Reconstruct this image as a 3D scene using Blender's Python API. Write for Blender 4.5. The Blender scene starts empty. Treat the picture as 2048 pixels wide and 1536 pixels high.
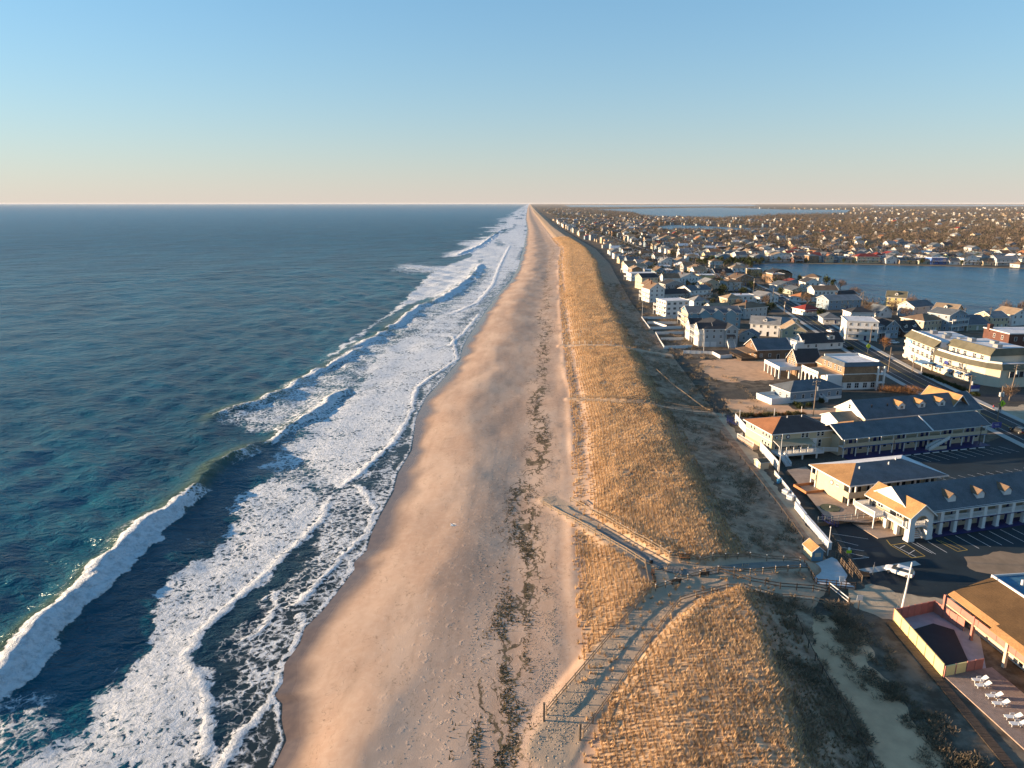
import bpy, math, random
import numpy as np
R = math.radians
random.seed(7)
SC = bpy.context.scene
COL = SC.collection

# ------------------------------------------------------------ camera, sky, sun, exposure
F_PX, HZ, VPX, CZ = 1420.0, 406.0, 1058.0, 64.0
PITCH = math.atan((768 - HZ) / F_PX)
CP, SP = math.cos(PITCH), math.sin(PITCH)
PSI = math.atan2((VPX - 1024) / F_PX, CP - (HZ - 768) / F_PX * SP)
cam_d = bpy.data.cameras.new('camera')
cam = bpy.data.objects.new('camera', cam_d)
COL.objects.link(cam)
cam.location = (0, 0, CZ)
cam.rotation_euler = (math.pi / 2 - PITCH, 0, PSI)
cam_d.sensor_fit = 'HORIZONTAL'
cam_d.sensor_width = 36.0
cam_d.lens = 36.0 * F_PX / 2048
cam_d.clip_start = 0.5
cam_d.clip_end = 90000
SC.camera = cam

SUN_EL, SUN_AHEAD = R(8.2), R(5.0)          # the sun stands over the sea, a little ahead of the camera
world = bpy.data.worlds.new('World')
SC.world = world
world.use_nodes = True
wn = world.node_tree.nodes
wl = world.node_tree.links
wbg = wn['Background']
sky = wn.new('ShaderNodeTexSky')
sky.sky_type = 'NISHITA'
sky.sun_disc = False
sky.sun_elevation = SUN_EL
sky.sun_rotation = -(math.pi / 2 - SUN_AHEAD)
sky.altitude = 0
sky.air_density = 1.3
sky.dust_density = 0.0
sky.ozone_density = 6.0
# the photograph's tone curve on the sky: an even gamma and tint over the whole dome
sgm = wn.new('ShaderNodeGamma'); sgm.inputs[1].default_value = 0.7
smx = wn.new('ShaderNodeMix'); smx.data_type = 'RGBA'; smx.blend_type = 'MULTIPLY'; smx.inputs[0].default_value = 1.0
smx.inputs[7].default_value = (0.79, 0.865, 0.865, 1.0)
wl.new(sky.outputs[0], sgm.inputs[0]); wl.new(sgm.outputs[0], smx.inputs[6]); 
# pale haze low over the whole horizon
stc = wn.new('ShaderNodeTexCoord'); sxyz = wn.new('ShaderNodeSeparateXYZ'); wl.new(stc.outputs['Generated'], sxyz.inputs[0])
sab = wn.new('ShaderNodeMath'); sab.operation = 'ABSOLUTE'; wl.new(sxyz.outputs[2], sab.inputs[0])
sml = wn.new('ShaderNodeMath'); sml.operation = 'MULTIPLY'; sml.inputs[1].default_value = -13.0; wl.new(sab.outputs[0], sml.inputs[0])
sex = wn.new('ShaderNodeMath'); sex.operation = 'EXPONENT'; wl.new(sml.outputs[0], sex.inputs[0])
sfa = wn.new('ShaderNodeMath'); sfa.operation = 'MULTIPLY'; sfa.inputs[1].default_value = 0.5; wl.new(sex.outputs[0], sfa.inputs[0])
shz = wn.new('ShaderNodeMix'); shz.data_type = 'RGBA'; shz.inputs[7].default_value = (1.82, 1.46, 1.38, 1.0)
sm2 = wn.new('ShaderNodeMath'); sm2.operation = 'MULTIPLY'; sm2.inputs[1].default_value = -5.0; wl.new(sab.outputs[0], sm2.inputs[0])
se2 = wn.new('ShaderNodeMath'); se2.operation = 'EXPONENT'; wl.new(sm2.outputs[0], se2.inputs[0])
sf2 = wn.new('ShaderNodeMath'); sf2.operation = 'MULTIPLY'; sf2.inputs[1].default_value = 0.33; wl.new(se2.outputs[0], sf2.inputs[0])
spl = wn.new('ShaderNodeMix'); spl.data_type = 'RGBA'; spl.inputs[7].default_value = (1.42, 1.52, 1.62, 1.0)
wl.new(sf2.outputs[0], spl.inputs[0]); wl.new(smx.outputs[2], spl.inputs[6])
wl.new(sfa.outputs[0], shz.inputs[0]); wl.new(spl.outputs[2], shz.inputs[6]); wl.new(shz.outputs[2], wbg.inputs[0])
wbg.inputs[1].default_value = 0.15

sun_d = bpy.data.lights.new('sun', 'SUN')
sun_d.energy = 5.0
sun_d.angle = R(0.55)
sun_d.color = (1.0, 0.72, 0.45)
sun = bpy.data.objects.new('sun', sun_d)
COL.objects.link(sun)
sdx, sdy, sdz = -math.cos(SUN_EL) * math.cos(SUN_AHEAD), math.cos(SUN_EL) * math.sin(SUN_AHEAD), math.sin(SUN_EL)
from mathutils import Vector, Matrix
sun.rotation_euler = Vector((sdx, sdy, sdz)).to_track_quat('Z', 'Y').to_euler()
sun.location = (-60, 0, 90)

SC.view_settings.view_transform = 'Standard'
SC.view_settings.look = 'None'
SC.view_settings.gamma = 1.0
SC.view_settings.exposure = 1.6
SC.cycles.max_bounces = 5
SC.cycles.diffuse_bounces = 2
SC.cycles.glossy_bounces = 2
SC.cycles.transmission_bounces = 2
SC.cycles.volume_bounces = 0
SC.cycles.caustics_reflective = False
SC.cycles.caustics_refractive = False
SC.cycles.use_denoising = True

# ------------------------------------------------------------ survey: photo bearings onto level ground
def G(px, py, z=2.0):
    u = (px - 1024) / F_PX
    v = (py - 768) / F_PX
    f = CP - v * SP
    d = SP + v * CP
    t = (CZ - z) / d
    X, Y = u * t, f * t
    return (X * math.cos(PSI) - Y * math.sin(PSI), X * math.sin(PSI) + Y * math.cos(PSI))

def GL(pts, z=2.0):
    return np.array([G(a, b, z) for a, b in pts])

# ------------------------------------------------------------ noise
def _hash(ix, iy, seed):
    h = (ix * 374761393 + iy * 668265263 + seed * 144665 + 1013) & 0x7fffffff
    h = ((h ^ (h >> 13)) * 1274126177) & 0x7fffffff
    h = h ^ (h >> 16)
    return (h & 0xffff) / 65535.0

def vnoise(x, y, seed=0):
    x = np.asarray(x, float); y = np.asarray(y, float)
    ix = np.floor(x).astype(np.int64); iy = np.floor(y).astype(np.int64)
    fx = x - ix; fy = y - iy
    fx = fx * fx * (3 - 2 * fx); fy = fy * fy * (3 - 2 * fy)
    a = _hash(ix, iy, seed); b = _hash(ix + 1, iy, seed)
    c = _hash(ix, iy + 1, seed); d = _hash(ix + 1, iy + 1, seed)
    return (a + (b - a) * fx) * (1 - fy) + (c + (d - c) * fx) * fy

def fbm(x, y, seed=0, oct=4, gain=0.5):
    s = 0.0; a = 1.0; t = 0.0
    for o in range(oct):
        s = s + a * vnoise(x * 2 ** o + o * 17.3, y * 2 ** o - o * 9.1, seed + o)
        t += a; a *= gain
    return s / t

def sstep(a, b, x):
    t = np.clip((x - a) / (b - a), 0, 1)
    return t * t * (3 - 2 * t)

def seg_dist(x, y, pts):
    """distance to a polyline, signed side (left of travel > 0) and fraction along it"""
    best = np.full(x.shape, 1e9); side = np.zeros(x.shape); along = np.zeros(x.shape)
    L = np.hypot(*(pts[1:] - pts[:-1]).T); cum = np.concatenate([[0], np.cumsum(L)])
    for i in range(len(pts) - 1):
        ax, ay = pts[i]; bx, by = pts[i + 1]
        dx, dy = bx - ax, by - ay
        t = np.clip(((x - ax) * dx + (y - ay) * dy) / (dx * dx + dy * dy + 1e-9), 0, 1)
        qx, qy = ax + t * dx - x, ay + t * dy - y
        d = np.hypot(qx, qy)
        m = d < best
        best = np.where(m, d, best)
        side = np.where(m, np.sign(dx * (y - ay) - dy * (x - ax)), side)
        along = np.where(m, cum[i] + t * L[i], along)
    return best, side, along / cum[-1]

def in_poly(x, y, pts):
    c = np.zeros(x.shape, bool)
    n = len(pts); j = n - 1
    for i in range(n):
        xi, yi = pts[i]; xj, yj = pts[j]
        with np.errstate(divide='ignore', invalid='ignore'):
            m = ((yi > y) != (yj > y)) & (x < (xj - xi) * (y - yi) / (yj - yi + 1e-12) + xi)
        c ^= m
        j = i
    return c

def soft_poly(x, y, pts, w):
    d, _, _ = seg_dist(x, y, np.vstack([pts, pts[:1]]))
    s = np.where(in_poly(x, y, pts), d, -d)
    return sstep(-w, w, s)

# ------------------------------------------------------------ materials
MATS = {}
class NT:
    def __init__(s, name):
        s.m = bpy.data.materials.new(name); s.m.use_nodes = True
        s.t = s.m.node_tree; s.n = s.t.nodes; s.l = s.t.links
        s.b = s.n['Principled BSDF']; s.out = s.n['Material Output']
    def add(s, typ, **kw):
        n = s.n.new('ShaderNode' + typ)
        for k, v in kw.items():
            if k == 'ins':
                for a, b in v.items(): s.put(n.inputs[a], b)
            else: setattr(n, k, v)
        return n
    def put(s, sock, v):
        if isinstance(v, bpy.types.NodeSocket): s.l.new(v, sock)
        elif isinstance(v, bpy.types.Node): s.l.new(v.outputs[0], sock)
        else: sock.default_value = v
    def math(s, op, a, b=None, c=None, clamp=False):
        n = s.add('Math', operation=op, use_clamp=clamp)
        s.put(n.inputs[0], a)
        if b is not None: s.put(n.inputs[1], b)
        if c is not None: s.put(n.inputs[2], c)
        return n.outputs[0]
    def mix(s, f, a, b, typ='RGBA', blend='MIX'):
        n = s.add('Mix', data_type=typ)
        if typ == 'RGBA': n.blend_type = blend
        k = {'RGBA': (6, 7, 2), 'FLOAT': (2, 3, 0)}[typ]
        s.put(n.inputs[0], f); s.put(n.inputs[k[0]], a); s.put(n.inputs[k[1]], b)
        return n.outputs[k[2]]
    def ss(s, x, a, b, lo=0.0, hi=1.0):
        n = s.add('MapRange', interpolation_type='SMOOTHSTEP')
        s.put(n.inputs[0], x); s.put(n.inputs[1], a); s.put(n.inputs[2], b); s.put(n.inputs[3], lo); s.put(n.inputs[4], hi)
        return n.outputs[0]
    def attr(s, name):
        return s.add('Attribute', attribute_name=name).outputs['Fac']
    def pos(s):
        return s.add('NewGeometry').outputs['Position']
    def scale(s, v, sc):
        n = s.add('VectorMath', operation='MULTIPLY'); s.put(n.inputs[0], v); n.inputs[1].default_value = sc
        return n.outputs[0]
    def noise(s, v, sc, det=4, rough=0.55, dist=0.0, out=0):
        n = s.add('TexNoise'); s.put(n.inputs['Vector'], v)
        n.inputs['Scale'].default_value = sc; n.inputs['Detail'].default_value = det
        n.inputs['Roughness'].default_value = rough; n.inputs['Distortion'].default_value = dist
        return n.outputs[out]
    def vor(s, v, sc, feature='F1', out='Distance', rand=1.0):
        n = s.add('TexVoronoi', feature=feature); s.put(n.inputs['Vector'], v); n.inputs['Scale'].default_value = sc
        n.inputs['Randomness'].default_value = rand
        return n.outputs[out]
    def bump(s, h, dist, strength=1.0, normal=None):
        n = s.add('Bump'); s.put(n.inputs['Height'], h); n.inputs['Distance'].default_value = dist
        n.inputs['Strength'].default_value = strength
        if normal is not None: s.put(n.inputs['Normal'], normal)
        return n.outputs[0]

def c3(c): return (c[0], c[1], c[2], 1.0)

def plain(name, col, rough=0.7, var=0.14, sc=1.2, bump=0.0, bsc=12.0, metal=0.0, spec=0.3, emit=None, lines=None):
    """painted / weathered surface: base colour broken up by two scales of noise, optional board lines"""
    if name in MATS: return MATS[name]
    k = NT(name)
    P = k.pos()
    n1 = k.noise(P, sc, 5, 0.6)
    n2 = k.noise(P, sc * 0.17, 2, 0.5)
    f = k.math('ADD', k.math('MULTIPLY', n1, 0.6), k.math('MULTIPLY', n2, 0.4))
    f = k.ss(f, 0.3, 0.7)
    dark = tuple(c * (1 - var) for c in col); lite = tuple(min(1, c * (1 + var * 0.8)) for c in col)
    base = k.mix(f, c3(dark), c3(lite))
    k.put(k.b.inputs['Base Color'], base)
    k.b.inputs['Roughness'].default_value = rough
    k.b.inputs['Metallic'].default_value = metal
    k.b.inputs['Specular IOR Level'].default_value = spec
    if lines:                                   # clapboard / plank joints along z or along an axis
        ax, per, dep = lines
        sx = k.add('SeparateXYZ', ins={0: P})
        fr = k.math('FRACT', k.math('DIVIDE', sx.outputs[ax], per))
        h = k.ss(fr, 0.0, 0.18)
        k.put(k.b.inputs['Normal'], k.bump(h, dep))
    elif bump:
        k.put(k.b.inputs['Normal'], k.bump(k.noise(P, bsc, 4, 0.6), bump))
    if emit:
        k.b.inputs['Emission Color'].default_value = c3(emit[0]); k.b.inputs['Emission Strength'].default_value = emit[1]
    MATS[name] = k.m
    return k.m

# ------------------------------------------------------------ mesh helpers
def mesh_np(name, verts, faces, mat, attrs=None, smooth=True, mats=None):
    """grid / soup mesh straight from numpy arrays (faces: n x 3 or n x 4)"""
    me = bpy.data.meshes.new(name)
    nv, nf, k = len(verts), len(faces), faces.shape[1]
    me.vertices.add(nv); me.vertices.foreach_set('co', np.ascontiguousarray(verts, np.float32).ravel())
    me.loops.add(nf * k); me.loops.foreach_set('vertex_index', np.ascontiguousarray(faces, np.int32).ravel())
    me.polygons.add(nf)
    me.polygons.foreach_set('loop_start', np.arange(0, nf * k, k, dtype=np.int32))
    if smooth: me.polygons.foreach_set('use_smooth', np.ones(nf, bool))
    me.update(calc_edges=True)
    for a, v in (attrs or {}).items():
        at = me.attributes.new(a, 'FLOAT', 'POINT'); at.data.foreach_set('value', np.ascontiguousarray(v, np.float32).ravel())
    me.materials.append(mat)
    return me

def grid_faces(nr, nc):
    i = np.arange(nr - 1)[:, None] * nc + np.arange(nc - 1)[None, :]
    return np.stack([i, i + 1, i + nc + 1, i + nc], -1).reshape(-1, 4)

def link(name, me, parent=None, **props):
    o = bpy.data.objects.new(name, me)
    COL.objects.link(o)
    if parent is not None: o.parent = parent
    for k, v in props.items(): o[k] = v
    return o

# ------------------------------------------------------------ coast lines (world metres)
def line_fn(pts, sm=0.0):
    pts = np.asarray(sorted(map(tuple, pts), key=lambda q: q[1]))
    def f(y):
        return np.interp(y, pts[:, 1], pts[:, 0])
    return f

WATER_PX = [(545, 1536), (572, 1480), (562, 1434), (564, 1405), (548, 1390), (564, 1364), (568, 1326), (599, 1285), (608, 1256),
            (645, 1219), (682, 1173), (709, 1138), (707, 1123), (732, 1101), (744, 1061), (765, 1020), (786, 983), (796, 945),
            (823, 900), (826, 882), (832, 835), (852, 794), (870, 775), (896, 746), (921, 717), (925, 695), (936, 673), (969, 625),
            (995, 589), (1020, 563), (1035, 537), (1046, 501), (1054, 460)]
XW = line_fn([(-33, 30)] + [tuple(q) for q in GL(WATER_PX, 0.15)] + [(-14, 3000), (-16, 4000), (-20, 9000), (0, 40000)])
def mk(pts):
    return line_fn(pts)
XT = mk([(4, 20), (5.4, 75), (6.1, 101), (8.1, 141), (11.4, 194), (14.2, 312), (18, 430), (23.8, 589), (30, 760), (38, 900), (43, 1000),
         (40, 1200), (36, 1900), (32, 3000), (24, 5000), (30, 40000)])
XC = mk([(27, 20), (28.5, 64), (31, 76), (33, 96), (33, 112), (35.0, 175), (38.3, 249), (46.5, 463), (58, 640), (66, 756), (74, 1000), (68, 1300),
         (60, 1900), (56, 5000), (60, 40000)])
XB = lambda y: XC(y) + np.interp(y, [60, 90, 100, 112, 200, 900], [11, 8, 11, 20, 20, 18])
TOWN_Z = 2.2

# walkways cut through the dune: (centre line, half width, floor heights)
def with_z(pts):
    return np.array([G(a, b, z) + (z,) for a, b, z in pts])
PATH_MAIN = with_z([(1105, 1500, 2.6), (1150, 1415, 3.0), (1230, 1310, 3.4), (1310, 1225, 4.0), (1370, 1180, 4.3), (1450, 1160, 4.1), (1540, 1166, 3.5), (1640, 1188, 2.8), (1720, 1205, 2.4)])
PATH_RAMP = with_z([(1100, 1000, 2.35), (1130, 1016, 2.6), (1200, 1062, 3.6), (1270, 1105, 4.3), (1330, 1140, 4.3), (1420, 1142, 4.2), (1500, 1132, 3.7), (1610, 1130, 2.9)])
PLAZA = with_z([(1325, 1150, 4.3), (1360, 1152, 4.3), (1420, 1150, 4.2)])
PATH_MID = with_z([(1140, 797, 3.0), (1190, 800, 4.2), (1256, 805, 4.9), (1340, 815, 4.0), (1425, 826, 2.9)])
PATH_FAR = with_z([(1125, 690, 3.2), (1170, 690, 4.4), (1222, 690, 5.1), (1290, 702, 3.8), (1360, 712, 2.8)])

def beach_z(x, y):
    xw, xt, xc = XW(y), XT(y), XC(y)
    xb = XB(y)
    xw_s = (XW(y - 12) + XW(y + 12) + XW(y - 25) + XW(y + 25) + XW(y)) / 5
    u = x - xw
    crest = xw_s + 18.5 + 5.0 * (fbm(y / 38.0, y * 0 + 3.1, 5, 3) - 0.5) * 2 + np.interp(y, [60, 90, 120], [-6, -2, 0])
    crest = np.minimum(crest, xt - 6)
    span = np.maximum(crest - xw, 5)
    t = u / span
    zb = np.where(t < 0, 0.11 * u, np.where(t < 1, 2.45 * (1 - (1 - np.clip(t, 0, 1)) ** 1.45), 0))
    s = np.clip((x - crest) / np.maximum(xt - crest, 1), 0, 1.2)
    back = 2.45 - (0.10 + 0.38 * sstep(96, 128, y)) * sstep(0, 0.6, s) + (0.20 + 0.38 * sstep(96, 128, y)) * sstep(0.5, 1.1, s)
    zb = np.where(t >= 1, back, zb)
    zb = np.maximum(zb, -3.0)
    # uneven dry sand
    dry = sstep(0.15, 0.8, t)
    zb = zb + dry * ((fbm(x / 12, y / 22, 11, 3) - 0.5) * 0.50 + (fbm(x / 2.2, y / 2.6, 21, 3) - 0.5) * 0.05)
    # dune
    d = x - xt
    wfront = np.minimum(13.0, (xc - xt) * 0.55)
    front = 2.1 * sstep(0, wfront, d) + 0.7 * sstep(wfront * 0.7, np.maximum(xc - xt - 2, wfront + 3), d)
    fored = (0.35 * np.exp(-((d - 1.2) / 1.5) ** 2) - 0.22 * np.exp(-((d - 4.6) / 1.8) ** 2)) * sstep(0.35, 0.65, fbm(x / 9, y / 30, 77, 3))
    zd = 2.55 + front + fored * sstep(60, 140, y)
    h_c = 2.55 + 2.8
    fall = np.clip((x - xc) / (xb - xc), 0, 1)
    zback = h_c - (h_c - TOWN_Z - 0.05) * (1 - (1 - fall) ** 1.6)
    zd = np.where(x > xc - 1, np.minimum(zd, zback), zd)
    hum = (fbm(x / 7, y / 9, 31, 4) - 0.5) * 0.9 + (fbm(x / 2, y / 2.4, 41, 2) - 0.5) * 0.25
    zd = zd + hum * sstep(3, 9, d) * (1 - sstep(0.75, 1.0, fall))
    z = np.where(d > 0, np.maximum(zd, zb * 0 + zd), zb)
    # blend at the toe
    k = sstep(-3, 1.0, d)
    z = zb * (1 - k) + zd * k
    for P, hw, soft in ((PATH_MAIN, 2.6, 2.2), (PATH_RAMP, 1.7, 1.5), (PLAZA, 3.0, 1.5), (PATH_MID, 1.2, 1.2), (PATH_FAR, 1.6, 1.5)):
        ax0, ax1 = P[:, 0].min() - 8, P[:, 0].max() + 8
        ay0, ay1 = P[:, 1].min() - 8, P[:, 1].max() + 8
        m = (x > ax0) & (x < ax1) & (y > ay0) & (y < ay1)
        if not m.any(): continue
        dd, _, al = seg_dist(x[m], y[m], P[:, :2])
        L = np.concatenate([[0], np.cumsum(np.hypot(*np.diff(P[:, :2], axis=0).T))]); L /= L[-1]
        pz = np.interp(al, L, P[:, 2]) + (fbm(x[m] / 1.3, y[m] / 1.3, 51, 2) - 0.5) * 0.10
        w = 1 - sstep(hw, hw + soft, dd)
        zz = z[m]
        z[m] = zz * (1 - w) + pz * w
    return z

def ground_z(x, y):
    """height of the land at one point"""
    if x > float(XB(np.array(y))) + 0.5: return TOWN_Z
    return float(beach_z(np.array([float(x)]), np.array([float(y)]))[0])

def path_mask(x, y, extra=0.0):
    w = np.zeros(x.shape)
    for P, hw in ((PATH_MAIN, 2.9), (PATH_RAMP, 2.0), (PLAZA, 3.4), (PATH_MID, 1.3), (PATH_FAR, 1.7)):
        m = (x > P[:, 0].min() - 8) & (x < P[:, 0].max() + 8) & (y > P[:, 1].min() - 8) & (y < P[:, 1].max() + 8)
        if m.any():
            dd, _, _ = seg_dist(x[m], y[m], P[:, :2])
            w[m] = np.maximum(w[m], 1 - sstep(hw + extra - 0.4, hw + extra + 0.5, dd))
    return w
# ------------------------------------------------------------ beach and dune (one sheet of sand)
def geo(a, b, s):
    n = int(math.log(b / a) / math.log(1 + s)) + 2
    return a * (b / a) ** (np.arange(n) / (n - 1))

def build_beach():
    ys = np.concatenate([np.linspace(36, 56, 14), geo(57, 9000, 0.0062), [14000, 24000, 40000]])
    # columns: from under the water to the back of the dune, following the coast lines
    n1, n2, n3 = 84, 96, 44
    rows = []
    for y in ys:
        yw, xt, xc, xb = float(XW(y)), float(XT(y)), float(XC(y)), float(XB(y))
        a = yw - 14 + (xt - 2 - yw + 14) * (np.linspace(0, 1, n1, endpoint=False))
        b = np.linspace(xt - 2, xc, n2, endpoint=False)
        c = np.linspace(xc, xb + 3, n3)
        rows.append(np.concatenate([a, b, c]))
    X = np.array(rows); Y = np.repeat(ys[:, None], X.shape[1], 1)
    Z = beach_z(X.ravel(), Y.ravel()).reshape(X.shape)
    last = X > XB(Y) + 0.6
    Z = np.where(last, TOWN_Z - 0.12, Z)
    x, y = X.ravel(), Y.ravel()
    u = x - XW(y)
    wn = fbm(x / 9, y / 14, 61, 3)
    wet = 1 - sstep(-1.2 + 5.5 * wn, 2.6 + 9 * wn, u)
    d = x - XT(y)
    fall = (x - XC(y)) / (XB(y) - XC(y))
    veg = sstep(2.0, 4.0, d + 3 * (fbm(x / 3, y / 4, 71, 3) - 0.5))
    strip = np.exp(-((d - 4.8) / 1.7) ** 2) * sstep(90, 140, y) * sstep(0.35, 0.6, fbm(x / 8, y / 30, 75, 2) + 0.15)
    veg = veg * (1 - 0.9 * strip) * (1 - path_mask(x, y))
    brush = sstep(-0.05, 0.25, fall + 0.15 * (fbm(x / 6, y / 6, 81, 3) - 0.5))
    # band of weed the tide left in front of the dune
    xk = XT(y) - 7.5 + 3.0 * (fbm(y / 22, y * 0, 91, 3) - 0.5) * 2
    wr = np.exp(-((x - xk) / (2.2 + 1.8 * fbm(y / 40, y * 0 + 7, 93, 2))) ** 2)
    wr = wr * np.interp(y, [60, 75, 100, 125, 300, 600], [.8, .7, .62, 1, .95, .6]) * sstep(0.25, 0.6, fbm(x / 11, y / 26, 95, 3) + 0.18 * (y > 130) - 0.02) * (1 - sstep(900, 1600, y))
    steps = np.exp(-((x - (XT(y) - 15)) / 9) ** 2) * sstep(0, 2, u - 10)
    path = path_mask(x, y)
    V = np.stack([X, Y, Z], -1).reshape(-1, 3)
    me = mesh_np('beach', V, grid_faces(*X.shape), mat_sand(), dict(wet=wet, veg=veg, brush=brush, wrack=wr, steps=steps, path=path))
    return link('beach', me, kind='structure', label='long sand beach and grassy dune running to the horizon')

def mat_sand():
    k = NT('sand')
    P = k.pos()
    big = k.noise(k.scale(P, (1, 0.45, 1)), 0.09, 5, 0.6)
    mid = k.noise(P, 0.9, 5, 0.6)
    fine = k.noise(P, 9, 3, 0.6)
    dry = k.mix(k.ss(big, 0.35, 0.68), c3((0.41, 0.275, 0.195)), c3((0.52, 0.375, 0.275)))
    dry = k.mix(k.math('MULTIPLY', k.ss(mid, 0.4, 0.7), 0.25), dry, c3((0.58, 0.45, 0.35)))
    streak = k.noise(k.scale(P, (1, 0.16, 1)), 0.45, 5, 0.65)
    dry = k.mix(k.math('MULTIPLY', k.ss(streak, 0.48, 0.72), 0.34), dry, c3((0.30, 0.20, 0.135)))
    wet = k.attr('wet')
    col = k.mix(wet, dry, k.mix(k.ss(mid, 0.3, 0.7), c3((0.095, 0.066, 0.048)), c3((0.13, 0.09, 0.064))))
    # grass litter on the dune
    veg = k.attr('veg'); br = k.attr('brush')
    lit = k.mix(k.ss(mid, 0.3, 0.7), c3((0.34, 0.22, 0.125)), c3((0.54, 0.39, 0.245)))
    bru = k.mix(k.ss(k.noise(P, 0.5, 5, 0.65), 0.35, 0.68), c3((0.20, 0.118, 0.072)), c3((0.45, 0.29, 0.185)))
    lit = k.mix(br, lit, bru)
    col = k.mix(k.math('MULTIPLY', veg, 0.85), col, lit)
    # seaweed: ridged threads and clots
    ws = k.scale(P, (1, 0.55, 1))
    wv = k.add('VectorMath', operation='ADD'); k.put(wv.inputs[0], ws)
    off = k.scale(k.noise(P, 0.22, 3, 0.5, out=1), (5.0, 5.0, 0)); k.put(wv.inputs[1], off)
    ridge = k.math('ABSOLUTE', k.math('SUBTRACT', k.noise(wv.outputs[0], 0.16, 4, 0.55), 0.5))
    ridge2 = k.math('ABSOLUTE', k.math('SUBTRACT', k.noise(wv.outputs[0], 0.36, 3, 0.5), 0.5))
    clot = k.noise(P, 0.45, 5, 0.7)
    speck = k.noise(P, 3.5, 3, 0.65)
    w = k.attr('wrack')
    th = k.math('MULTIPLY', w, 0.062)
    f1 = k.math('GREATER_THAN', k.math('ADD', th, k.math('MULTIPLY', k.math('SUBTRACT', speck, 0.5), 0.03)), k.math('ADD', ridge, 0.012))
    f1b = k.ss(k.math('SUBTRACT', k.math('ADD', k.math('MULTIPLY', w, 0.034), k.math('MULTIPLY', k.math('SUBTRACT', speck, 0.5), 0.045)), ridge), -0.006, 0.012)
    f2 = k.ss(k.math('SUBTRACT', k.math('MULTIPLY', w, 0.020), ridge2), -0.006, 0.008)
    f3 = k.ss(k.math('MULTIPLY', k.math('ADD', clot, k.math('MULTIPLY', k.math('SUBTRACT', speck, 0.5), 0.9)), w), 0.56, 0.74)
    wf = k.math('MAXIMUM', k.math('MAXIMUM', f1b, f2), f3)
    wf = k.math('MULTIPLY', wf, k.math('SUBTRACT', 1.0, k.math('MULTIPLY', wet, 0.8)))
    weed = k.mix(k.ss(k.noise(P, 1.2, 3), 0.4, 0.65), c3((0.060, 0.045, 0.026)), c3((0.12, 0.095, 0.05)))
    col = k.mix(k.math('MULTIPLY', wf, 0.88), col, weed)
    pth = k.attr('path')
    col = k.mix(k.math('MULTIPLY', pth, 0.6), col, c3((0.40, 0.31, 0.21)))
    k.put(k.b.inputs['Base Color'], col)
    k.put(k.b.inputs['Roughness'], k.mix(wet, 0.9, 0.22, 'FLOAT'))
    k.put(k.b.inputs['Specular IOR Level'], k.mix(wet, 0.15, 0.5, 'FLOAT'))
    # relief: ripples, footprints, litter
    foot = k.ss(k.vor(P, 1.5), 0.05, 0.3)
    st = k.attr('steps')
    h = k.math('ADD', k.math('MULTIPLY', fine, 0.22), k.math('MULTIPLY', mid, k.math('ADD', 0.12, k.math('MULTIPLY', veg, 0.5))))
    h = k.math('ADD', h, k.math('MULTIPLY', foot, k.math('MULTIPLY', k.math('MAXIMUM', k.math('MULTIPLY', k.math('MULTIPLY', st, 0.55), k.ss(mid, .56, .68)), k.math('MULTIPLY', pth, 0.9)), 0.75)))
    h = k.math('MULTIPLY', h, k.math('SUBTRACT', 1.0, k.math('MULTIPLY', wet, 0.93)))
    k.put(k.b.inputs['Normal'], k.bump(h, 0.10, 0.9))
    return k.m

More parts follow.
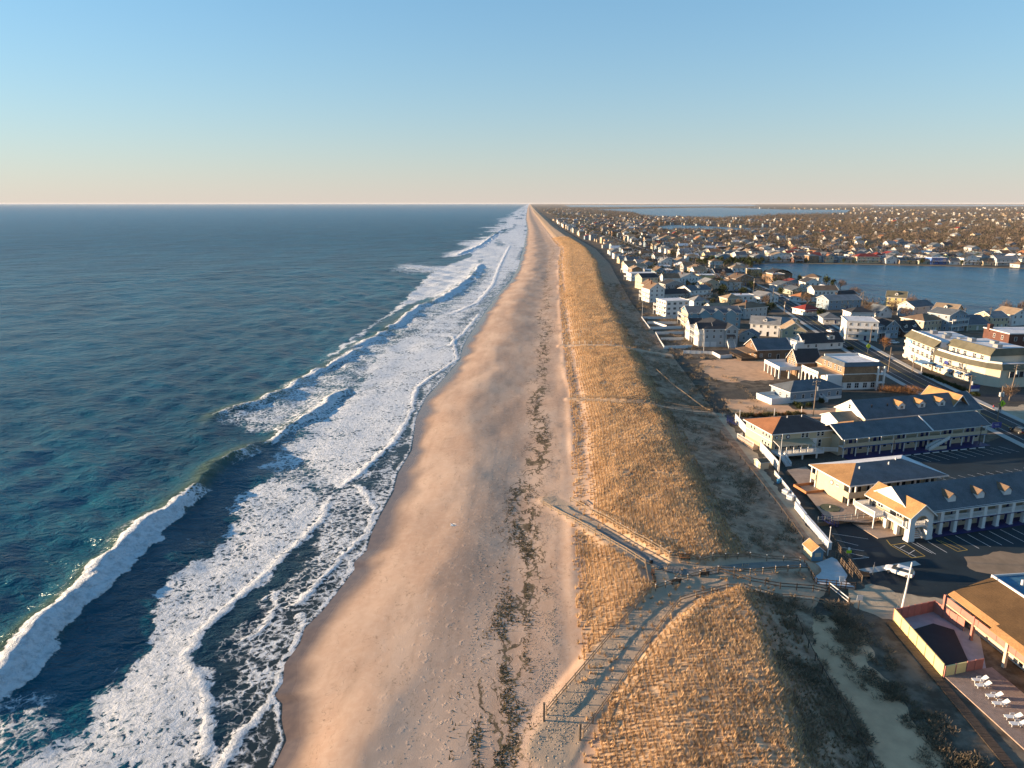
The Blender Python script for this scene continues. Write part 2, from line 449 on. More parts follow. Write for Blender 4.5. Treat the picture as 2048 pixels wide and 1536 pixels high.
# ------------------------------------------------------------ the sea
def build_ocean():
    ys = np.concatenate([np.linspace(34, 50, 12), geo(51, 60000, 0.0068)])
    off = np.concatenate([np.linspace(6, -1.2, 10, endpoint=False), np.linspace(-1.2, -100, 210, endpoint=False), -geo(100, 60000, 0.042)])
    X = XW(ys)[:, None] + off[None, :] * np.interp(ys, [60, 300, 1500], [1, 1.15, 1.6])[:, None] * np.where(off < -1.2, 1, 1)[None, :]
    Y = np.repeat(ys[:, None], len(off), 1)
    x, y = X.ravel(), Y.ravel()
    u = x - XW(y)                                    # negative offshore
    dist = np.hypot(x, y)
    cell = np.maximum(dist * 0.0075, 0.5)
    z = np.zeros_like(x)
    rng = np.random.RandomState(3)
    # chop: many short crested waves, faded where the sheet is too coarse for them
    for lam, amp, n in ((34, 0.22, 4), (17, 0.15, 5), (8.5, 0.085, 6), (4.6, 0.045, 6)):
        for i in range(n):
            a = R(-28 if lam > 12 else -62) + rng.randn() * 0.5          # swell toward the shore, wind chop along it
            l = lam * (0.75 + 0.5 * rng.rand())
            kx, ky = math.cos(a) * 2 * math.pi / l, -math.sin(a) * 2 * math.pi / l
            ph = kx * x + ky * y + rng.rand() * 6.28 + 2.2 * fbm(x / (l * 2.2), y / (l * 2.2), 100 + i, 2)
            w = 1 / (1 + (cell / (l * 0.33)) ** 3) / math.sqrt(n) * 1.5
            z += amp * w * (np.sin(ph) + 0.28 * np.sin(2 * ph + 0.6))
    shal = sstep(-60, -4, u)
    z *= (1 - 0.80 * shal)
    foam = np.zeros_like(x); lump = np.zeros_like(x); green = np.zeros_like(x)
    jx = x + (fbm(x / 5, y / 5, 200, 4) - 0.5) * 7 + (fbm(x / 1.6, y / 1.6, 205, 3) - 0.5) * 2.0
    jy = y + (fbm(x / 5, y / 5, 210, 4) - 0.5) * 9 + (fbm(x / 1.6, y / 1.6, 215, 3) - 0.5) * 2.0
    near = (y < 1500) & (x > -420)
    def poly(px, dens, w):
        pts = GL(px, 0.3)
        m = (x > pts[:, 0].min() - 15) & (x < pts[:, 0].max() + 15) & (y > pts[:, 1].min() - 20) & (y < pts[:, 1].max() + 20)
        s = soft_poly(jx[m], jy[m], pts, w)
        foam[m] = np.maximum(foam[m], dens * s)
    # lacy swash between the bores and the sand
    poly([(300, 1640), (400, 1536), (430, 1400), (440, 1290), (560, 1150), (680, 1010), (760, 930), (810, 860), (840, 760), (920, 700), (960, 600), (1030, 500),
          (1055, 470), (1035, 540), (1000, 590), (940, 670), (925, 715), (860, 790), (832, 850), (800, 940), (765, 1025), (735, 1105), (690, 1170), (610, 1260), (570, 1330), (550, 1440), (480, 1640)], 0.55, 2.5)
    # thick sheet of the near bore
    poly([(-40, 1640), (30, 1536), (160, 1420), (290, 1290), (300, 1215), (330, 1160), (470, 1060), (455, 1005), (550, 945), (620, 985), (665, 990),
          (640, 1040), (560, 1120), (480, 1190), (395, 1265), (370, 1310), (415, 1390), (420, 1450), (395, 1536), (360, 1640)], 0.82, 1.4)
    poly([(520, 935), (600, 870), (690, 800), (760, 700), (850, 660), (900, 670), (915, 715), (835, 770), (820, 830), (790, 880), (740, 935), (690, 980), (640, 960), (600, 930)], 0.80, 2.2)
    poly([(640, 1010), (680, 975), (735, 985), (748, 1020), (735, 1065), (690, 1110), (640, 1160), (600, 1215), (560, 1230), (600, 1140)], 0.60, 1.5)
    poly([(-60, 1640), (-60, 1400), (40, 1385), (120, 1400), (150, 1430), (60, 1530), (0, 1640)], 0.52, 3.0)
    poly([(690, 700), (760, 640), (830, 605), (880, 590), (935, 560), (960, 520), (935, 515), (870, 540), (830, 575), (800, 610), (740, 650), (640, 720)], 0.86, 3)
    poly([(760, 700), (830, 660), (900, 610), (960, 565), (1000, 500), (1035, 445), (1052, 440), (1045, 500), (1015, 555), (970, 600), (930, 640), (905, 670), (850, 690)], 0.74, 4)
    poly([(880, 515), (960, 485), (1000, 455), (985, 470), (975, 495), (920, 512)], 0.85, 6)
    # thin torn foam all through the surf between outer line and shore
    poly([(400, 850), (500, 805), (630, 735), (760, 660), (860, 595), (960, 510), (1040, 430), (1055, 470), (1000, 590), (925, 700), (840, 780), (800, 900), (740, 960), (640, 1000), (520, 950), (560, 880), (470, 850)], 0.57, 5)
    poly([(300, 1110), (420, 1010), (500, 940), (560, 930), (480, 1020), (480, 1065), (330, 1165), (290, 1220), (200, 1300)], 0.30, 4)
    # beyond: one white belt of surf
    belt = sstep(-110 - 60 * fbm(x / 60, y / 90, 220, 3) , -60, u + 90 * (fbm(x / 45, y / 70, 230, 3) - 0.45)) * sstep(560, 760, y)
    bands = fbm(u / 26, y / 160, 240, 3)
    foam = np.maximum(foam, belt * np.where(bands > 0.42, 0.82, 0.40))
    # breaking crests: (line from photo bearings, height, front width, back width, broken 0..1)
    def breaker(px, A, wf, wb, broken, roll=3.6):
        pts = GL(px, 0.8)
        m = (x > pts[:, 0].min() - 40) & (x < pts[:, 0].max() + 40) & (y > pts[:, 1].min() - 40) & (y < pts[:, 1].max() + 40)
        xx, yy = x[m], y[m]
        d, side, al = seg_dist(xx + (fbm(xx / 6, yy / 6, 301, 2) - .5) * 2.4, yy, pts)
        s = d * side                                  # + on the seaward side (lines run away from the camera)
        ends = sstep(0, 0.10, al) * (1 - sstep(0.86, 1.0, al))
        capd = sstep(1.2, 0.9, al)
        prof = np.where(s > 0, np.exp(-(s / wb) ** 2), np.exp(-(np.abs(s) / wf) ** 2)) * ends
        z[m] += A * prof * (.7 + .6 * fbm(xx / 12, yy / 12, 305, 2))
        b = np.interp(al, np.linspace(0, 1, len(broken)), broken)
        if A < 1.5: b = b * sstep(.30, .52, fbm(xx / 7, yy / 14, 315, 3))
        fn = fbm(xx / 1.4, yy / 1.4, 310, 4)
        reach = roll * (0.45 + 1.1 * fbm(xx / 5, yy / 5, 320, 3))
        ff = sstep(-reach - 0.4, -reach + 0.5, s) * (1 - sstep(0.3, 1.6 + 1.2 * fn, s)) * b * ends
        foam[m] = np.maximum(foam[m], ff * 1.15)
        lump[m] = np.maximum(lump[m], ff)
        z[m] += ff * (0.35 * A * np.exp(-((s + reach * .45) / (reach * .5)) ** 2) + (fn - 0.45) * 0.9 + (fbm(xx / .7, yy / .7, 311, 2) - .5) * .35)
        # foam dragged down the back of the wave
        tail = sstep(14, 1, s) * (s > 0) * sstep(0.45, 0.7, fbm(xx / 2, yy / 5, 330, 3)) * b * ends
        foam[m] = np.maximum(foam[m], tail * 0.42)
        green[m] = np.maximum(green[m], np.exp(-((s - 0.6) / (wb * 0.55)) ** 2) * ends)
    breaker([(-120, 1470), (0, 1345), (83, 1250), (178, 1155), (290, 1050), (344, 1014), (400, 965), (440, 928), (490, 900), (540, 870)], 1.7, 2.0, 5.5, [1, 1, 1, 1, 1, 1, .9, .12, .3, .5, .4], 4.2)
    breaker([(520, 895), (560, 862), (620, 825), (665, 790), (700, 770)], 0.8, 1.6, 4, [.6, 1, 1, 1, .5], 2.6)
    breaker([(380, 850), (450, 820), (520, 800), (580, 770), (630, 742), (680, 715), (730, 690)], 0.85, 2.4, 6, [.3, .5, .7, .9, 1, 1, .9], 2.4)
    breaker([(690, 700), (750, 672), (800, 640), (835, 612), (860, 600)], 0.85, 2.2, 6, [.7, 1, 1, 1, .8], 4)
    breaker([(850, 610), (900, 585), (945, 550), (962, 525)], 1.1, 2.4, 6, [.8, 1, 1, .8], 6)
    breaker([(900, 515), (960, 490), (1000, 460)], 1.0, 3, 8, [1, 1, 1], 10)
    foam *= 1 - .22 * sstep(.35, .65, fbm(x / 9, y / 5, 345, 3)) - .16 * sstep(.4, .7, fbm(x / 2.2, y / 3.4, 346, 3)) * (lump < .3)
    # bright leading edges of the bores
    def front(px, w, dens, A=0.22):
        pts = GL(px, 0.2)
        m = (x > pts[:, 0].min() - 12) & (x < pts[:, 0].max() + 12) & (y > pts[:, 1].min() - 12) & (y < pts[:, 1].max() + 12)
        d, side, al = seg_dist(x[m] + (fbm(x[m] / 2, y[m] / 2, 340, 3) - .5) * 1.6, y[m], pts)
        e = sstep(0, 0.06, al) * (1 - sstep(0.94, 1.0, al))
        wv = w * (.35 + 1.3 * fbm(x[m] / 4, y[m] / 4, 341, 3)); foam[m] = np.maximum(foam[m], dens * e * (1 - sstep(wv * 0.4, wv * 1.5, d)))
        z[m] += .6 * A * e * np.exp(-(d / (w * 1.3)) ** 2)
        lump[m] = np.maximum(lump[m], 0.5 * e * (1 - sstep(w * 0.5, w * 1.2, d)))
    front([(395, 1560), (420, 1450), (415, 1390), (372, 1312), (395, 1268), (480, 1190), (560, 1120), (640, 1040), (665, 990)], 0.75, .86, 0.2)
    front([(660, 988), (720, 945), (790, 882), (820, 832), (833, 775), (915, 717), (905, 672), (860, 665)], 0.8, 0.93, 0.3)
    front([(560, 1225), (610, 1195), (680, 1115), (740, 1062), (748, 1015), (725, 975), (700, 965)], 0.6, 0.95, 0.2)
    front([(430, 1560), (470, 1480), (540, 1400), (585, 1310), (605, 1250), (600, 1215)], 0.55, 0.9, 0.18)
    front([(520, 1200), (553, 1180), (552, 1215), (520, 1260), (470, 1290)], 0.4, 0.8, 0.1)
    front([(870, 640), (955, 605), (985, 570), (1000, 530), (1020, 490)], 1.6, 0.95, 0.3)
    front([(840, 700), (900, 690), (925, 668), (960, 625)], 0.9, 0.9, 0.2)
    # thin white hem where the swash stops on the sand
    hem = np.exp(-((u + 0.30) / 0.32) ** 2) * (0.65 + 0.5 * fbm(x / 2, y / 3, 350, 2))
    foam = np.maximum(foam, hem * (1 - sstep(700, 1200, y)))
    foam = np.maximum(foam, 0.42 * np.exp(-((u + 3.0) / 2.2) ** 2) * sstep(0.35, 0.6, fbm(x / 5, y / 9, 355, 2)))
    # scattered whitecaps
    caps = sstep(0.70, 0.80, fbm(x / 7, y / 4, 360, 4)) * (u < -70) * 0.28
    foam = np.maximum(foam, caps * sstep(0.52, 0.7, fbm(x / 60, y / 60, 370, 2)))
    z += 0.05 * foam * (fbm(x / 0.9, y / 0.9, 380, 2) - 0.4)
    z = np.where(u > -1.5, np.minimum(z, 0.02) * 0 + np.interp(u, [-1.5, 0.3, 6], [0.02, 0.02, -0.9]), z * sstep(-0.5, -6, u) + 0.02)
    sand = sstep(-26, 0, u + 10 * (fbm(x / 12, y / 20, 390, 2) - 0.5))
    V = np.stack([x, y, z], -1)
    me = mesh_np('ocean', V, grid_faces(*X.shape)[:, ::-1], mat_ocean(), dict(foam=np.clip(foam, 0, 1.2), lump=lump, green=green, sand=sand))
    return link('ocean', me, kind='structure', label='blue green ocean with white surf rolling onto the beach')

def mat_ocean():
    k = NT('sea_water')
    P = k.pos()
    sx = k.add('SeparateXYZ', ins={0: P})
    dist = k.math('SQRT', k.math('ADD', k.math('MULTIPLY', sx.outputs[0], sx.outputs[0]), k.math('MULTIPLY', sx.outputs[1], sx.outputs[1])))
    # water body
    big = k.noise(k.scale(P, (1, 0.6, 1)), 0.02, 3, 0.5)
    body = k.mix(k.ss(big, 0.35, 0.65), c3((0.001, 0.040, 0.068)), c3((0.002, 0.076, 0.116)))
    body = k.mix(k.math('MULTIPLY', k.attr('green'), 0.85), body, c3((0.060, 0.080, 0.030)))
    body = k.mix(k.math('MULTIPLY', k.attr('sand'), 0.9), body, c3((0.036, 0.040, 0.036)))
    body = k.mix(k.ss(dist, 250, 5000), body, c3((0.010, 0.120, 0.200)))  # far water brightened in its base colour, standing in for aerial haze
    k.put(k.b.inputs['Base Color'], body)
    k.b.inputs['Specular Tint'].default_value = (0.46, 0.85, 1.0, 1)
    k.b.inputs['IOR'].default_value = 1.33
    k.put(k.b.inputs['Specular IOR Level'], k.ss(dist, 200, 3000, 0.27, 0.46))
    k.put(k.b.inputs['Roughness'], k.ss(dist, 80, 1500, 0.20, 0.36))
    V2 = k.scale(P, (0.68, 1.0, 1.0))
    w1 = k.noise(V2, 0.10, 3, 0.5, 0.4)
    w2 = k.noise(V2, 0.42, 4, 0.55, 0.6)
    w3 = k.noise(V2, 1.9, 3, 0.55, 0.3)
    h = k.math('ADD', k.math('MULTIPLY', w1, 2.2), k.math('ADD', k.math('MULTIPLY', w2, 1.8), k.math('MULTIPLY', w3, 0.40)))
    far = k.math('MULTIPLY', k.noise(k.scale(P, (0.5, 1.0, 1.0)), 0.042, 5, 0.62, 0.6), k.ss(dist, 110, 900, 0.0, 17.0))
    h = k.math('ADD', h, far)
    calm = k.math('SUBTRACT', 1.0, k.math('MULTIPLY', k.attr('sand'), 0.85))
    k.put(k.b.inputs['Normal'], k.bump(k.math('MULTIPLY', h, calm), 0.62, 1.0))
    # foam
    f = k.attr('foam')
    dv = k.add('VectorMath', operation='ADD'); k.put(dv.inputs[0], P)
    k.put(dv.inputs[1], k.scale(k.noise(P, 0.45, 3, 0.6, out=1), (2.6, 2.6, 0)))
    warp = dv.outputs[0]
    lace = k.vor(warp, 0.75, 'DISTANCE_TO_EDGE')
    lace2 = k.vor(warp, 2.0, 'DISTANCE_TO_EDGE')
    cells = k.math('SUBTRACT', 1.0, k.math('MINIMUM', k.math('MULTIPLY', k.math('MULTIPLY', lace, 2.4), k.math('ADD', 0.45, k.math('MULTIPLY', lace2, 2.6))), 1.0))
    nn = k.noise(warp, 0.8, 6, 0.68)
    pat = k.math('ADD', k.math('MULTIPLY', cells, 0.42), k.math('MULTIPLY', nn, 0.58))
    ff = k.ss(k.math('SUBTRACT', pat, k.math('SUBTRACT', 1.02, k.math('MULTIPLY', f, 0.86))), -0.09, 0.11)
    ff = k.math('MULTIPLY', ff, k.ss(f, 0.02, 0.12))
    fb = k.add('BsdfPrincipled')
    fcol = k.mix(k.ss(nn, 0.3, 0.6), c3((0.43, 0.47, 0.50)), c3((0.72, 0.75, 0.78)))
    k.put(fb.inputs['Base Color'], fcol)
    fb.inputs['Roughness'].default_value = 0.75
    fb.inputs['Specular IOR Level'].default_value = 0.2
    fh = k.math('ADD', k.math('MULTIPLY', k.noise(P, 1.5, 6, 0.7), 1.2), k.math('ADD', k.math('MULTIPLY', ff, 0.35), k.math('MULTIPLY', k.math('MULTIPLY', k.attr('lump'), k.noise(P, 0.75, 4, 0.6, 0.8)), 1.9)))
    k.put(fb.inputs['Normal'], k.bump(fh, 0.55, 1.0))
    ms = k.add('MixShader')
    k.put(ms.inputs[0], ff); k.l.new(k.b.outputs[0], ms.inputs[1]); k.l.new(fb.outputs[0], ms.inputs[2])
    k.l.new(ms.outputs[0], k.out.inputs['Surface'])
    return k.m

def rough_edge(pts, amp, step, seed=0):
    """break a surveyed outline into an uneven natural edge"""
    pts = np.asarray(pts, float); out = []
    for a, b in zip(pts, np.roll(pts, -1, 0)):
        L = np.hypot(*(b - a)); n = max(1, int(L / step)); nr = np.array([-(b - a)[1], (b - a)[0]]) / (L + 1e-9)
        for i in range(n):
            q = a + (b - a) * i / n
            out.append(q + nr * amp * 2 * (float(fbm(np.array(q[0] / 3), np.array(q[1] / 3), 600 + seed, 3)) - .5))
    return out

def sheet(name, pts, z, mat, label=None, kind='structure', rough=0):
    if rough: pts = rough_edge(pts, rough, .8)
    me = bpy.data.meshes.new(name)
    me.from_pydata([(a, b, z) for a, b in pts], [], [list(range(len(pts)))])
    me.materials.append(mat)
    if me.polygons[0].normal.z < 0: me.flip_normals()
    return link(name, me, kind=kind, label=label or name.replace('_', ' '))

def mat_ground():
    k = NT('town_ground')
    P = k.pos()
    n1 = k.noise(P, 0.02, 4, 0.6); n2 = k.noise(P, 0.35, 5, 0.65); n3 = k.noise(P, 3, 3, 0.6)
    a = k.mix(k.ss(n2, 0.35, 0.65), c3((0.075, 0.058, 0.042)), c3((0.18, 0.145, 0.108)))
    b = k.mix(k.ss(n3, 0.3, 0.7), c3((0.055, 0.052, 0.046)), c3((0.10, 0.088, 0.072)))
    k.put(k.b.inputs['Base Color'], k.mix(k.ss(n1, 0.40, 0.6), a, b))
    k.b.inputs['Roughness'].default_value = 0.95
    k.b.inputs['Specular IOR Level'].default_value = 0.1
    k.put(k.b.inputs['Normal'], k.bump(n2, 0.12))
    return k.m

def mat_calm(name, a=(0.003, 0.050, 0.100), sc=1.0):
    k = NT(name)
    P = k.pos()
    V2 = k.scale(P, (1.0, 0.55, 1.0))
    k.put(k.b.inputs['Base Color'], k.mix(k.ss(k.noise(V2, 0.03 * sc, 3), 0.4, 0.6), c3(a), c3(tuple(v * 1.5 for v in a))))
    k.b.inputs['IOR'].default_value = 1.33
    k.b.inputs['Roughness'].default_value = 0.25
    k.b.inputs['Specular IOR Level'].default_value = 0.3
    k.b.inputs['Specular Tint'].default_value = (0.5, 0.85, 1.0, 1)
    h = k.math('ADD', k.math('MULTIPLY', k.noise(V2, 0.35 * sc, 4, 0.6), 1.0), k.math('MULTIPLY', k.noise(V2, 0.05 * sc, 3, 0.5), 1.4))
    k.put(k.b.inputs['Normal'], k.bump(h, 2.2, 1.0))
    return k.m

build_ocean()
build_beach()

def town_ground():
    ys = np.concatenate([np.linspace(20, 60, 4), geo(70, 60000, 0.05)])
    left = [(float(XB(y)) + 0.3, float(y)) for y in ys]
    pts = left + [(60000, 60000), (60000, 20)]
    return sheet('ground', pts, TOWN_Z, mat_ground(), 'sandy town ground behind the dune reaching the horizon')
town_ground()
# ------------------------------------------------------------ building kit
class MB:
    """collects faces of one mesh; m = material slot"""
    def __init__(s): s.v = []; s.f = []; s.m = []
    def add(s, vs, fs, m=0):
        o = len(s.v); s.v += [tuple(map(float, q)) for q in vs]
        s.f += [tuple(i + o for i in q) for q in fs]; s.m += [m] * len(fs)
        return s
    def box(s, x0, x1, y0, y1, z0, z1, m=0):
        if x1 < x0: x0, x1 = x1, x0
        if y1 < y0: y0, y1 = y1, y0
        v = [(x0, y0, z0), (x1, y0, z0), (x1, y1, z0), (x0, y1, z0), (x0, y0, z1), (x1, y0, z1), (x1, y1, z1), (x0, y1, z1)]
        return s.add(v, [(3, 2, 1, 0), (4, 5, 6, 7), (0, 1, 5, 4), (1, 2, 6, 5), (2, 3, 7, 6), (3, 0, 4, 7)], m)
    def bar(s, p, q, w, h=None, m=0):
        """square bar from p to q"""
        h = h or w
        p, q = Vector(p), Vector(q); d = (q - p)
        if d.length < 1e-6: return s
        d.normalize()
        a = d.cross(Vector((0, 0, 1)))
        a = Vector((1, 0, 0)) if a.length < 1e-3 else a.normalized()
        b = a.cross(d)
        v = []
        for c in (p, q):
            for i, j in ((-1, -1), (1, -1), (1, 1), (-1, 1)):
                v.append(c + a * (i * w / 2) + b * (j * h / 2))
        return s.add(v, [(3, 2, 1, 0), (4, 5, 6, 7), (0, 1, 5, 4), (1, 2, 6, 5), (2, 3, 7, 6), (3, 0, 4, 7)], m)
    def cyl(s, p, q, r0, r1=None, n=8, m=0, caps=True):
        r1 = r0 if r1 is None else r1
        p, q = Vector(p), Vector(q); d = (q - p).normalized()
        a = d.cross(Vector((0, 0, 1)))
        a = Vector((1, 0, 0)) if a.length < 1e-3 else a.normalized()
        b = d.cross(a)
        v = []
        for c, r in ((p, r0), (q, r1)):
            for i in range(n):
                t = 2 * math.pi * i / n
                v.append(c + a * (r * math.cos(t)) + b * (r * math.sin(t)))
        f = [(i, (i + 1) % n, n + (i + 1) % n, n + i) for i in range(n)]
        if caps: f += [tuple(range(n))[::-1], tuple(range(n, 2 * n))]
        return s.add(v, f, m)
    def prism(s, poly, z0, z1, m=0):
        """upright prism from a plan polygon"""
        n = len(poly)
        v = [(a, b, z0) for a, b in poly] + [(a, b, z1) for a, b in poly]
        f = [tuple(range(n))[::-1], tuple(range(n, 2 * n))] + [(i, (i + 1) % n, n + (i + 1) % n, n + i) for i in range(n)]
        return s.add(v, f, m)
    def slab(s, q, t, m=0):
        """roof plane: polygon q (3-D, counter-clockwise from above) thickened downward by t"""
        n = len(q)
        v = [tuple(a) for a in q] + [(a[0], a[1], a[2] - t) for a in q]
        f = [tuple(range(n)), tuple(range(n, 2 * n))[::-1]] + [(i, n + i, n + (i + 1) % n, (i + 1) % n) for i in range(n)]
        return s.add(v, f, m)
    def mesh(s, name, mats, smooth=False):
        me = bpy.data.meshes.new(name)
        me.from_pydata(s.v, [], s.f)
        for a in mats: me.materials.append(a)
        if len(mats) > 1: me.polygons.foreach_set('material_index', s.m)
        if smooth: me.polygons.foreach_set('use_smooth', [True] * len(s.f))
        me.update()
        return me

def L_(o, label, cat, group=None, kind=None):
    o['label'] = label; o['category'] = cat
    if group: o['group'] = group
    if kind: o['kind'] = kind
    return o

def empty(name, x, y, z=None, rz=0.0, label=None, cat=None, group=None):
    o = bpy.data.objects.new(name, None)
    o.empty_display_size = 0.3
    COL.objects.link(o)
    o.location = (x, y, ground_z(x, y) if z is None else z)
    o.rotation_euler = (0, 0, rz)
    if label: L_(o, label, cat, group)
    return o

def part(parent, name, mb, mats, loc=None, rz=0.0, smooth=False, label=None):
    me = mb.mesh(name, mats if isinstance(mats, (list, tuple)) else [mats], smooth) if isinstance(mb, MB) else mb
    o = link(name, me, parent)
    if loc is not None: o.location = loc
    if rz: o.rotation_euler = (0, 0, rz)
    if label: o['label'] = label
    return o

def copy_thing(src, loc, rz=None, label=None, scale=None):
    def cp(o, par):
        c = o.copy(); COL.objects.link(c)
        if par is not None: c.parent = par
        for ch in o.children: cp(ch, c)
        return c
    r = cp(src, None)
    r.location = loc
    if rz is not None: r.rotation_euler = (0, 0, rz)
    if scale: r.scale = (scale,) * 3
    if label: r['label'] = label
    return r

# --- materials of the town
PAL = dict(white=(0.64, 0.63, 0.61), cream=(0.50, 0.42, 0.28), ivory=(0.55, 0.49, 0.385), yellow=(0.62, 0.50, 0.24), grey=(0.30, 0.31, 0.32), bluegrey=(0.20, 0.27, 0.33), blue=(0.10, 0.22, 0.30),
           brightblue=(0.06, 0.16, 0.45), tan=(0.42, 0.32, 0.22), brown=(0.16, 0.10, 0.065), shingle=(0.24, 0.155, 0.095), brick=(0.105, 0.048, 0.037), sage=(0.30, 0.33, 0.26),
           palegrey=(0.40, 0.41, 0.41), pink=(0.52, 0.22, 0.17), beige=(0.47, 0.39, 0.28), red=(0.35, 0.05, 0.04), teal=(0.06, 0.20, 0.25))
ROOF = dict(slate=(0.10, 0.115, 0.13), charcoal=(0.035, 0.037, 0.042), brown=(0.17, 0.115, 0.075), tan=(0.27, 0.20, 0.135), rust=(0.30, 0.13, 0.06), grey=(0.20, 0.205, 0.21),
            green=(0.125, 0.115, 0.078), red=(0.22, 0.035, 0.028), white=(0.58, 0.58, 0.59), copper=(0.36, 0.20, 0.085), blue=(0.05, 0.16, 0.26))
def wallm(c):
    if c in ('brick',): return plain('wall_brick', PAL[c], 0.85, 0.25, 2.5, lines=(2, 0.22, 0.01))
    if c in ('shingle', 'brown'): return plain('wall_' + c, PAL[c], 0.85, 0.28, 1.8, lines=(2, 0.30, 0.02))
    return plain('wall_' + c, PAL[c], 0.6, 0.07, 0.8, lines=(2, 0.26, 0.012))
def roofm(c):
    if 'roof_' + c in MATS: return MATS['roof_' + c]
    k = NT('roof_' + c); P = k.pos(); col = ROOF[c]
    n1 = k.noise(P, 0.35, 4, 0.6); n2 = k.noise(P, 4.0, 3, 0.7)
    f = k.math('ADD', k.math('MULTIPLY', n1, 0.55), k.math('MULTIPLY', n2, 0.45))
    k.put(k.b.inputs['Base Color'], k.mix(k.ss(f, 0.32, 0.68), c3(tuple(v * 0.72 for v in col)), c3(tuple(min(1, v * 1.22) for v in col))))
    k.b.inputs['Roughness'].default_value = 0.85; k.b.inputs['Specular IOR Level'].default_value = 0.25
    sx = k.add('SeparateXYZ', ins={0: P})
    fr = k.math('FRACT', k.math('DIVIDE', sx.outputs[2], 0.11))
    k.put(k.b.inputs['Normal'], k.bump(k.math('ADD', k.math('MULTIPLY', k.ss(fr, 0, 0.3), 0.6), k.math('MULTIPLY', n2, 0.6)), 0.015))
    MATS['roof_' + c] = k.m
    return k.m
TRIM = plain('white_trim', (0.60, 0.595, 0.58), 0.5, 0.05)
WHITE = plain('white_vinyl', (0.62, 0.62, 0.61), 0.4, 0.05, 0.6)
GLASS = plain('window_glass', (0.022, 0.027, 0.034), 0.06, 0.2, 0.3, spec=0.6)
NAVY = plain('navy_paint', (0.012, 0.018, 0.10), 0.5, 0.12)
WOOD = plain('weathered_wood', (0.21, 0.155, 0.105), 0.85, 0.3, 2.0)
DWOOD = plain('dark_wood', (0.075, 0.052, 0.036), 0.8, 0.3, 2.0)
REDWOOD = plain('bench_wood', (0.36, 0.15, 0.06), 0.7, 0.22, 2.0)
BLACK = plain('black_metal', (0.015, 0.015, 0.017), 0.45, 0.15)
STEEL = plain('grey_metal', (0.32, 0.33, 0.34), 0.4, 0.12, metal=0.6)
CONC = plain('concrete', (0.40, 0.38, 0.35), 0.9, 0.14, 0.8, bump=0.01)
def mat_asphalt(name='asphalt', col=(0.022, 0.028, 0.034)):
    if name in MATS: return MATS[name]
    k = NT(name); P = k.pos()
    n1 = k.noise(P, 0.08, 5, 0.65); n2 = k.noise(P, 1.1, 5, 0.65); n3 = k.noise(P, 14, 2)
    b = k.mix(k.ss(n1, 0.35, 0.66), c3(tuple(v * 0.72 for v in col)), c3(tuple(v * 1.45 for v in col)))
    crack = k.ss(k.vor(P, 0.16, 'DISTANCE_TO_EDGE'), 0.0, 0.012)
    b = k.mix(k.math('MULTIPLY', k.math('SUBTRACT', 1.0, crack), 0.55), b, c3((0.018, 0.018, 0.02)))
    sandy = k.math('MULTIPLY', k.ss(n2, 0.58, 0.80), 0.16)
    k.put(k.b.inputs['Base Color'], k.mix(sandy, b, c3((0.17, 0.14, 0.105))))
    k.b.inputs['Roughness'].default_value = 0.82; k.b.inputs['Specular IOR Level'].default_value = 0.3
    k.put(k.b.inputs['Normal'], k.bump(n3, 0.006))
    MATS[name] = k.m
    return k.m
PAINT = plain('road_paint', (0.62, 0.62, 0.60), 0.7, 0.3, 3.0)
YPAINT = plain('yellow_paint', (0.55, 0.38, 0.07), 0.7, 0.3, 3.0)

# --- windows and doors (front faces -y, origin at bottom centre)
_WM = {}
def window_mesh(w, h, panes=1, frame=TRIM, glass=None):
    key = (round(w, 2), round(h, 2), panes, frame.name)
    if key in _WM: return _WM[key]
    b = MB(); t = 0.11
    b.box(-w / 2, w / 2, -0.07, 0.02, 0, t); b.box(-w / 2, w / 2, -0.07, 0.02, h - t, h)
    b.box(-w / 2, -w / 2 + t, -0.068, 0.02, t, h - t); b.box(w / 2 - t, w / 2, -0.068, 0.02, t, h - t)
    for i in range(1, panes):
        x = -w / 2 + w * i / panes
        b.box(x - 0.05, x + 0.05, -0.06, 0.02, t, h - t)
    if h > 0.9: b.box(-w / 2 + t, w / 2 - t, -0.055, 0.02, h * 0.52 - 0.035, h * 0.52 + 0.035)
    b.box(-w / 2 + t * .8, w / 2 - t * .8, -0.03, 0.015, t * .8, h - t * .8, 1)
    _WM[key] = b.mesh('window', [frame, glass or GLASS])
    return _WM[key]
def door_mesh(w, h, col):
    key = ('d', round(w, 2), round(h, 2), col.name)
    if key not in _WM:
        b = MB(); b.box(-w / 2 - .09, w / 2 + .09, -0.05, 0.02, 0, h + .09, 0); b.box(-w / 2, w / 2, -0.09, 0.0, 0.02, h, 1)
        _WM[key] = b.mesh('door', [TRIM, col])
    return _WM[key]

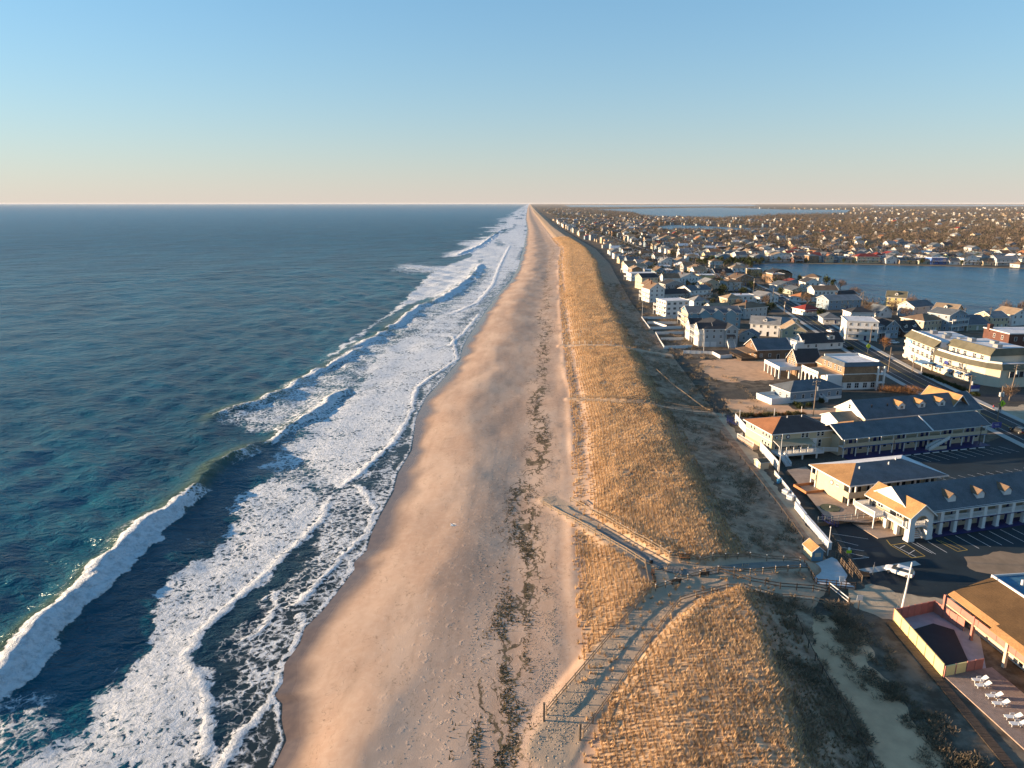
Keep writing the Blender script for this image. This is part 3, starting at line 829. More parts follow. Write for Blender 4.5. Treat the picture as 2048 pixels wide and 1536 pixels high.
class House:
    """a building in its own frame: origin at the near seaward corner, +x along the front, +y to the back"""
    def __init__(s, name, x, y, rz, w, d, label, cat='house', group=None, z=None):
        s.w, s.d = w, d
        s.e = empty(name, x, y, TOWN_Z if z is None else z, rz, label, cat, group)
    def p(s, name, mb, mats, **k): return part(s.e, name, mb, mats, **k)
    def body(s, eave, mat, x0=0, x1=None, y0=0, y1=None, z0=-0.3, name='wall', gable=None, rise=0):
        x1 = s.w if x1 is None else x1; y1 = s.d if y1 is None else y1
        b = MB()
        if gable == 'x':      # ridge runs along x: triangles on the left and right walls
            ym = (y0 + y1) / 2
            prof = [(y0, z0), (y1, z0), (y1, eave), (ym, eave + rise), (y0, eave)]
            v = [(x0, a, c) for a, c in prof] + [(x1, a, c) for a, c in prof]
        elif gable == 'y':
            xm = (x0 + x1) / 2
            prof = [(x0, z0), (x1, z0), (x1, eave), (xm, eave + rise), (x0, eave)]
            v = [(a, y1, c) for a, c in prof] + [(a, y0, c) for a, c in prof]
        if gable:
            b.add(v, [(0, 4, 3, 2, 1), (5, 6, 7, 8, 9)] + [(i, (i + 1) % 5, 5 + (i + 1) % 5, 5 + i) for i in range(5)])
        else: b.box(x0, x1, y0, y1, z0, eave)
        return s.p(name, b, mat)
    def roof(s, kind, eave, rise, mat, x0=0, x1=None, y0=0, y1=None, o=0.45, t=0.16, name='roof', mats=None, trim=True):
        x1 = s.w if x1 is None else x1; y1 = s.d if y1 is None else y1
        b = MB(); m = [0, 1, 2, 3] if mats else [0, 0, 0, 0]
        if kind == 'gable_x':
            ym = (y0 + y1) / 2; sl = rise / (ym - y0); zo = eave - o * sl; g = 0.05
            b.slab([(x0 - o, y0 - o, zo + g), (x1 + o, y0 - o, zo + g), (x1 + o, ym, eave + rise + g), (x0 - o, ym, eave + rise + g)], t, m[0])
            b.slab([(x1 + o, y1 + o, zo + g), (x0 - o, y1 + o, zo + g), (x0 - o, ym, eave + rise + g), (x1 + o, ym, eave + rise + g)], t, m[1])
        elif kind == 'gable_y':
            xm = (x0 + x1) / 2; sl = rise / (xm - x0); zo = eave - o * sl; g = 0.05
            b.slab([(x0 - o, y1 + o, zo + g), (x0 - o, y0 - o, zo + g), (xm, y0 - o, eave + rise + g), (xm, y1 + o, eave + rise + g)], t, m[0])
            b.slab([(x1 + o, y0 - o, zo + g), (x1 + o, y1 + o, zo + g), (xm, y1 + o, eave + rise + g), (xm, y0 - o, eave + rise + g)], t, m[1])
        elif kind == 'hip':
            X0, X1, Y0, Y1 = x0 - o, x1 + o, y0 - o, y1 + o
            h = min(X1 - X0, Y1 - Y0) / 2
            if X1 - X0 >= Y1 - Y0: ra, rb = (X0 + h, (Y0 + Y1) / 2, eave + rise), (X1 - h, (Y0 + Y1) / 2, eave + rise)
            else: ra, rb = ((X0 + X1) / 2, Y0 + h, eave + rise), ((X0 + X1) / 2, Y1 - h, eave + rise)
            A, B, C_, D = (X0, Y0, eave), (X1, Y0, eave), (X1, Y1, eave), (X0, Y1, eave)
            b.add([A, B, C_, D], [(3, 2, 1, 0)], 0)
            if X1 - X0 >= Y1 - Y0:
                b.add([A, B, rb, ra], [(0, 1, 2, 3)], m[0]); b.add([B, C_, rb], [(0, 1, 2)], m[2]); b.add([C_, D, ra, rb], [(0, 1, 2, 3)], m[1]); b.add([D, A, ra], [(0, 1, 2)], m[3])
            else:
                b.add([A, B, ra], [(0, 1, 2)], m[0]); b.add([B, C_, rb, ra], [(0, 1, 2, 3)], m[2]); b.add([C_, D, rb], [(0, 1, 2)], m[1]); b.add([D, A, ra, rb], [(0, 1, 2, 3)], m[3])
        elif kind == 'flat':
            b.box(x0 - o * .4, x1 + o * .4, y0 - o * .4, y1 + o * .4, eave, eave + 0.18, m[0])
        elif kind == 'shed':
            b.slab([(x0 - o, y0 - o, eave), (x1 + o, y0 - o, eave), (x1 + o, y1 + o, eave + rise), (x0 - o, y1 + o, eave + rise)], t, m[0])
        elif kind == 'gambrel':
            xm = (x0 + x1) / 2; k1 = (xm - x0) * 0.45; z1 = eave + rise * 0.68
            for sg in (-1, 1):
                xo = x0 - o * .5 if sg < 0 else x1 + o * .5; xk = x0 + k1 if sg < 0 else x1 - k1
                q = [(xo, y1 + o, eave), (xo, y0 - o, eave), (xk, y0 - o, z1 + .05), (xk, y1 + o, z1 + .05)]
                q2 = [(xk, y1 + o, z1 + .05), (xk, y0 - o, z1 + .05), (xm, y0 - o, eave + rise + .05), (xm, y1 + o, eave + rise + .05)]
                if sg > 0: q, q2 = q[::-1], q2[::-1]
                b.slab(q, t, 0); b.slab(q2, t, 0)
        r = s.p(name, b, mats or mat)
        if trim and kind in ('hip', 'flat'):
            f = MB(); e0, e1, th = (0.02, 0.22, 0.05) if kind == 'hip' else (-0.05, 0.34, 0.16)
            ov = o if kind == 'hip' else o * .4
            X0, X1, Y0, Y1 = x0 - ov, x1 + ov, y0 - ov, y1 + ov
            zt, zb = eave + e0 * 0 + (0.02 if kind == 'hip' else e1), eave - (0.24 if kind == 'hip' else 0.1)
            f.box(X0 - th, X1 + th, Y0 - th, Y0, zb, zt); f.box(X0 - th, X1 + th, Y1, Y1 + th, zb, zt)
            f.box(X0 - th, X0, Y0, Y1, zb, zt); f.box(X1, X1 + th, Y0, Y1, zb, zt)
            part(r, 'fascia', f, TRIM)
        elif trim and kind in ('gable_x', 'gable_y'):
            f = MB(); g = 0.05
            if kind == 'gable_x':
                ym = (y0 + y1) / 2; zo = eave - o * rise / (ym - y0)
                for x in (x0 - o - .03, x1 + o + .03):
                    f.bar((x, y0 - o, zo - t * .5 + g), (x, ym, eave + rise - t * .5 + g), 0.06, t * 1.5); f.bar((x, y1 + o, zo - t * .5 + g), (x, ym, eave + rise - t * .5 + g), 0.06, t * 1.5)
                f.box(x0 - o, x1 + o, y0 - o - .06, y0 - o - .003, zo - t, zo + .02)
            else:
                xm = (x0 + x1) / 2; zo = eave - o * rise / (xm - x0)
                for y in (y0 - o - .03, y1 + o + .03):
                    f.bar((x0 - o, y, zo - t * .5 + g), (xm, y, eave + rise - t * .5 + g), 0.06, t * 1.5); f.bar((x1 + o, y, zo - t * .5 + g), (xm, y, eave + rise - t * .5 + g), 0.06, t * 1.5)
                f.box(x0 - o - .06, x0 - o - .003, y0 - o, y1 + o, zo - t, zo + .02)
            part(r, 'fascia', f, TRIM)
        return r
    def win(s, face, u, z, w=1.1, h=1.4, panes=1, frame=TRIM, at=0.0, name='window', me=None):
        me = me or window_mesh(w, h, panes, frame)
        if face == 'front': loc, r = (u, at, z), 0
        elif face == 'left': loc, r = (at, u, z), -math.pi / 2
        elif face == 'right': loc, r = (at if at else s.w, u, z), math.pi / 2
        else: loc, r = (u, at if at else s.d, z), math.pi
        return part(s.e, name, me, None, loc=loc, rz=r)
    def door(s, face, u, z=0, w=0.95, h=2.1, col=NAVY, at=0.0): return s.win(face, u, z, at=at, name='door', me=door_mesh(w, h, col))
    def wins(s, face, us, zs, w=1.1, h=1.4, panes=1, at=0.0, frame=TRIM):
        for z in zs:
            for u in us: s.win(face, u, z, w, h, panes, frame, at)
    def railing(s, pts, z, h=1.0, mat=WHITE, name='railing', solid=False, gap=0.35):
        b = MB()
        for (ax, ay), (bx, by) in zip(pts[:-1], pts[1:]):
            b.bar((ax, ay, z + h - .05), (bx, by, z + h - .05), 0.10); b.bar((ax, ay, z + .12), (bx, by, z + .12), 0.07)
            L = math.hypot(bx - ax, by - ay); n = max(1, int(L / gap))
            if solid: b.bar((ax, ay, z + h / 2), (bx, by, z + h / 2), 0.06, h - .1)
            else:
                for i in range(1, n):
                    t = i / n; x, y = ax + (bx - ax) * t, ay + (by - ay) * t
                    b.bar((x, y, z + .1), (x, y, z + h - .05), 0.07)
        for (x, y) in pts: b.box(x - .08, x + .08, y - .08, y + .08, z, z + h + .06)
        return s.p(name, b, mat)
    def deck(s, x0, x1, y0, y1, z, t=0.22, mat=None, name='deck'):
        return s.p(name, MB().box(x0, x1, y0, y1, z - t, z), mat or WOOD)
    def posts(s, pts, z0, z1, w=0.2, mat=TRIM, name='post'):
        for x, y in pts: s.p(name, MB().box(-w / 2, w / 2, -w / 2, w / 2, z0, z1), mat, loc=(x, y, 0))
    def dormer(s, cx, y, z, w, depth, h, rise, wmat, rmat, face='front', win=True):
        """gabled dormer looking out of the front (or left) slope"""
        b = MB()
        prof = [(-w / 2, 0), (w / 2, 0), (w / 2, h), (0, h + rise), (-w / 2, h)]
        v = [(a, depth, c) for a, c in prof] + [(a, 0, c) for a, c in prof]
        b.add(v, [(0, 4, 3, 2, 1), (5, 6, 7, 8, 9)] + [(i, (i + 1) % 5, 5 + (i + 1) % 5, 5 + i) for i in range(5)])
        loc, r = ((cx, y, z), 0) if face == 'front' else (((y, cx, z), -math.pi / 2) if face == 'left' else ((cx, y, z), math.pi))
        d = part(s.e, 'dormer', b, wmat, loc=loc, rz=r)
        q = MB(); o = 0.18; sl = rise / (w / 2); zo = h - o * sl
        q.slab([(-w / 2 - o, depth, zo + .04), (-w / 2 - o, -o, zo + .04), (0, -o, h + rise + .04), (0, depth, h + rise + .04)], .08)
        q.slab([(w / 2 + o, -o, zo + .04), (w / 2 + o, depth, zo + .04), (0, depth, h + rise + .04), (0, -o, h + rise + .04)], .08)
        part(d, 'dormer_roof', q, rmat)
        if win: part(d, 'window', window_mesh(w * .5, h * .75), None, loc=(0, 0, h * .15))
        return d
    def chimney(s, x, y, z0, z1, w=0.7, mat=None):
        b = MB().box(x - w / 2, x + w / 2, y - w / 2, y + w / 2, z0, z1); b.box(x - w * .6, x + w * .6, y - w * .6, y + w * .6, z1, z1 + .12)
        return s.p('chimney', b, mat or wallm('brick'))
    def steps(s, x0, x1, y0, y1, z0, z1, axis='y', mat=WHITE, n=8, name='stairs'):
        b = MB()
        for i in range(n):
            t0, t1 = i / n, (i + 1) / n
            zt = z0 + (z1 - z0) * t1
            if axis == 'y': b.box(x0, x1, y0 + (y1 - y0) * t0, y0 + (y1 - y0) * t1, zt - .16, zt)
            else: b.box(x0 + (x1 - x0) * t0, x0 + (x1 - x0) * t1, y0, y1, zt - .16, zt)
        for e in (0, 1):
            if axis == 'y':
                x = (x0, x1)[e]; b.bar((x, y0, z0 + .95), (x, y1, z1 + .95), .08); b.bar((x, y0, z0 + .5), (x, y1, z1 + .5), .05, .5); b.bar((x, y0, z0), (x, y0, z0 + 1.0), .1)
            else:
                y = (y0, y1)[e]; b.bar((x0, y, z0 + .95), (x1, y, z1 + .95), .08); b.bar((x0, y, z0 + .5), (x1, y, z1 + .5), .05, .5); b.bar((x0, y, z0), (x0, y, z0 + 1.0), .1)
        return s.p(name, b, mat)

def H_px(name, a, b, d, label, cat='house', group=None, rot=None, z=None):
    """house whose front foot runs between two surveyed ground points"""
    A, B = G(a[0], a[1], TOWN_Z if z is None else z), G(b[0], b[1], TOWN_Z if z is None else z)
    w = math.hypot(B[0] - A[0], B[1] - A[1])
    r = math.atan2(B[1] - A[1], B[0] - A[0]) if rot is None else R(rot)
    return House(name, A[0], A[1], r, w, d, label, cat, group, z)
FOOT = []          # footprints (x, y, radius) kept clear by the street filler
def claim(h):
    c, s = math.cos(h.e.rotation_euler[2]), math.sin(h.e.rotation_euler[2])
    x, y = h.e.location[0] + c * h.w / 2 - s * h.d / 2, h.e.location[1] + s * h.w / 2 + c * h.d / 2
    FOOT.append((x, y, 0.5 * math.hypot(h.w, h.d) * 0.95 + 3))
    return h
# ------------------------------------------------------------ water inland, roads, lots
SANDM = plain('loose_sand', (0.42, 0.335, 0.235), 0.95, 0.22, 0.5, bump=0.04, bsc=3.0, spec=0.1)
PALESAND = plain('pale_sand', (0.58, 0.35, 0.205), 0.95, 0.2, 0.4, bump=0.05, bsc=2.0, spec=0.1)
PAVER = plain('brick_pavers', (0.34, 0.25, 0.19), 0.85, 0.2, 1.2, bump=0.01, bsc=6)
LAKE_PX = [(1440, 538), (1500, 529), (1560, 527), (1700, 529), (1900, 533), (2048, 538), (2600, 552), (2600, 650), (2200, 640), (2048, 634), (1960, 632), (1860, 626), (1790, 616), (1720, 600), (1690, 586), (1620, 565), (1560, 550), (1500, 541)]
INLETS_PX = [[(1300, 456), (1345, 450), (1420, 453), (1470, 456), (1545, 457), (1560, 462), (1470, 467), (1400, 466), (1330, 465)],
             [(1180, 419), (1300, 417), (1440, 415), (1560, 419), (1700, 420), (1690, 427), (1560, 430), (1420, 437), (1330, 436), (1285, 431), (1270, 425)],
             [(1128, 410.5), (1500, 409), (1520, 412), (1300, 414), (1140, 414)], [(1740, 410), (2048, 410), (2048, 412), (1760, 412.5)]]
LAKES = [GL(LAKE_PX, TOWN_Z)] + [GL(q, TOWN_Z) for q in INLETS_PX]
sheet('lake', LAKES[0], TOWN_Z + 0.10, mat_calm('lake_water'), 'blue coastal lake behind the beach houses')
for i, n in enumerate(('channel', 'lagoon', 'bay', 'bay_water')):
    sheet(n, LAKES[i + 1], TOWN_Z + 0.3 + 0.2 * i, mat_calm('water_' + n, sc=0.5), ['narrow blue channel among far houses', 'wide blue lagoon near the horizon', 'thin line of bay water on the horizon', 'pale strip of bay beyond the woods'][i])
# grassy bank round the lake
bank = MB()
LK = LAKES[0]
for i in range(len(LK) - 1):
    a, b = LK[i], LK[i + 1]
    t = (b - a) / (np.hypot(*(b - a)) + 1e-9); nrm = np.array([t[1], -t[0]])
    nrm = -nrm if i < 6 else -nrm
    q = [a - nrm * 0.5, b - nrm * 0.5, b + nrm * 7, a + nrm * 7]
    bank.add([(q[0][0], q[0][1], TOWN_Z + .12), (q[1][0], q[1][1], TOWN_Z + .12), (q[2][0], q[2][1], TOWN_Z + .55), (q[3][0], q[3][1], TOWN_Z + .55)], [(0, 1, 2, 3)])
link('shore', bank.mesh('shore', [plain('bank_grass', (0.16, 0.12, 0.07), 0.95, 0.35, 0.6)]), kind='structure', label='brown grassy bank round the lake')

def ribbon(name, pts, w, z, mat, label, kerb=True, kind='structure'):
    pts = np.asarray(pts, float); b = MB(); n = len(pts)
    tang = np.gradient(pts, axis=0); tang /= np.hypot(tang[:, 0], tang[:, 1])[:, None]
    nrm = np.stack([-tang[:, 1], tang[:, 0]], 1)
    Lf, Rt = pts + nrm * w / 2, pts - nrm * w / 2
    for i in range(n - 1):
        b.add([(*Rt[i], z), (*Rt[i + 1], z), (*Lf[i + 1], z), (*Lf[i], z)], [(0, 1, 2, 3)])
    o = link(name, b.mesh(name, [mat]), kind=kind, label=label)
    return o, nrm, pts
def smooth_line(p, n=60):
    p = np.asarray(p, float); t = np.concatenate([[0], np.cumsum(np.hypot(*np.diff(p, axis=0).T))])
    u = np.linspace(0, t[-1], n)
    q = np.stack([np.interp(u, t, p[:, 0]), np.interp(u, t, p[:, 1])], 1)
    for _ in range(6): q[1:-1] = (q[:-2] + 2 * q[1:-1] + q[2:]) / 4
    return q
ROAD = smooth_line([(137, 30), (137, 190), (137.5, 225), (139.5, 262), (147, 330), (154, 387), (163, 450), (171, 530), (172, 620), (167, 700), (160, 800), (156, 900), (150, 1200), (150, 1700)], 140)
ASPH = mat_asphalt()
_, nrm, rp = ribbon('road', ROAD, 12.0, TOWN_Z + 0.02, ASPH, 'dark asphalt main road running behind the beach houses')
for sgn, nm in ((1, 'pavement_sea_side'), (-1, 'pavement_town_side')):
    b = MB()
    for i in range(len(rp) - 1):
        a0, a1 = rp[i] + nrm[i] * 6.0 * sgn, rp[i + 1] + nrm[i + 1] * 6.0 * sgn
        c0, c1 = rp[i] + nrm[i] * 8.2 * sgn, rp[i + 1] + nrm[i + 1] * 8.2 * sgn
        z1 = TOWN_Z + .14
        v = [(*a0, z1), (*a1, z1), (*c1, z1), (*c0, z1), (*a0, TOWN_Z), (*a1, TOWN_Z)]
        b.add(v, [(0, 1, 2, 3), (0, 4, 5, 1)])
    link(nm, b.mesh(nm, [CONC]), kind='structure', label='concrete pavement with kerb along the main road')
ymk = MB()
for i in range(len(rp) - 1):
    for off in (-0.14, 0.14):
        a0, a1 = rp[i] + nrm[i] * (off - .06), rp[i + 1] + nrm[i + 1] * (off - .06); c0, c1 = rp[i] + nrm[i] * (off + .06), rp[i + 1] + nrm[i + 1] * (off + .06)
        ymk.add([(*a0, TOWN_Z + .026), (*a1, TOWN_Z + .026), (*c1, TOWN_Z + .026), (*c0, TOWN_Z + .026)], [(0, 1, 2, 3)], 0)
    for off in (-3.6, 3.6):
        a0, a1 = rp[i] + nrm[i] * (off - .07), rp[i + 1] + nrm[i + 1] * (off - .07); c0, c1 = rp[i] + nrm[i] * (off + .07), rp[i + 1] + nrm[i + 1] * (off + .07)
        ymk.add([(*a0, TOWN_Z + .026), (*a1, TOWN_Z + .026), (*c1, TOWN_Z + .026), (*c0, TOWN_Z + .026)], [(0, 1, 2, 3)], 1)
link('road_markings', ymk.mesh('road_markings', [YPAINT, PAINT]), kind='structure', label='yellow centre line and white edge lines of the main road')
# side streets
STREETS = []
def street(p, w, label):
    STREETS.append((np.asarray(p, float), w)); ribbon('side_street', smooth_line(p, 20), w, TOWN_Z + 0.012, mat_asphalt('street_asphalt', (0.03, 0.034, 0.04)), label)
sa = G(1392, 706); street([sa, G(1500, 704), (147, 323)], 7.5, 'short side street in front of the grey triplex')
street([(143, 290), (300, 300), (420, 306)], 8, 'side street leading inland beside the corner hotel')
street([(134, 224), (180, 232), (320, 250)], 9, 'side street leading inland in front of the corner hotel')
# car parks of the motels, sand lots
LOT_PX = [(1668, 1055), (1700, 1110), (1735, 1165), (1775, 1183), (1850, 1195), (1950, 1203), (2120, 1172), (2360, 1110), (2360, 905), (2020, 868), (1975, 886), (1745, 907), (1720, 925), (1760, 1000)]
sheet('car_park', GL(LOT_PX), TOWN_Z + 0.008, mat_asphalt('lot_asphalt', (0.010, 0.020, 0.027)), 'dark asphalt car park round the motels')
sheet('sand_lane', GL([(1424, 828), (1448, 829), (1545, 955), (1600, 1020), (1650, 1090), (1602, 1090), (1555, 1012), (1500, 948), (1440, 872)]), TOWN_Z + 0.03, SANDM, 'tan sand lane between dune brush and motel fence', rough=2.2)
sheet('sandy_street_end', GL([(1680, 1196), (1740, 1172), (1790, 1186), (1880, 1200), (1960, 1210), (2060, 1190), (2300, 1140), (2300, 1170), (2060, 1205), (1890, 1222), (1790, 1240), (1700, 1222)]), TOWN_Z + 0.014, SANDM, 'sand blown over the street end beside the pink motel', rough=2.2)
sheet('sand_lot', GL([(1602, 1250), (1640, 1240), (1700, 1252), (1745, 1320), (1790, 1400), (1880, 1536), (1930, 1640), (1790, 1640), (1735, 1536), (1660, 1400)]), TOWN_Z + 0.03, PALESAND, 'bare pale sand strip behind the near dune', rough=2.2)
sheet('dirt_lot', GL([(1940, 1122), (2048, 1100), (2300, 1050), (2300, 1120), (2048, 1150), (1960, 1146)]), TOWN_Z + 0.016, plain('dirt', (0.25, 0.18, 0.12), 0.95, 0.25, 0.4), 'bare brown earth beside the lower car park', rough=2.2)
sheet('pool_courtyard', GL([(1574, 940), (1612, 933), (1690, 1003), (1760, 1000), (1830, 1022), (1738, 1046), (1655, 1040)], TOWN_Z + .8), TOWN_Z + 0.8, PAVER, 'paved courtyard seaward of the middle motel')
sheet('pale_yard', GL([(1400, 722), (1500, 716), (1560, 728), (1545, 760), (1450, 765), (1405, 745)]), TOWN_Z + 0.02, PALESAND, 'pale sand yard below the brown bungalow', rough=2.2)
sheet('grey_yard', GL([(1450, 800), (1560, 800), (1590, 820), (1700, 815), (1690, 840), (1560, 835), (1470, 835)]), TOWN_Z + 0.02, PALESAND, 'sand yard round the grey ranch house', rough=2.2)
sheet('corner_lot', GL([(1985, 815), (2048, 812), (2200, 815), (2200, 870), (2060, 850), (2003, 826)]), TOWN_Z + 0.05, SANDM, 'sunlit sandy corner lot beside the crossing', rough=2.2)

# parking stripes
st = MB()
def stripe(a, b, w=0.11, m=0):
    A, B = np.array(G(*a)), np.array(G(*b)); t = (B - A) / np.hypot(*(B - A)); n = np.array([-t[1], t[0]]) * w / 2; z = TOWN_Z + .015
    st.add([(*(A - n), z), (*(B - n), z), (*(B + n), z), (*(A + n), z)], [(0, 1, 2, 3)], m)
zx = lambda x, y: (1720 + x / 6.244, 960 + y / 6.244)
for a, b, m in [((705, 795), (945, 940), 0), ((845, 780), (1085, 920), 0), ((950, 760), (1215, 905), 1), ((1050, 730), (1340, 885), 1), ((1190, 705), (1485, 868), 0), ((1340, 690), (1630, 848), 0), ((1480, 675), (1770, 826), 0),
                ((1610, 650), (1915, 810), 0), ((1750, 630), (2070, 795), 0), ((1900, 620), (2220, 780), 0), ((1215, 905), (1340, 885), 1), ((560, 800), (815, 965), 1), ((380, 825), (650, 985), 1), ((380, 825), (560, 800), 1), ((650, 985), (815, 962), 1),
                ((330, 760), (380, 825), 1), ((640, 790), (900, 930), 0), ((420, 830), (700, 975), 0), ((1000, 770), (1250, 880), 1), ((500, 860), (560, 830), 0), ((600, 940), (680, 890), 0)]:
    stripe(zx(*a), zx(*b), 0.12, m)
for a, b in [((1664, 1069), (1736, 1080)), ((1672, 1082), (1716, 1093)), ((1680, 1096), (1728, 1104)), ((1694, 1107), (1738, 1117)), ((1705, 1120), (1738, 1117))]: stripe(a, b, .11)
for i in range(15):                                  # upper car park: two rows
    lx = 8 + i * 2.75
    c, s_ = math.cos(R(16)), math.sin(R(16)); ox, oy = 78.0, 168.8
    for y0, y1 in ((-2.6, -7.4), (-16.5, -21.0)):
        A = (ox + c * lx - s_ * y0, oy + s_ * lx + c * y0); B = (ox + c * (lx + 1.2) - s_ * y1, oy + s_ * (lx + 1.2) + c * y1)
        t = np.array(B) - np.array(A); t /= np.hypot(*t); n = np.array([-t[1], t[0]]) * .055
        st.add([(*(np.array(A) - n), TOWN_Z + .015), (*(np.array(B) - n), TOWN_Z + .015), (*(np.array(B) + n), TOWN_Z + .015), (*(np.array(A) + n), TOWN_Z + .015)], [(0, 1, 2, 3)], 0)
link('parking_stripes', st.mesh('parking_stripes', [PAINT, YPAINT]), kind='structure', label='white and yellow stall lines on the motel car parks')

# ------------------------------------------------------------ motel with the arched portico (lower right)
MOT = R(16)
RC, RS = roofm('copper'), roofm('slate')
BEIGE, CREAM = wallm('beige'), wallm('cream')
h = claim(House('motel', 71.6, 123.8, MOT, 40, 12, 'two-storey motel with arched white portico, column gallery and three roof dormers', 'motel'))
h.body(5.0, BEIGE, 5.2, 42, 3.2, 11.6)
h.roof('gable_x', 5.15, 3.3, RS, 1.3, 43, 1.35, 11.7, 0.45)
gw = MB(); gw.add([(.95, 1.6, 5.1), (.95, 11.4, 5.1), (.95, 6.52, 8.3), (1.2, 1.6, 5.1), (1.2, 11.4, 5.1), (1.2, 6.52, 8.3)], [(0, 2, 1), (3, 4, 5), (0, 1, 4, 3), (1, 2, 5, 4), (2, 0, 3, 5)])
h.p('gable_wall', gw, TRIM)
h.p('gallery_floor', MB().box(5.3, 42, 1.0, 3.2, 2.55, 2.8), TRIM)
h.p('gallery_band', MB().box(5.3, 42, 0.93, 0.99, 2.5, 2.66), NAVY)
h.p('eave_beam', MB().box(5.3, 42, 1.05, 1.35, 4.75, 5.05), TRIM)
for k in range(10):
    x = 8.3 + 3.42 * k
    h.p('column', MB().box(-.38, .38, -.36, .36, 0, 4.75).box(-.44, .44, -.42, .42, 0, .3), TRIM, loc=(x, 1.3, 0))
    if k < 9: h.railing([(x + .4, 1.15), (x + 3.02, 1.15)], 2.8, 1.0, WHITE, gap=0.2)
    for z0 in (0.05, 2.82):
        if k % 2: h.door('front', x + 1.3, z0, 0.95, 2.05, NAVY, 3.2); h.door('front', x + 2.5, z0, 0.95, 2.05, NAVY, 3.2)
        else: h.win('front', x + 1.2, z0 + .9, 1.2, 0.95, 1, BLACK, 3.2); h.win('front', x + 2.7, z0 + .9, 0.9, 0.95, 1, BLACK, 3.2)
h.p('sidewalk', MB().box(5.2, 42, 0.2, 3.2, 0.02, 0.12), NAVY)
for px, py in ((1918.6, 1009), (1976, 1001.5), (2031.5, 995)):
    X, Y = G(px, py, 8.2); dx, dy = X - 71.6, Y - 123.8
    lx, ly = dx * math.cos(MOT) + dy * math.sin(MOT), -dx * math.sin(MOT) + dy * math.cos(MOT)
    h.dormer(lx, 2.4, 5.72, 1.75, 3.2, 1.15, 0.75, TRIM, roofm('brown'), win=False)
# wing with the arch
h.body(5.0, CREAM, 0.9, 4.9, 2.6, 11.2, name='wing_wall')
h.roof('gable_y', 5.15, 2.15, RC, 0.0, 5.2, 0.0, 11.2, 0.4, name='wing_roof')
ar = MB(); n = 14
inner = [(1.15, 0.0)] + [(2.6 - 1.45 * math.cos(math.pi * i / n), 3.6 + 1.45 * math.sin(math.pi * i / n)) for i in range(n + 1)] + [(4.05, 0.0)]
outer = [(0, 0.0)] + [(0, 3.6)] + [(2.6 - 2.6 * math.cos(math.pi * i / n) if True else 0, 0) for i in range(0)]
def outp(x): return 5.1 + 2.1 * (1 - abs(x - 2.6) / 2.6)
ov = []
for (a, c) in inner:
    t = (a - 1.15) / 2.9
    ov.append((5.2 * t, 0.0 if c == 0.0 else outp(5.2 * t)))
for i in range(len(inner) - 1):
    q = [ov[i], inner[i], inner[i + 1], ov[i + 1]]
    v = [(a, 0.0, c) for a, c in q] + [(a, 0.45, c) for a, c in q]
    ar.add(v, [(0, 1, 2, 3), (7, 6, 5, 4), (1, 5, 6, 2), (0, 3, 7, 4)])
h.p('arch_front', ar, TRIM)
h.p('pillar', MB().box(-.1, 1.2, -.12, 1.0, 0, 2.5).box(-.18, 1.28, -.2, 1.08, 0, .5), TRIM)
h.p('pillar', MB().box(4.0, 5.3, -.12, 1.0, 0, 2.5).box(3.92, 5.38, -.2, 1.08, 0, .5), TRIM)
h.posts([(0.3, 3.2), (0.3, 6.0)], 0, 2.6, .7, TRIM, 'pillar')
h.p('balcony_floor', MB().box(-0.5, 4.9, 0.5, 2.6, 2.5, 2.75).box(-0.5, 0.88, 2.6, 6, 2.5, 2.75).box(-2.6, 0.88, 6, 11.4, 2.5, 2.75), TRIM)
h.railing([(0.0, .8), (-0.5, 1.2), (-0.5, 6.0), (-2.6, 6.0), (-2.6, 11.4), (0.8, 11.4)], 2.75, 1.05, WHITE, gap=.2)
h.railing([(1.2, .6), (4.0, .6)], 2.75, 1.05, WHITE, gap=.2)
h.posts([(-2.4, 6.3), (-2.4, 11.1)], 0, 2.5, .18)
for u in (3.6, 8.5): h.win('left', u, 3.3, 1.5, 1.5, 2, at=.9)
h.door('left', 5.2, 2.8, 1.6, 2.1, GLASS, .9); h.door('left', 10.2, 2.8, .95, 2.1, GLASS, .9)
h.steps(1.5, 3.6, 0.6, 3.0, 0.0, 2.6, 'y', WHITE, 9)
h.p('patio', MB().box(-4.5, 0.85, 2.5, 10.0, 0.0, 0.14), PAVER)

# ------------------------------------------------------------ motel with the hipped roof (middle)
h = claim(House('motel', 66.6, 138.4, R(15.5), 23.6, 12.0, 'two-storey cream motel under a low hipped roof, sunlight painted tan on its seaward slope', 'motel'))
h.body(5.3, CREAM, 0.0, 23.4, 1.7, 10.2)
h.roof('hip', 5.4, 2.1, RS, 0, 23.6, 0, 12.0, 0.55, mats=[RS, roofm('white'), roofm('white'), RC])  # seaward slope coloured copper for the low sun on the slate
h.p('gallery_floor', MB().box(-0.2, 23.8, -0.2, 1.7, 2.5, 2.75).box(-0.2, 23.6, 10.2, 12.0, 2.5, 2.75), TRIM)
h.p('gallery_parapet', MB().box(-0.3, 23.9, -0.32, -0.2, 2.45, 3.75).box(-0.32, -0.2, -0.2, 1.65, 2.45, 3.75), BEIGE)
h.p('gallery_parapet', MB().box(-0.32, -0.2, 10.25, 12.0, 2.45, 3.75), CREAM)
h.posts([(0.2, 0.1), (1.6, 0.1), (5.2, .1), (8.9, .1), (12.6, .1), (16.3, .1), (20, .1), (23.4, .1), (-.1, 11.9), (-.1, 10.4)], 0, 5.35, .28)
for i in range(6):
    x = 1.6 + i * 3.7
    for z0 in (0.05, 2.8):
        h.door('front', x + .9, z0, .9, 2.05, BLACK, 1.7); h.door('front', x + 2.2, z0, .9, 2.05, BLACK, 1.7)
h.win('left', 3.6, 3.6, 0.9, 0.7, 2)
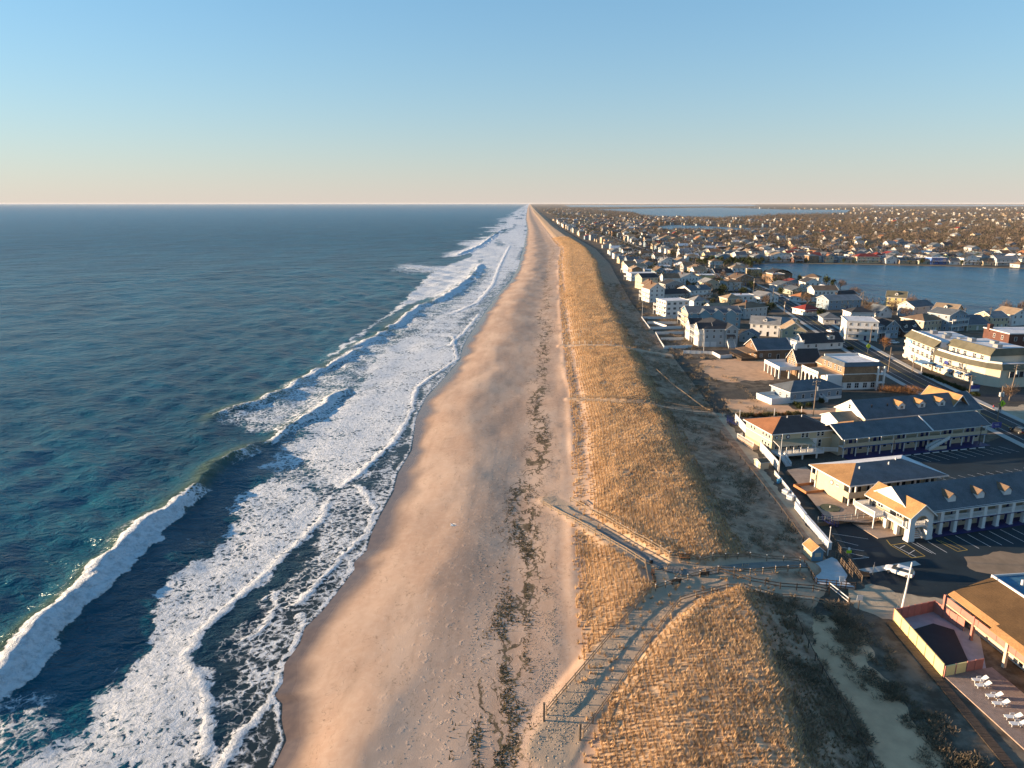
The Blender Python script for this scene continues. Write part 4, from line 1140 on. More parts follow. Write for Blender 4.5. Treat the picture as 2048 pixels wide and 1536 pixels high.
em = MB(); em.cyl((0, 0, 0), (-.08, 0, 0), .55, n=18); em.cyl((-.08, 0, 0), (-.11, 0, 0), .34, n=18, m=1)
h.p('round_emblem', em, [plain('emblem_red', (.30, .10, .12), .5), TRIM], loc=(0, 5.4, 3.9))
for x, y, z in ((5.5, 4.2, 6.9), (13.2, 4.6, 7.1), (16.0, 5.8, 7.4)): h.p('roof_vent', MB().cyl((x, y, z - .6), (x, y, z + .5), .16), TRIM)
h.p('vending_machine', MB().box(0.3, 1.5, 1.0, 1.68, 0.0, 2.0), BLACK)

# ------------------------------------------------------------ seaside house of the upper motel
h = claim(House('guest_house', 61.0, 169.8, R(14), 17.2, 12.2, 'seaside guest house of the motel with dark hipped roof and glazed deck room', 'guest house'))
h.body(6.0, CREAM, 0, 17.2, 0, 12.2)
h.p('upper_band', MB().box(-.06, 17.26, -.06, 12.26, 3.9, 4.05), TRIM)
h.roof('hip', 6.1, 2.3, roofm('charcoal'), o=.6, mats=[roofm('charcoal'), roofm('charcoal'), roofm('charcoal'), roofm('rust')])  # rust on the seaward slope paints sunlight onto the charcoal roof
h.win('front', 2.6, 4.4, .9, 1.3, 1); h.win('front', 8.6, 4.4, .9, 1.3); h.win('front', 9.8, 4.4, .9, 1.3); h.win('front', 13.0, 4.5, .9, 1.3); h.win('front', 14.2, 4.5, .9, 1.3)
h.wins('left', (1.2, 2.6, 4.0), (4.5, 1.7), .9, 1.6); h.wins('left', (8.0, 9.5), (4.5,), .9, 1.4)
h.door('front', 12.2, 1.9, 1.0, 2.1, TRIM); h.win('front', 13.6, 1.7, 1.0, 2.0)
for x, r_ in ((1.2, .42), (4.4, .55)):
    em = MB(); em.cyl((0, 0, 0), (0, -.08, 0), r_, n=18); em.cyl((0, -.08, 0), (0, -.11, 0), r_ * .62, n=18, m=1)
    h.p('round_emblem', em, [NAVY, TRIM], loc=(x, -.01, 5.0))
h.deck(0, 12.5, -3.6, -0.02, 1.75, .5, TRIM, 'deck')
h.railing([(2.0, -3.5), (12.4, -3.5), (15.5, -4.6)], 1.75, 1.05, WHITE, gap=.22)
gl = MB()
for i in range(6):
    x = .3 + i * 2.0
    gl.bar((x, -3.0, 1.75), (x, -3.0, 3.6), .14); gl.bar((x, -3.0, 3.6), (x, -.1, 4.3), .12)
h.p('glass_room_frame', gl, TRIM)
k_ = NT('deck_room_glazing'); k_.b.inputs['Base Color'].default_value = (0.32, 0.27, 0.18, 1); k_.b.inputs['Roughness'].default_value = .25
h.p('glass_room_roof', MB().slab([(.3, -3.1, 3.68), (10.3, -3.1, 3.68), (10.3, -.05, 4.4), (.3, -.05, 4.4)], .04), k_.m)
h.wins('front', (1.6, 3.6, 5.8, 8.0), (1.85,), 1.5, 1.9, 2)
h.wins('front', (2.4, 4.6), (1.77,), .1, .1) if False else None
h.p('undercroft_post', MB().box(2.4, 2.7, -3.5, -3.2, 0, 1.3), TRIM); h.p('undercroft_post', MB().box(6.5, 6.8, -3.5, -3.2, 0, 1.3), TRIM); h.p('undercroft_post', MB().box(10.5, 10.8, -3.5, -3.2, 0, 1.3), TRIM)
for x in (3.4, 7.6): h.p('roof_vent', MB().cyl((x + 4, 5.4, 7.6), (x + 4, 5.4, 8.7), .12), TRIM)
h.steps(-.2, 1.2, -7.0, -3.6, 0, 1.7, 'y', WHITE, 9)
# seaward terrace of the guest house
h.p('terrace', MB().box(-1.6, 0, 5.5, 13.5, -.3, 1.0), PAVER)
h.railing([(-1.5, 5.6), (-1.5, 13.4), (-.2, 13.4)], 1.0, 1.0, WHITE)

# ------------------------------------------------------------ long motel block with blue-grey roof
h = claim(House('motel_block', 78.4, 168.9, MOT, 45, 10, 'long two-storey motel block with blue-grey roof, outside stair and navy doors', 'motel'))
h.body(5.1, BEIGE, 0.5, 44.5, 2.2, 9.6)
h.roof('gable_x', 5.3, 2.2, roofm('slate'), 0, 45, .5, 9.7, .5)
h.p('roof_divider', MB().slab([(26.6, -.05, 5.22), (27.0, -.05, 5.22), (27.0, 5.1, 7.72), (26.6, 5.1, 7.72)], .1), TRIM)
h.p('gallery_floor', MB().box(.4, 44.6, .3, 2.2, 2.5, 2.75), TRIM)
h.p('gallery_parapet', MB().box(.3, 44.7, .2, .3, 2.78, 3.7), BEIGE)
h.p('gallery_band', MB().box(.3, 44.7, .17, .26, 2.5, 2.7), plain('blue_band', (.03, .08, .22), .5))
h.posts([(.6 + 3.65 * i, .5) for i in range(13)], 0, 5.1, .2)
for i in range(12):
    x = 1.2 + 3.65 * i
    for z0 in (0.05, 2.8):
        if i % 2 == 0: h.win('front', x + 1.0, z0 + 1.0, 1.2, .9, 1, TRIM, 2.2); h.door('front', x + 2.6, z0, .95, 2.05, NAVY, 2.2)
        else: h.door('front', x + .6, z0, .95, 2.05, NAVY, 2.2); h.win('front', x + 2.2, z0 + 1.0, 1.2, .9, 1, TRIM, 2.2)
h.p('walkway', MB().box(1, 44.5, -1.6, 2.2, 0.0, .10), NAVY)
h.steps(25.5, 31.5, -1.0, .25, 0.1, 2.75, 'x', WHITE, 12)
h.p('stair_landing_wall', MB().box(25.6, 31, -.9, -.8, 0, 1.0), BEIGE)
for i in range(13): h.p('wheel_stop', MB().box(-.95, .95, -.09, .09, 0, .16), TRIM, loc=(6 + 2.9 * i, -2.3, .01))

# ------------------------------------------------------------ motel wing behind, with dormers
A3 = G(1733, 838, TOWN_Z + 3.6)
h = claim(House('motel_wing', A3[0], A3[1], MOT, 40, 13, 'motel wing behind the blue-grey block with dormers and lit seaward gables', 'motel'))
h.body(3.5, BEIGE, 0, 40, .4, 12.4)
h.roof('gable_x', 3.7, 3.6, roofm('slate'), 0, 40, .4, 12.4, .4)
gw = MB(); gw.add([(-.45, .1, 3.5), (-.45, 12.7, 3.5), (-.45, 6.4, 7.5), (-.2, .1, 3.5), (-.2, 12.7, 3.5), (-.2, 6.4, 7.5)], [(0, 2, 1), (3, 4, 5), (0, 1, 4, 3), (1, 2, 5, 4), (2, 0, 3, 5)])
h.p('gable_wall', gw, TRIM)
h.p('gable_window', window_mesh(1.0, 1.4), None, loc=(-.47, 6.4, 4.8), rz=-math.pi / 2)
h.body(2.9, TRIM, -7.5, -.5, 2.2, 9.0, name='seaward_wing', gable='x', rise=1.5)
h.roof('gable_x', 2.95, 1.5, roofm('tan'), -7.4, -.6, 2.2, 9.0, .35, name='seaward_wing_roof')
h.body(2.5, TRIM, -7.6, -.5, -3.6, 2.1, name='entry_wing'); h.roof('hip', 2.55, 1.2, roofm('copper'), -7.6, -.5, -3.6, 2.1, .3, name='entry_wing_roof')
for i, x in enumerate((13.5, 20.5, 27.5)): h.dormer(x, 2.2, 4.75, 2.3, 3.6, 1.3, .9, TRIM, RC)
h.body(3.5, TRIM, 31, 37, 3.0, 13.6, name='cross_gable', gable='y', rise=3.6)
h.roof('gable_y', 4.2, 3.4, RC, 31, 37, 2.0, 13.6, .35, name='cross_roof')
for x in (4.5, 9.8): h.p('roof_vent', MB().cyl((x, 3.6, 5.3), (x, 3.6, 6.4), .18), BLACK)
h.wins('front', (3, 6.5, 10, 13.5, 17, 20.5), (1.4,), 1.0, 1.2, 1, .4)

# ------------------------------------------------------------ pink motel (bottom right)
PINK = plain('pink_paint', (0.36, 0.155, 0.125), .6, .12)
PINKW = plain('peach_wall', (0.58, 0.44, 0.33), .7, .08)
h = claim(House('pink_motel', 64.3, 97.2, R(-82), 30, 12, 'pink and tan two-storey motel with staggered brown roofs beside the covered pool', 'motel'))
# here +x runs toward the camera along the seaward front and +y inland
h.body(5.0, PINKW, 1.5, 30, 1.9, 11)
h.p('gallery_floor', MB().box(-1.5, 30, -.3, 1.9, 2.45, 2.7), plain('tan_deck', (.45, .33, .22), .8))
h.railing([(-1.5, -.25), (2.0, -.25), (5.4, -.25), (8.8, -.25), (12.2, -.25), (15.6, -.25), (19, -.25), (24, -.25), (29, -.25)], 2.7, 1.05, PINK, solid=True)
h.posts([(-1.3, -.2), (4.6, -.2)], 0, 3.9, .34, PINK); h.posts([(10.8, -.25), (15.0, -.25), (19.2, -.25), (23.4, -.25), (27.6, -.25)], 0, 4.9, .4, PINKW)
ROOF['umber'] = (.105, .062, .028); RB = roofm('umber')
for i, (x0, x1, yo) in enumerate(((-.5, 8.6, 0.3), (8.6, 13.6, -.5), (13.6, 19.0, -.6), (19.0, 24.5, -.7), (24.5, 30, -.8))):
    b = MB(); b.slab([(x0, yo, 5.0 + .02 * i), (x0, 6.4, 7.0 + .02 * i), (x1, 6.4, 7.0 + .02 * i), (x1, yo, 5.0 + .02 * i)][::-1], .18); h.p('roof_bay', b, RB)
    h.p('roof_fascia', MB().slab([(x0, yo - .9, 4.55 + .02 * i), (x0, yo + .02, 5.06 + .02 * i), (x1, yo + .02, 5.06 + .02 * i), (x1, yo - .9, 4.55 + .02 * i)][::-1], .1), roofm('copper'))
h.p('roof_back', MB().box(-.6, 30, 6.4, 14.0, 6.6, 6.9), roofm('blue')); h.p('roof_kerb', MB().box(-.75, 30, 6.25, 6.45, 6.7, 7.25).box(-.75, -.6, 6.45, 14.0, 6.6, 7.2), TRIM)
h.p('roof_vent', MB().cyl((2, 9, 6.8), (2, 9, 7.7), .2), TRIM)
for i in range(6):
    x = 9.6 + i * 4.2
    for z0 in (.15, 2.85): h.win('front', x + 1.2, z0, 1.9, 1.9, 2, TRIM, 1.9)
for x in (3.0, 5.6): h.win('front', x, 2.9, 1.9, 1.7, 2, TRIM, 1.9)
# pool yard fence: yellow seaward, pink behind and in front
def solid_fence(name, pts, z, hgt, mats, label, cat='fence', step=2.4, cap=True, posts=True, group=None, pn='panel', th=0.07):
    e = empty(name, pts[0][0], pts[0][1], z, 0, label, cat, group)
    ox, oy = pts[0]
    for (ax, ay), (bx, by) in zip(pts[:-1], pts[1:]):
        L = math.hypot(bx - ax, by - ay); n = max(1, round(L / step)); ang = math.atan2(by - ay, bx - ax)
        pm = MB().box(0.0, L / n - .02, -th / 2, th / 2, -.15, hgt)
        if cap: pm.box(0.0, L / n - .02, -th / 2 - .05, th / 2 + .05, hgt, hgt + .07)
        pm = pm.mesh(pn, [mats[0]])
        po = MB().box(-.08, .08, -.08, .08, -.15, hgt + .14).mesh('post', [mats[-1]]) if posts else None
        for i in range(n):
            x, y = ax + (bx - ax) * i / n - ox, ay + (by - ay) * i / n - oy
            part(e, pn, pm, None, loc=(x, y, 0), rz=ang)
            if posts: part(e, 'post', po, None, loc=(x, y, 0), rz=ang)
    return e
YEL = plain('yellow_boards', (0.66, 0.55, 0.24), .6, .1)
A_, B_, C_ = G(1786, 1244), G(1884, 1358), G(1962, 1343)
D_ = G(1866, 1226)
solid_fence('yellow_fence', [A_, B_], TOWN_Z, 2.0, [YEL, PINK], 'long pale yellow board fence on the seaward side of the covered pool', step=2.2)
solid_fence('yellow_fence', [(B_[0] + .2, B_[1]), (B_[0] + 3.6, B_[1] + 1.03)], TOWN_Z, 1.7, [YEL, PINK], 'short yellow fence at the near end of the covered pool', step=1.8)
solid_fence('pink_fence', [(B_[0] + 3.8, B_[1] + 1.1), (B_[0] + 6.4, B_[1] + 1.85)], TOWN_Z, 1.7, [PINK, PINK], 'short pink gate fence beside the lounge chairs', step=1.3)
solid_fence('pink_fence', [(A_[0] + .2, A_[1] + .1), D_, (D_[0] + 1.6, D_[1] - 5.2)], TOWN_Z, 1.9, [PINK, PINK], 'pink board fence round the far end of the covered pool', step=1.3)
sheet('pool_deck', [(A_[0] + .1, A_[1]), (B_[0] + .1, B_[1]), (B_[0] + 7, B_[1] + 1.9), (D_[0] + 3.5, D_[1] - 6), D_], TOWN_Z + .05, plain('pool_concrete', (.30, .29, .31), .9, .15, .8), 'grey concrete deck round the covered pool')
pc = MB(); q = [(A_[0] + 1.7, A_[1] - 2.6), (B_[0] + 1.3, B_[1] + 1.6), (B_[0] + 5.4, B_[1] + 3.4), (D_[0] + .2, D_[1] - 5.2), (D_[0] - 2.0, D_[1] - 3.6)]
pc.prism(q, .0, .22)
o = link('pool_cover', pc.mesh('pool_cover', [plain('pool_cover_fabric', (.006, .016, .024), .75, .2, .8, bump=.02, bsc=1.5)])); o.location = (0, 0, TOWN_Z + .06)
L_(o, 'dark winter cover stretched over the swimming pool', 'pool cover')
# wooden sun deck of the pink motel: planks
dk = empty('sun_deck', B_[0], B_[1], TOWN_Z, R(8), 'weathered plank sun deck below the pink motel', 'deck')
pl = MB().box(0, 0.235, -20.5, 0.0, .05, .22).mesh('plank', [plain('deck_planks', (.27, .20, .165), .85, .25, 1.5)])
for i in range(30):
    part(dk, 'plank', pl, None, loc=(.3 + i * .26, .4 + i * .02, 0))

def sun_lounger():
    e = empty('sun_lounger', 0, 0, 0, 0, 'white plastic sun lounger', 'sun lounger', 'white sun loungers on the plank deck')
    b = MB().box(0, 1.25, 0, .62, .30, .36); part(e, 'seat', b, WHITE)
    b = MB().slab([(1.25, 0, .36), (1.95, 0, .78), (1.95, .62, .78), (1.25, .62, .36)], .06); part(e, 'backrest', b, WHITE)
    for x in (.15, 1.15, 1.6):
        for y in (.06, .56): part(e, 'leg', MB().box(x - .04, x + .04, y - .04, y + .04, 0, .31 if x < 1.4 else .5), WHITE)
    for y in (-.04, .66): part(e, 'armrest', MB().box(.75, 1.35, y - .04, y + .04, .52, .57).box(.78, .84, y - .03, y + .03, .3, .53), WHITE)
    return e
sl0 = sun_lounger()
for i, ((px, py), a, lab) in enumerate([((1948, 1367), 4, 'white sun lounger farthest from the camera, against the pool fence'), ((1954, 1378), 4, 'white sun lounger next to the farthest one, second from the pool fence'),
        ((1975, 1399), 0, 'white sun lounger third from the pool fence, in the middle pair'), ((1988, 1414), 0, 'white sun lounger fourth from the pool fence, in the middle pair'), ((2012, 1441), -2, 'white sun lounger fifth from the pool fence, in the near pair'), ((2022, 1455), -2, 'white sun lounger nearest the bottom edge, cut by the picture edge')]):
    x, y = G(px, py, TOWN_Z + .2)
    if i == 0: sl0.location = (x, y, TOWN_Z + .23); sl0.rotation_euler = (0, 0, R(a)); sl0['label'] = lab
    else: copy_thing(sl0, (x, y, TOWN_Z + .23), R(a), lab)

# boardwalk planks along the yellow fence
def boardwalk(name, pts, w, z, label, step=.42, mat=WOOD, zs=None, cat='boardwalk'):
    pts = np.asarray(pts, float)
    L = np.concatenate([[0], np.cumsum(np.hypot(*np.diff(pts, axis=0).T))])
    n = int(L[-1] / step); e = empty(name, pts[0][0], pts[0][1], 0, 0, label, cat)
    me = MB().box(-.02 + .03, step - .03, -w / 2, w / 2, 0, .09).mesh('plank', [mat])
    for i in range(min(n, 290)):
        s_ = (i + .0) * step; x, y = np.interp(s_, L, pts[:, 0]), np.interp(s_, L, pts[:, 1])
        j = min(np.searchsorted(L, s_ + 1e-6) - 1, len(pts) - 2); j = max(j, 0)
        a = math.atan2(pts[j + 1][1] - pts[j][1], pts[j + 1][0] - pts[j][0])
        zz = z if zs is None else float(np.interp(s_, L, zs))
        part(e, 'plank', me, None, loc=(x - pts[0][0], y - pts[0][1], zz + random.uniform(-.012, .012)), rz=a)
    return e
boardwalk('boardwalk', [(54.6, 62), (55.0, 80), (55.2, 97)], 1.3, TOWN_Z + .1, 'narrow dark plank boardwalk between the yellow fence and the brush', mat=DWOOD)
# ------------------------------------------------------------ corner hotel across the road
GREEN = roofm('green')
h = claim(House('hotel', 155.2, 291.0, R(-94), 24, 20, 'three-storey cream hotel wing with round blue sign and olive mansard roof', 'hotel'))
h.body(9.0, wallm('ivory'), 0, 24, 0, 18)
b = MB(); b.slab([(-.6, -.6, 8.9), (24.6, -.6, 8.9), (24.6, 2.0, 11.4), (-.6, 2.0, 11.4)], .2); h.p('mansard', b, GREEN)
h.p('flat_roof', MB().box(-.3, 24, 2.0, 18, 9.0, 11.0), roofm('white'))
h.p('parapet', MB().box(-.3, 24, 1.9, 2.2, 11.0, 11.6), TRIM)
h.wins('front', (7.5, 11.5, 15.5, 19.5, 22.8), (1.0, 4.0, 6.8), 2.0, 1.6, 2)
for z in (3.2, 6.1): h.p('balcony', MB().box(6, 24, -.9, 0, z - .2, z).box(6, 24, -.95, -.88, z, z + 1.0), TRIM)
for z in (0.2, 3.2, 6.1): h.p('end_balcony', MB().box(-2.2, -.02, .5, 4.5, z - .2, z + .9), TRIM)
em = MB(); em.cyl((0, 0, 0), (0, -.15, 0), 1.7, n=28); em.cyl((0, -.15, 0), (0, -.2, 0), 1.25, n=28, m=1)
h.p('round_sign', em, [plain('sign_blue', (.03, .16, .36), .5), plain('sign_pale', (.25, .42, .55), .5)], loc=(4.3, -.02, 6.6))
for i in range(4): h.p('roof_unit', MB().box(0, 2.4, 0, 2.0, 0, 1.3), STEEL, loc=(4 + 5 * i, 7 + (i % 2) * 3, 11.0))
h = claim(House('hotel', 154.0, 266.8, R(-80.5), 25.5, 22, 'low curved front of the corner hotel with awnings, terrace and set-back top storey', 'hotel'))
curve = [(0, 0), (9, -.9), (17, -.4), (23, 1.4), (26.5, 4.2), (27.5, 22), (0, 22)]
h.p('wall', MB().prism(curve, -.2, 6.6), wallm('ivory'))
off = [(-.5, -1.0), (9, -1.9), (17.2, -1.4), (23.5, .5), (27.6, 3.7)]; inn = [(0, .8), (9, .1), (16.8, .6), (22.4, 2.3), (25.6, 5.0)]
b = MB()
for i in range(4):
    b.slab([(*off[i], 6.5), (*off[i + 1], 6.5), (*inn[i + 1], 8.0), (*inn[i], 8.0)], .15)
b.slab([(27.6, 3.7, 6.5), (28.4, 22, 6.5), (26.6, 22, 8.0), (25.6, 5.0, 8.0)], .15)
h.p('mansard', b, GREEN)
h.p('terrace_floor', MB().prism([(0, .8), (9, .1), (16.8, .6), (22.4, 2.3), (25.6, 5), (26.6, 22), (0, 22)], 6.6, 7.5), roofm('white'))
b = MB()
for i in range(4): b.bar((*inn[i], 8.3), (*inn[i + 1], 8.3), .15, .7)
h.p('terrace_parapet', b, TRIM)
h.p('top_storey', MB().box(.2, 21, 4.2, 20, 7.5, 10.2), wallm('ivory'))
b = MB(); b.slab([(-.3, 3.6, 10.1), (21.6, 3.6, 10.1), (20.4, 6.4, 12.4), (.6, 6.4, 12.4)], .15); b.slab([(21.6, 3.6, 10.1), (21.6, 20.6, 10.1), (20.4, 19, 12.4), (20.4, 6.4, 12.4)], .15)
h.p('top_mansard', b, GREEN)
h.p('top_roof', MB().box(.4, 20.4, 6.4, 20, 10.2, 12.1), roofm('white'))
for i in range(3): h.p('roof_unit', MB().box(0, 2.2, 0, 2.0, 0, 1.2), STEEL, loc=(4 + 6 * i, 9 + (i % 2) * 4, 12.1))
h.wins('front', (4, 6.2, 9.5, 14, 17.5), (7.9,), 1.6, 1.7, 2, 4.2)
for u in (4.0, 9.0, 14.0): h.win('front', u, 3.9, 1.5, 2.2, 2, TRIM, -.55 - (0.45 if u > 5 else 0) + (.1 if u > 12 else 0))
AWN = plain('blue_awning', (.04, .10, .22), .7)
for u, y_ in ((2.0, -.3), (4.6, -.55), (10.2, -.95), (14.2, -.75), (18.0, -.25)):
    h.p('awning', MB().slab([(u - 1.2, y_ - 1.2, 2.3), (u + 1.2, y_ - 1.2, 2.3), (u + 1.2, y_ + .1, 3.1), (u - 1.2, y_ + .1, 3.1)], .06), AWN)
    h.win('front', u, .7, 1.9, 1.7, 2, TRIM, y_ + .1)
h.railing([(7, -1.9), (12, -1.9), (18, -1.5)], 3.5, 1.0, BLACK); h.p('balcony_floor', MB().box(7, 18, -1.9, -.6, 3.3, 3.5), TRIM)
cw = part(h.e, 'corner_windows', MB().box(0, .1, 0, 9, 0, 2.0), GLASS, loc=(27.15, 7, 3.6))
for i in range(6): part(cw, 'mullion', MB().box(.1, .2, i * 1.8 - .08, i * 1.8 + .08, -.1, 2.1), TRIM)
em = MB(); em.cyl((0, 0, 0), (.25, 0, 0), 2.1, n=28); em.cyl((.25, 0, 0), (.3, 0, 0), 1.6, n=28, m=1)
part(h.e, 'round_sign', em, [MATS['sign_blue'], MATS['sign_pale']], loc=(27.6, 20, 8.8))
part(h.e, 'sign_turret', MB().box(23.8, 27.4, 17, 22, 7.4, 11.6).cyl((25.6, 19.5, 11.6), (25.6, 19.5, 12.9), 1.1, .3, 12), wallm('palegrey'))
SGN = plain('sign_panel', (.035, .05, .22), .4)
h.p('wall_sign', MB().box(6.4, 8.4, -1.12, -.98, 4.1, 5.4), SGN)
cp = part(h.e, 'entrance_canopy', MB().prism([(-4, -6), (1.5, -6), (1.5, -.8), (-4, -.4)], 3.0, 3.3), plain('canopy_blue', (.05, .22, .42), .5))
for q in ((-3.6, -5.6), (1.1, -5.6)): part(cp, 'post', MB().cyl((q[0], q[1], 0), (q[0], q[1], 3.0), .16), TRIM)
h = claim(House('brick_block', *G(2014, 700, TOWN_Z), R(4), 24, 16, 'flat-roofed brick building with white arched windows behind the hotel', 'building'))
h.body(7.0, wallm('brick')); h.roof('flat', 7.0, 0, roofm('white'), o=.3)
h.chimney(.5, 13, 6, 9.2, 1.6)
h.wins('front', (3, 7, 11, 15, 19), (3.9,), 1.2, 1.8, 1); h.wins('left', (4, 9), (3.9,), 1.2, 1.8)

# ------------------------------------------------------------ houses one can name
def cottage(a, b, d, st, roof, rise, wall, rc, label, fw=None, lw=None, dorm=0, chim=False, porch=None, balc=None, rot=None, eave=None, cat='house', z=None, win=True, garage=0, rmats=None, ww=1.1, lbalc=False, name='house'):
    h = claim(H_px(name, a, b, d, label, cat, rot=rot, z=z))
    eave = eave or st * 2.75 + .4
    g = {'gable_x': 'x', 'gable_y': 'y', 'gambrel': 'y'}.get(roof)
    h.body(eave, wallm(wall), gable=g, rise=rise * (0.9 if roof == 'gambrel' else 1))
    h.roof(roof, eave + (0.02 if roof in ('hip', 'flat') else 0), rise, roofm(rc), mats=[roofm(q) for q in rmats] if rmats else None)
    if win:
        n = fw if fw is not None else max(1, int(h.w / 3.0)); m = lw if lw is not None else max(1, int(h.d / 3.6))
        for s_ in range(int(st)):
            z0 = s_ * 2.75 + 1.15
            for i in range(n):
                if s_ == 0 and i == n // 2 and not garage: h.door('front', h.w * (i + .5) / n, .05, .95, 2.1, random.choice((TRIM, NAVY, BLACK)))
                elif s_ == 0 and i < garage: h.win('front', h.w * (i + .5) / n, .05, me=door_mesh(2.4, 2.2, TRIM), name='garage_door')
                else: h.win('front', h.w * (i + .5) / n, z0, ww, 1.4, 1 + (i % 2 == 0 and h.w / n > 3))
            for i in range(m): h.win('left', h.d * (i + .5) / m, z0, ww, 1.4, 1 + (i % 2))
        if g == 'x' and rise > 1.8: h.win('left', h.d / 2, eave + .2, .9, 1.2)
        if g == 'y' and rise > 1.8: h.win('front', h.w / 2, eave + .2, .9, 1.2)
    for i in range(dorm):
        x = h.w * (i + .5) / dorm
        if roof == 'gable_x': h.dormer(x, h.d * .14, eave + rise * .28 + .02, 1.7, h.d * .3, 1.15, .7, wallm('white'), roofm(rc))
    if chim: h.chimney(h.w * .35, h.d * .5, eave + rise * .5, eave + rise + 1.1)
    if porch:                                       # roofed porch along the front
        h.deck(0.2, h.w - .2, -2.2, -.02, .5, .5, CONC, 'porch_floor')
        h.p('porch_roof', MB().slab([(-.1, -2.5, 2.55), (h.w + .1, -2.5, 2.55), (h.w + .1, -.02, 3.1), (-.1, -.02, 3.1)], .12), roofm(rc))
        h.posts([(.4 + (h.w - .8) * i / 3, -2.1) for i in range(4)], .5, 2.5, .18)
    if balc:                                        # balconies along the front
        for z0 in balc:
            h.deck(.1, h.w - .1, -1.7, -.02, z0, .2, TRIM, 'balcony_floor'); h.railing([(.1, -1.65), (h.w - .1, -1.65)], z0, 1.0, WHITE)
        h.posts([(.25, -1.6), (h.w - .25, -1.6)], 0, max(balc) + .9, .2)
    if lbalc:
        for z0 in ((2.85,) if st < 3 else (2.85, 5.6)):
            h.deck(-2.0, -.02, .2, h.d - .2, z0, .2, TRIM, 'balcony_floor'); h.railing([(-1.95, .2), (-1.95, h.d - .2)], z0, 1.0, WHITE)
        h.posts([(-1.9, .4), (-1.9, h.d / 2), (-1.9, h.d - .4)], 0, (3.8 if st < 3 else 6.6), .2)
    return h

# grey ranch house
h = cottage((1579, 806), (1682, 796), 9.5, 1, 'hip', 2.3, 'bluegrey', 'slate', 'single-storey grey ranch house with hipped slate roof and white sea deck', fw=6, lw=3, eave=3.6)
h.deck(-7, -.02, -.2, 7.5, 1.0, 1.2, TRIM); h.railing([(-.1, -.2), (-7, -.2), (-7, 7.5), (-.1, 7.5)], 1.0, 1.0, WHITE, solid=True)
h.steps(11.0, 12.2, -3.0, -.1, 0, 1.4, 'y', WHITE, 6)
h.p('foundation_skirt', MB().box(-.05, h.w + .05, -.06, -.005, -.2, .9), TRIM)
# big shingled house with arches
h = claim(H_px('beach_house', (1684, 780), (1756, 777), 14, 'large brown-shingled beach house with flat white roof and arched terrace', rot=8))
h.body(8.3, wallm('shingle'), z0=2.6); h.p('ground_floor', MB().box(.15, h.w, .15, 14, -.2, 2.6), wallm('white'))
h.p('floor_band', MB().box(-.08, h.w + .1, -.08, 0.15, 5.35, 5.6), TRIM)
b = MB(); b.slab([(-.5, -.5, 8.2), (h.w + .5, -.5, 8.2), (h.w - .2, 1.2, 9.3), (.6, 1.2, 9.3)], .12); b.slab([(-.5, 14.5, 8.2), (-.5, -.5, 8.2), (.6, 1.2, 9.3), (.6, 13, 9.3)], .12)
h.p('roof_skirt', b, [roofm('slate')]); h.p('flat_roof', MB().box(.6, h.w - .2, 1.2, 14, 8.3, 9.0), roofm('white')); h.p('parapet', MB().box(.5, h.w, 13.6, 14, 9.0, 9.7).box(h.w - .4, h.w, 1.3, 13.6, 9.0, 9.7), TRIM)
h.wins('left', (2, 3.4, 5.6, 8.2, 9.6, 12), (6.0,), .9, 1.7); h.wins('front', (2.4, 5.2, 8.2, 11), (.5,), 1.6, 1.9, 2, .15)
h.p('corner_post', MB().box(h.w + .1, h.w + .6, -1.6, -1.1, 0, 8.2), TRIM); h.p('corner_post', MB().box(h.w - 2.2, h.w - 1.7, -1.6, -1.1, 0, 8.2), TRIM); h.p('corner_balcony', MB().box(h.w - 2.4, h.w + .7, -1.7, -.02, 5.3, 5.55).box(h.w - 2.4, h.w + .7, -1.7, -.02, 2.4, 2.65), TRIM)
h.p('wing_wall', MB().box(-5.5, -.02, .5, 2.0, -.2, 5.2), wallm('white'))
# terrace with arches on the seaward side
h.p('terrace_floor', MB().box(-8.0, -.02, 2.0, 13, 4.9, 5.2), plain('terrace_tile', (.40, .27, .17), .8)); 
for i in range(4):
    y0 = 2.2 + i * 2.7; bb = MB(); n = 8; pts_ = [(y0 + .3, 0)] + [(y0 + 1.35 - 1.05 * math.cos(math.pi * j / n), 3.0 + 1.2 * math.sin(math.pi * j / n)) for j in range(n + 1)] + [(y0 + 2.4, 0)]
    for j in range(len(pts_) - 1):
        (ya, za), (yb, zb) = pts_[j], pts_[j + 1]; Ya, Yb = y0 + 2.7 * (ya - y0 - .3) / 2.1, y0 + 2.7 * (yb - y0 - .3) / 2.1
        za2, zb2 = (0 if za == 0 else 4.9), (0 if zb == 0 else 4.9)
        q = [(-8, Ya, za2), (-8, ya, za), (-8, yb, zb), (-8, Yb, zb2)]; v = q + [(a + .35, b_, c) for a, b_, c in q]
        bb.add(v, [(3, 2, 1, 0), (4, 5, 6, 7), (1, 2, 6, 5)])
    h.p('arch', bb, TRIM)
h.railing([(-8, 2.1), (-8, 13)], 5.2, .9, WHITE, solid=True)
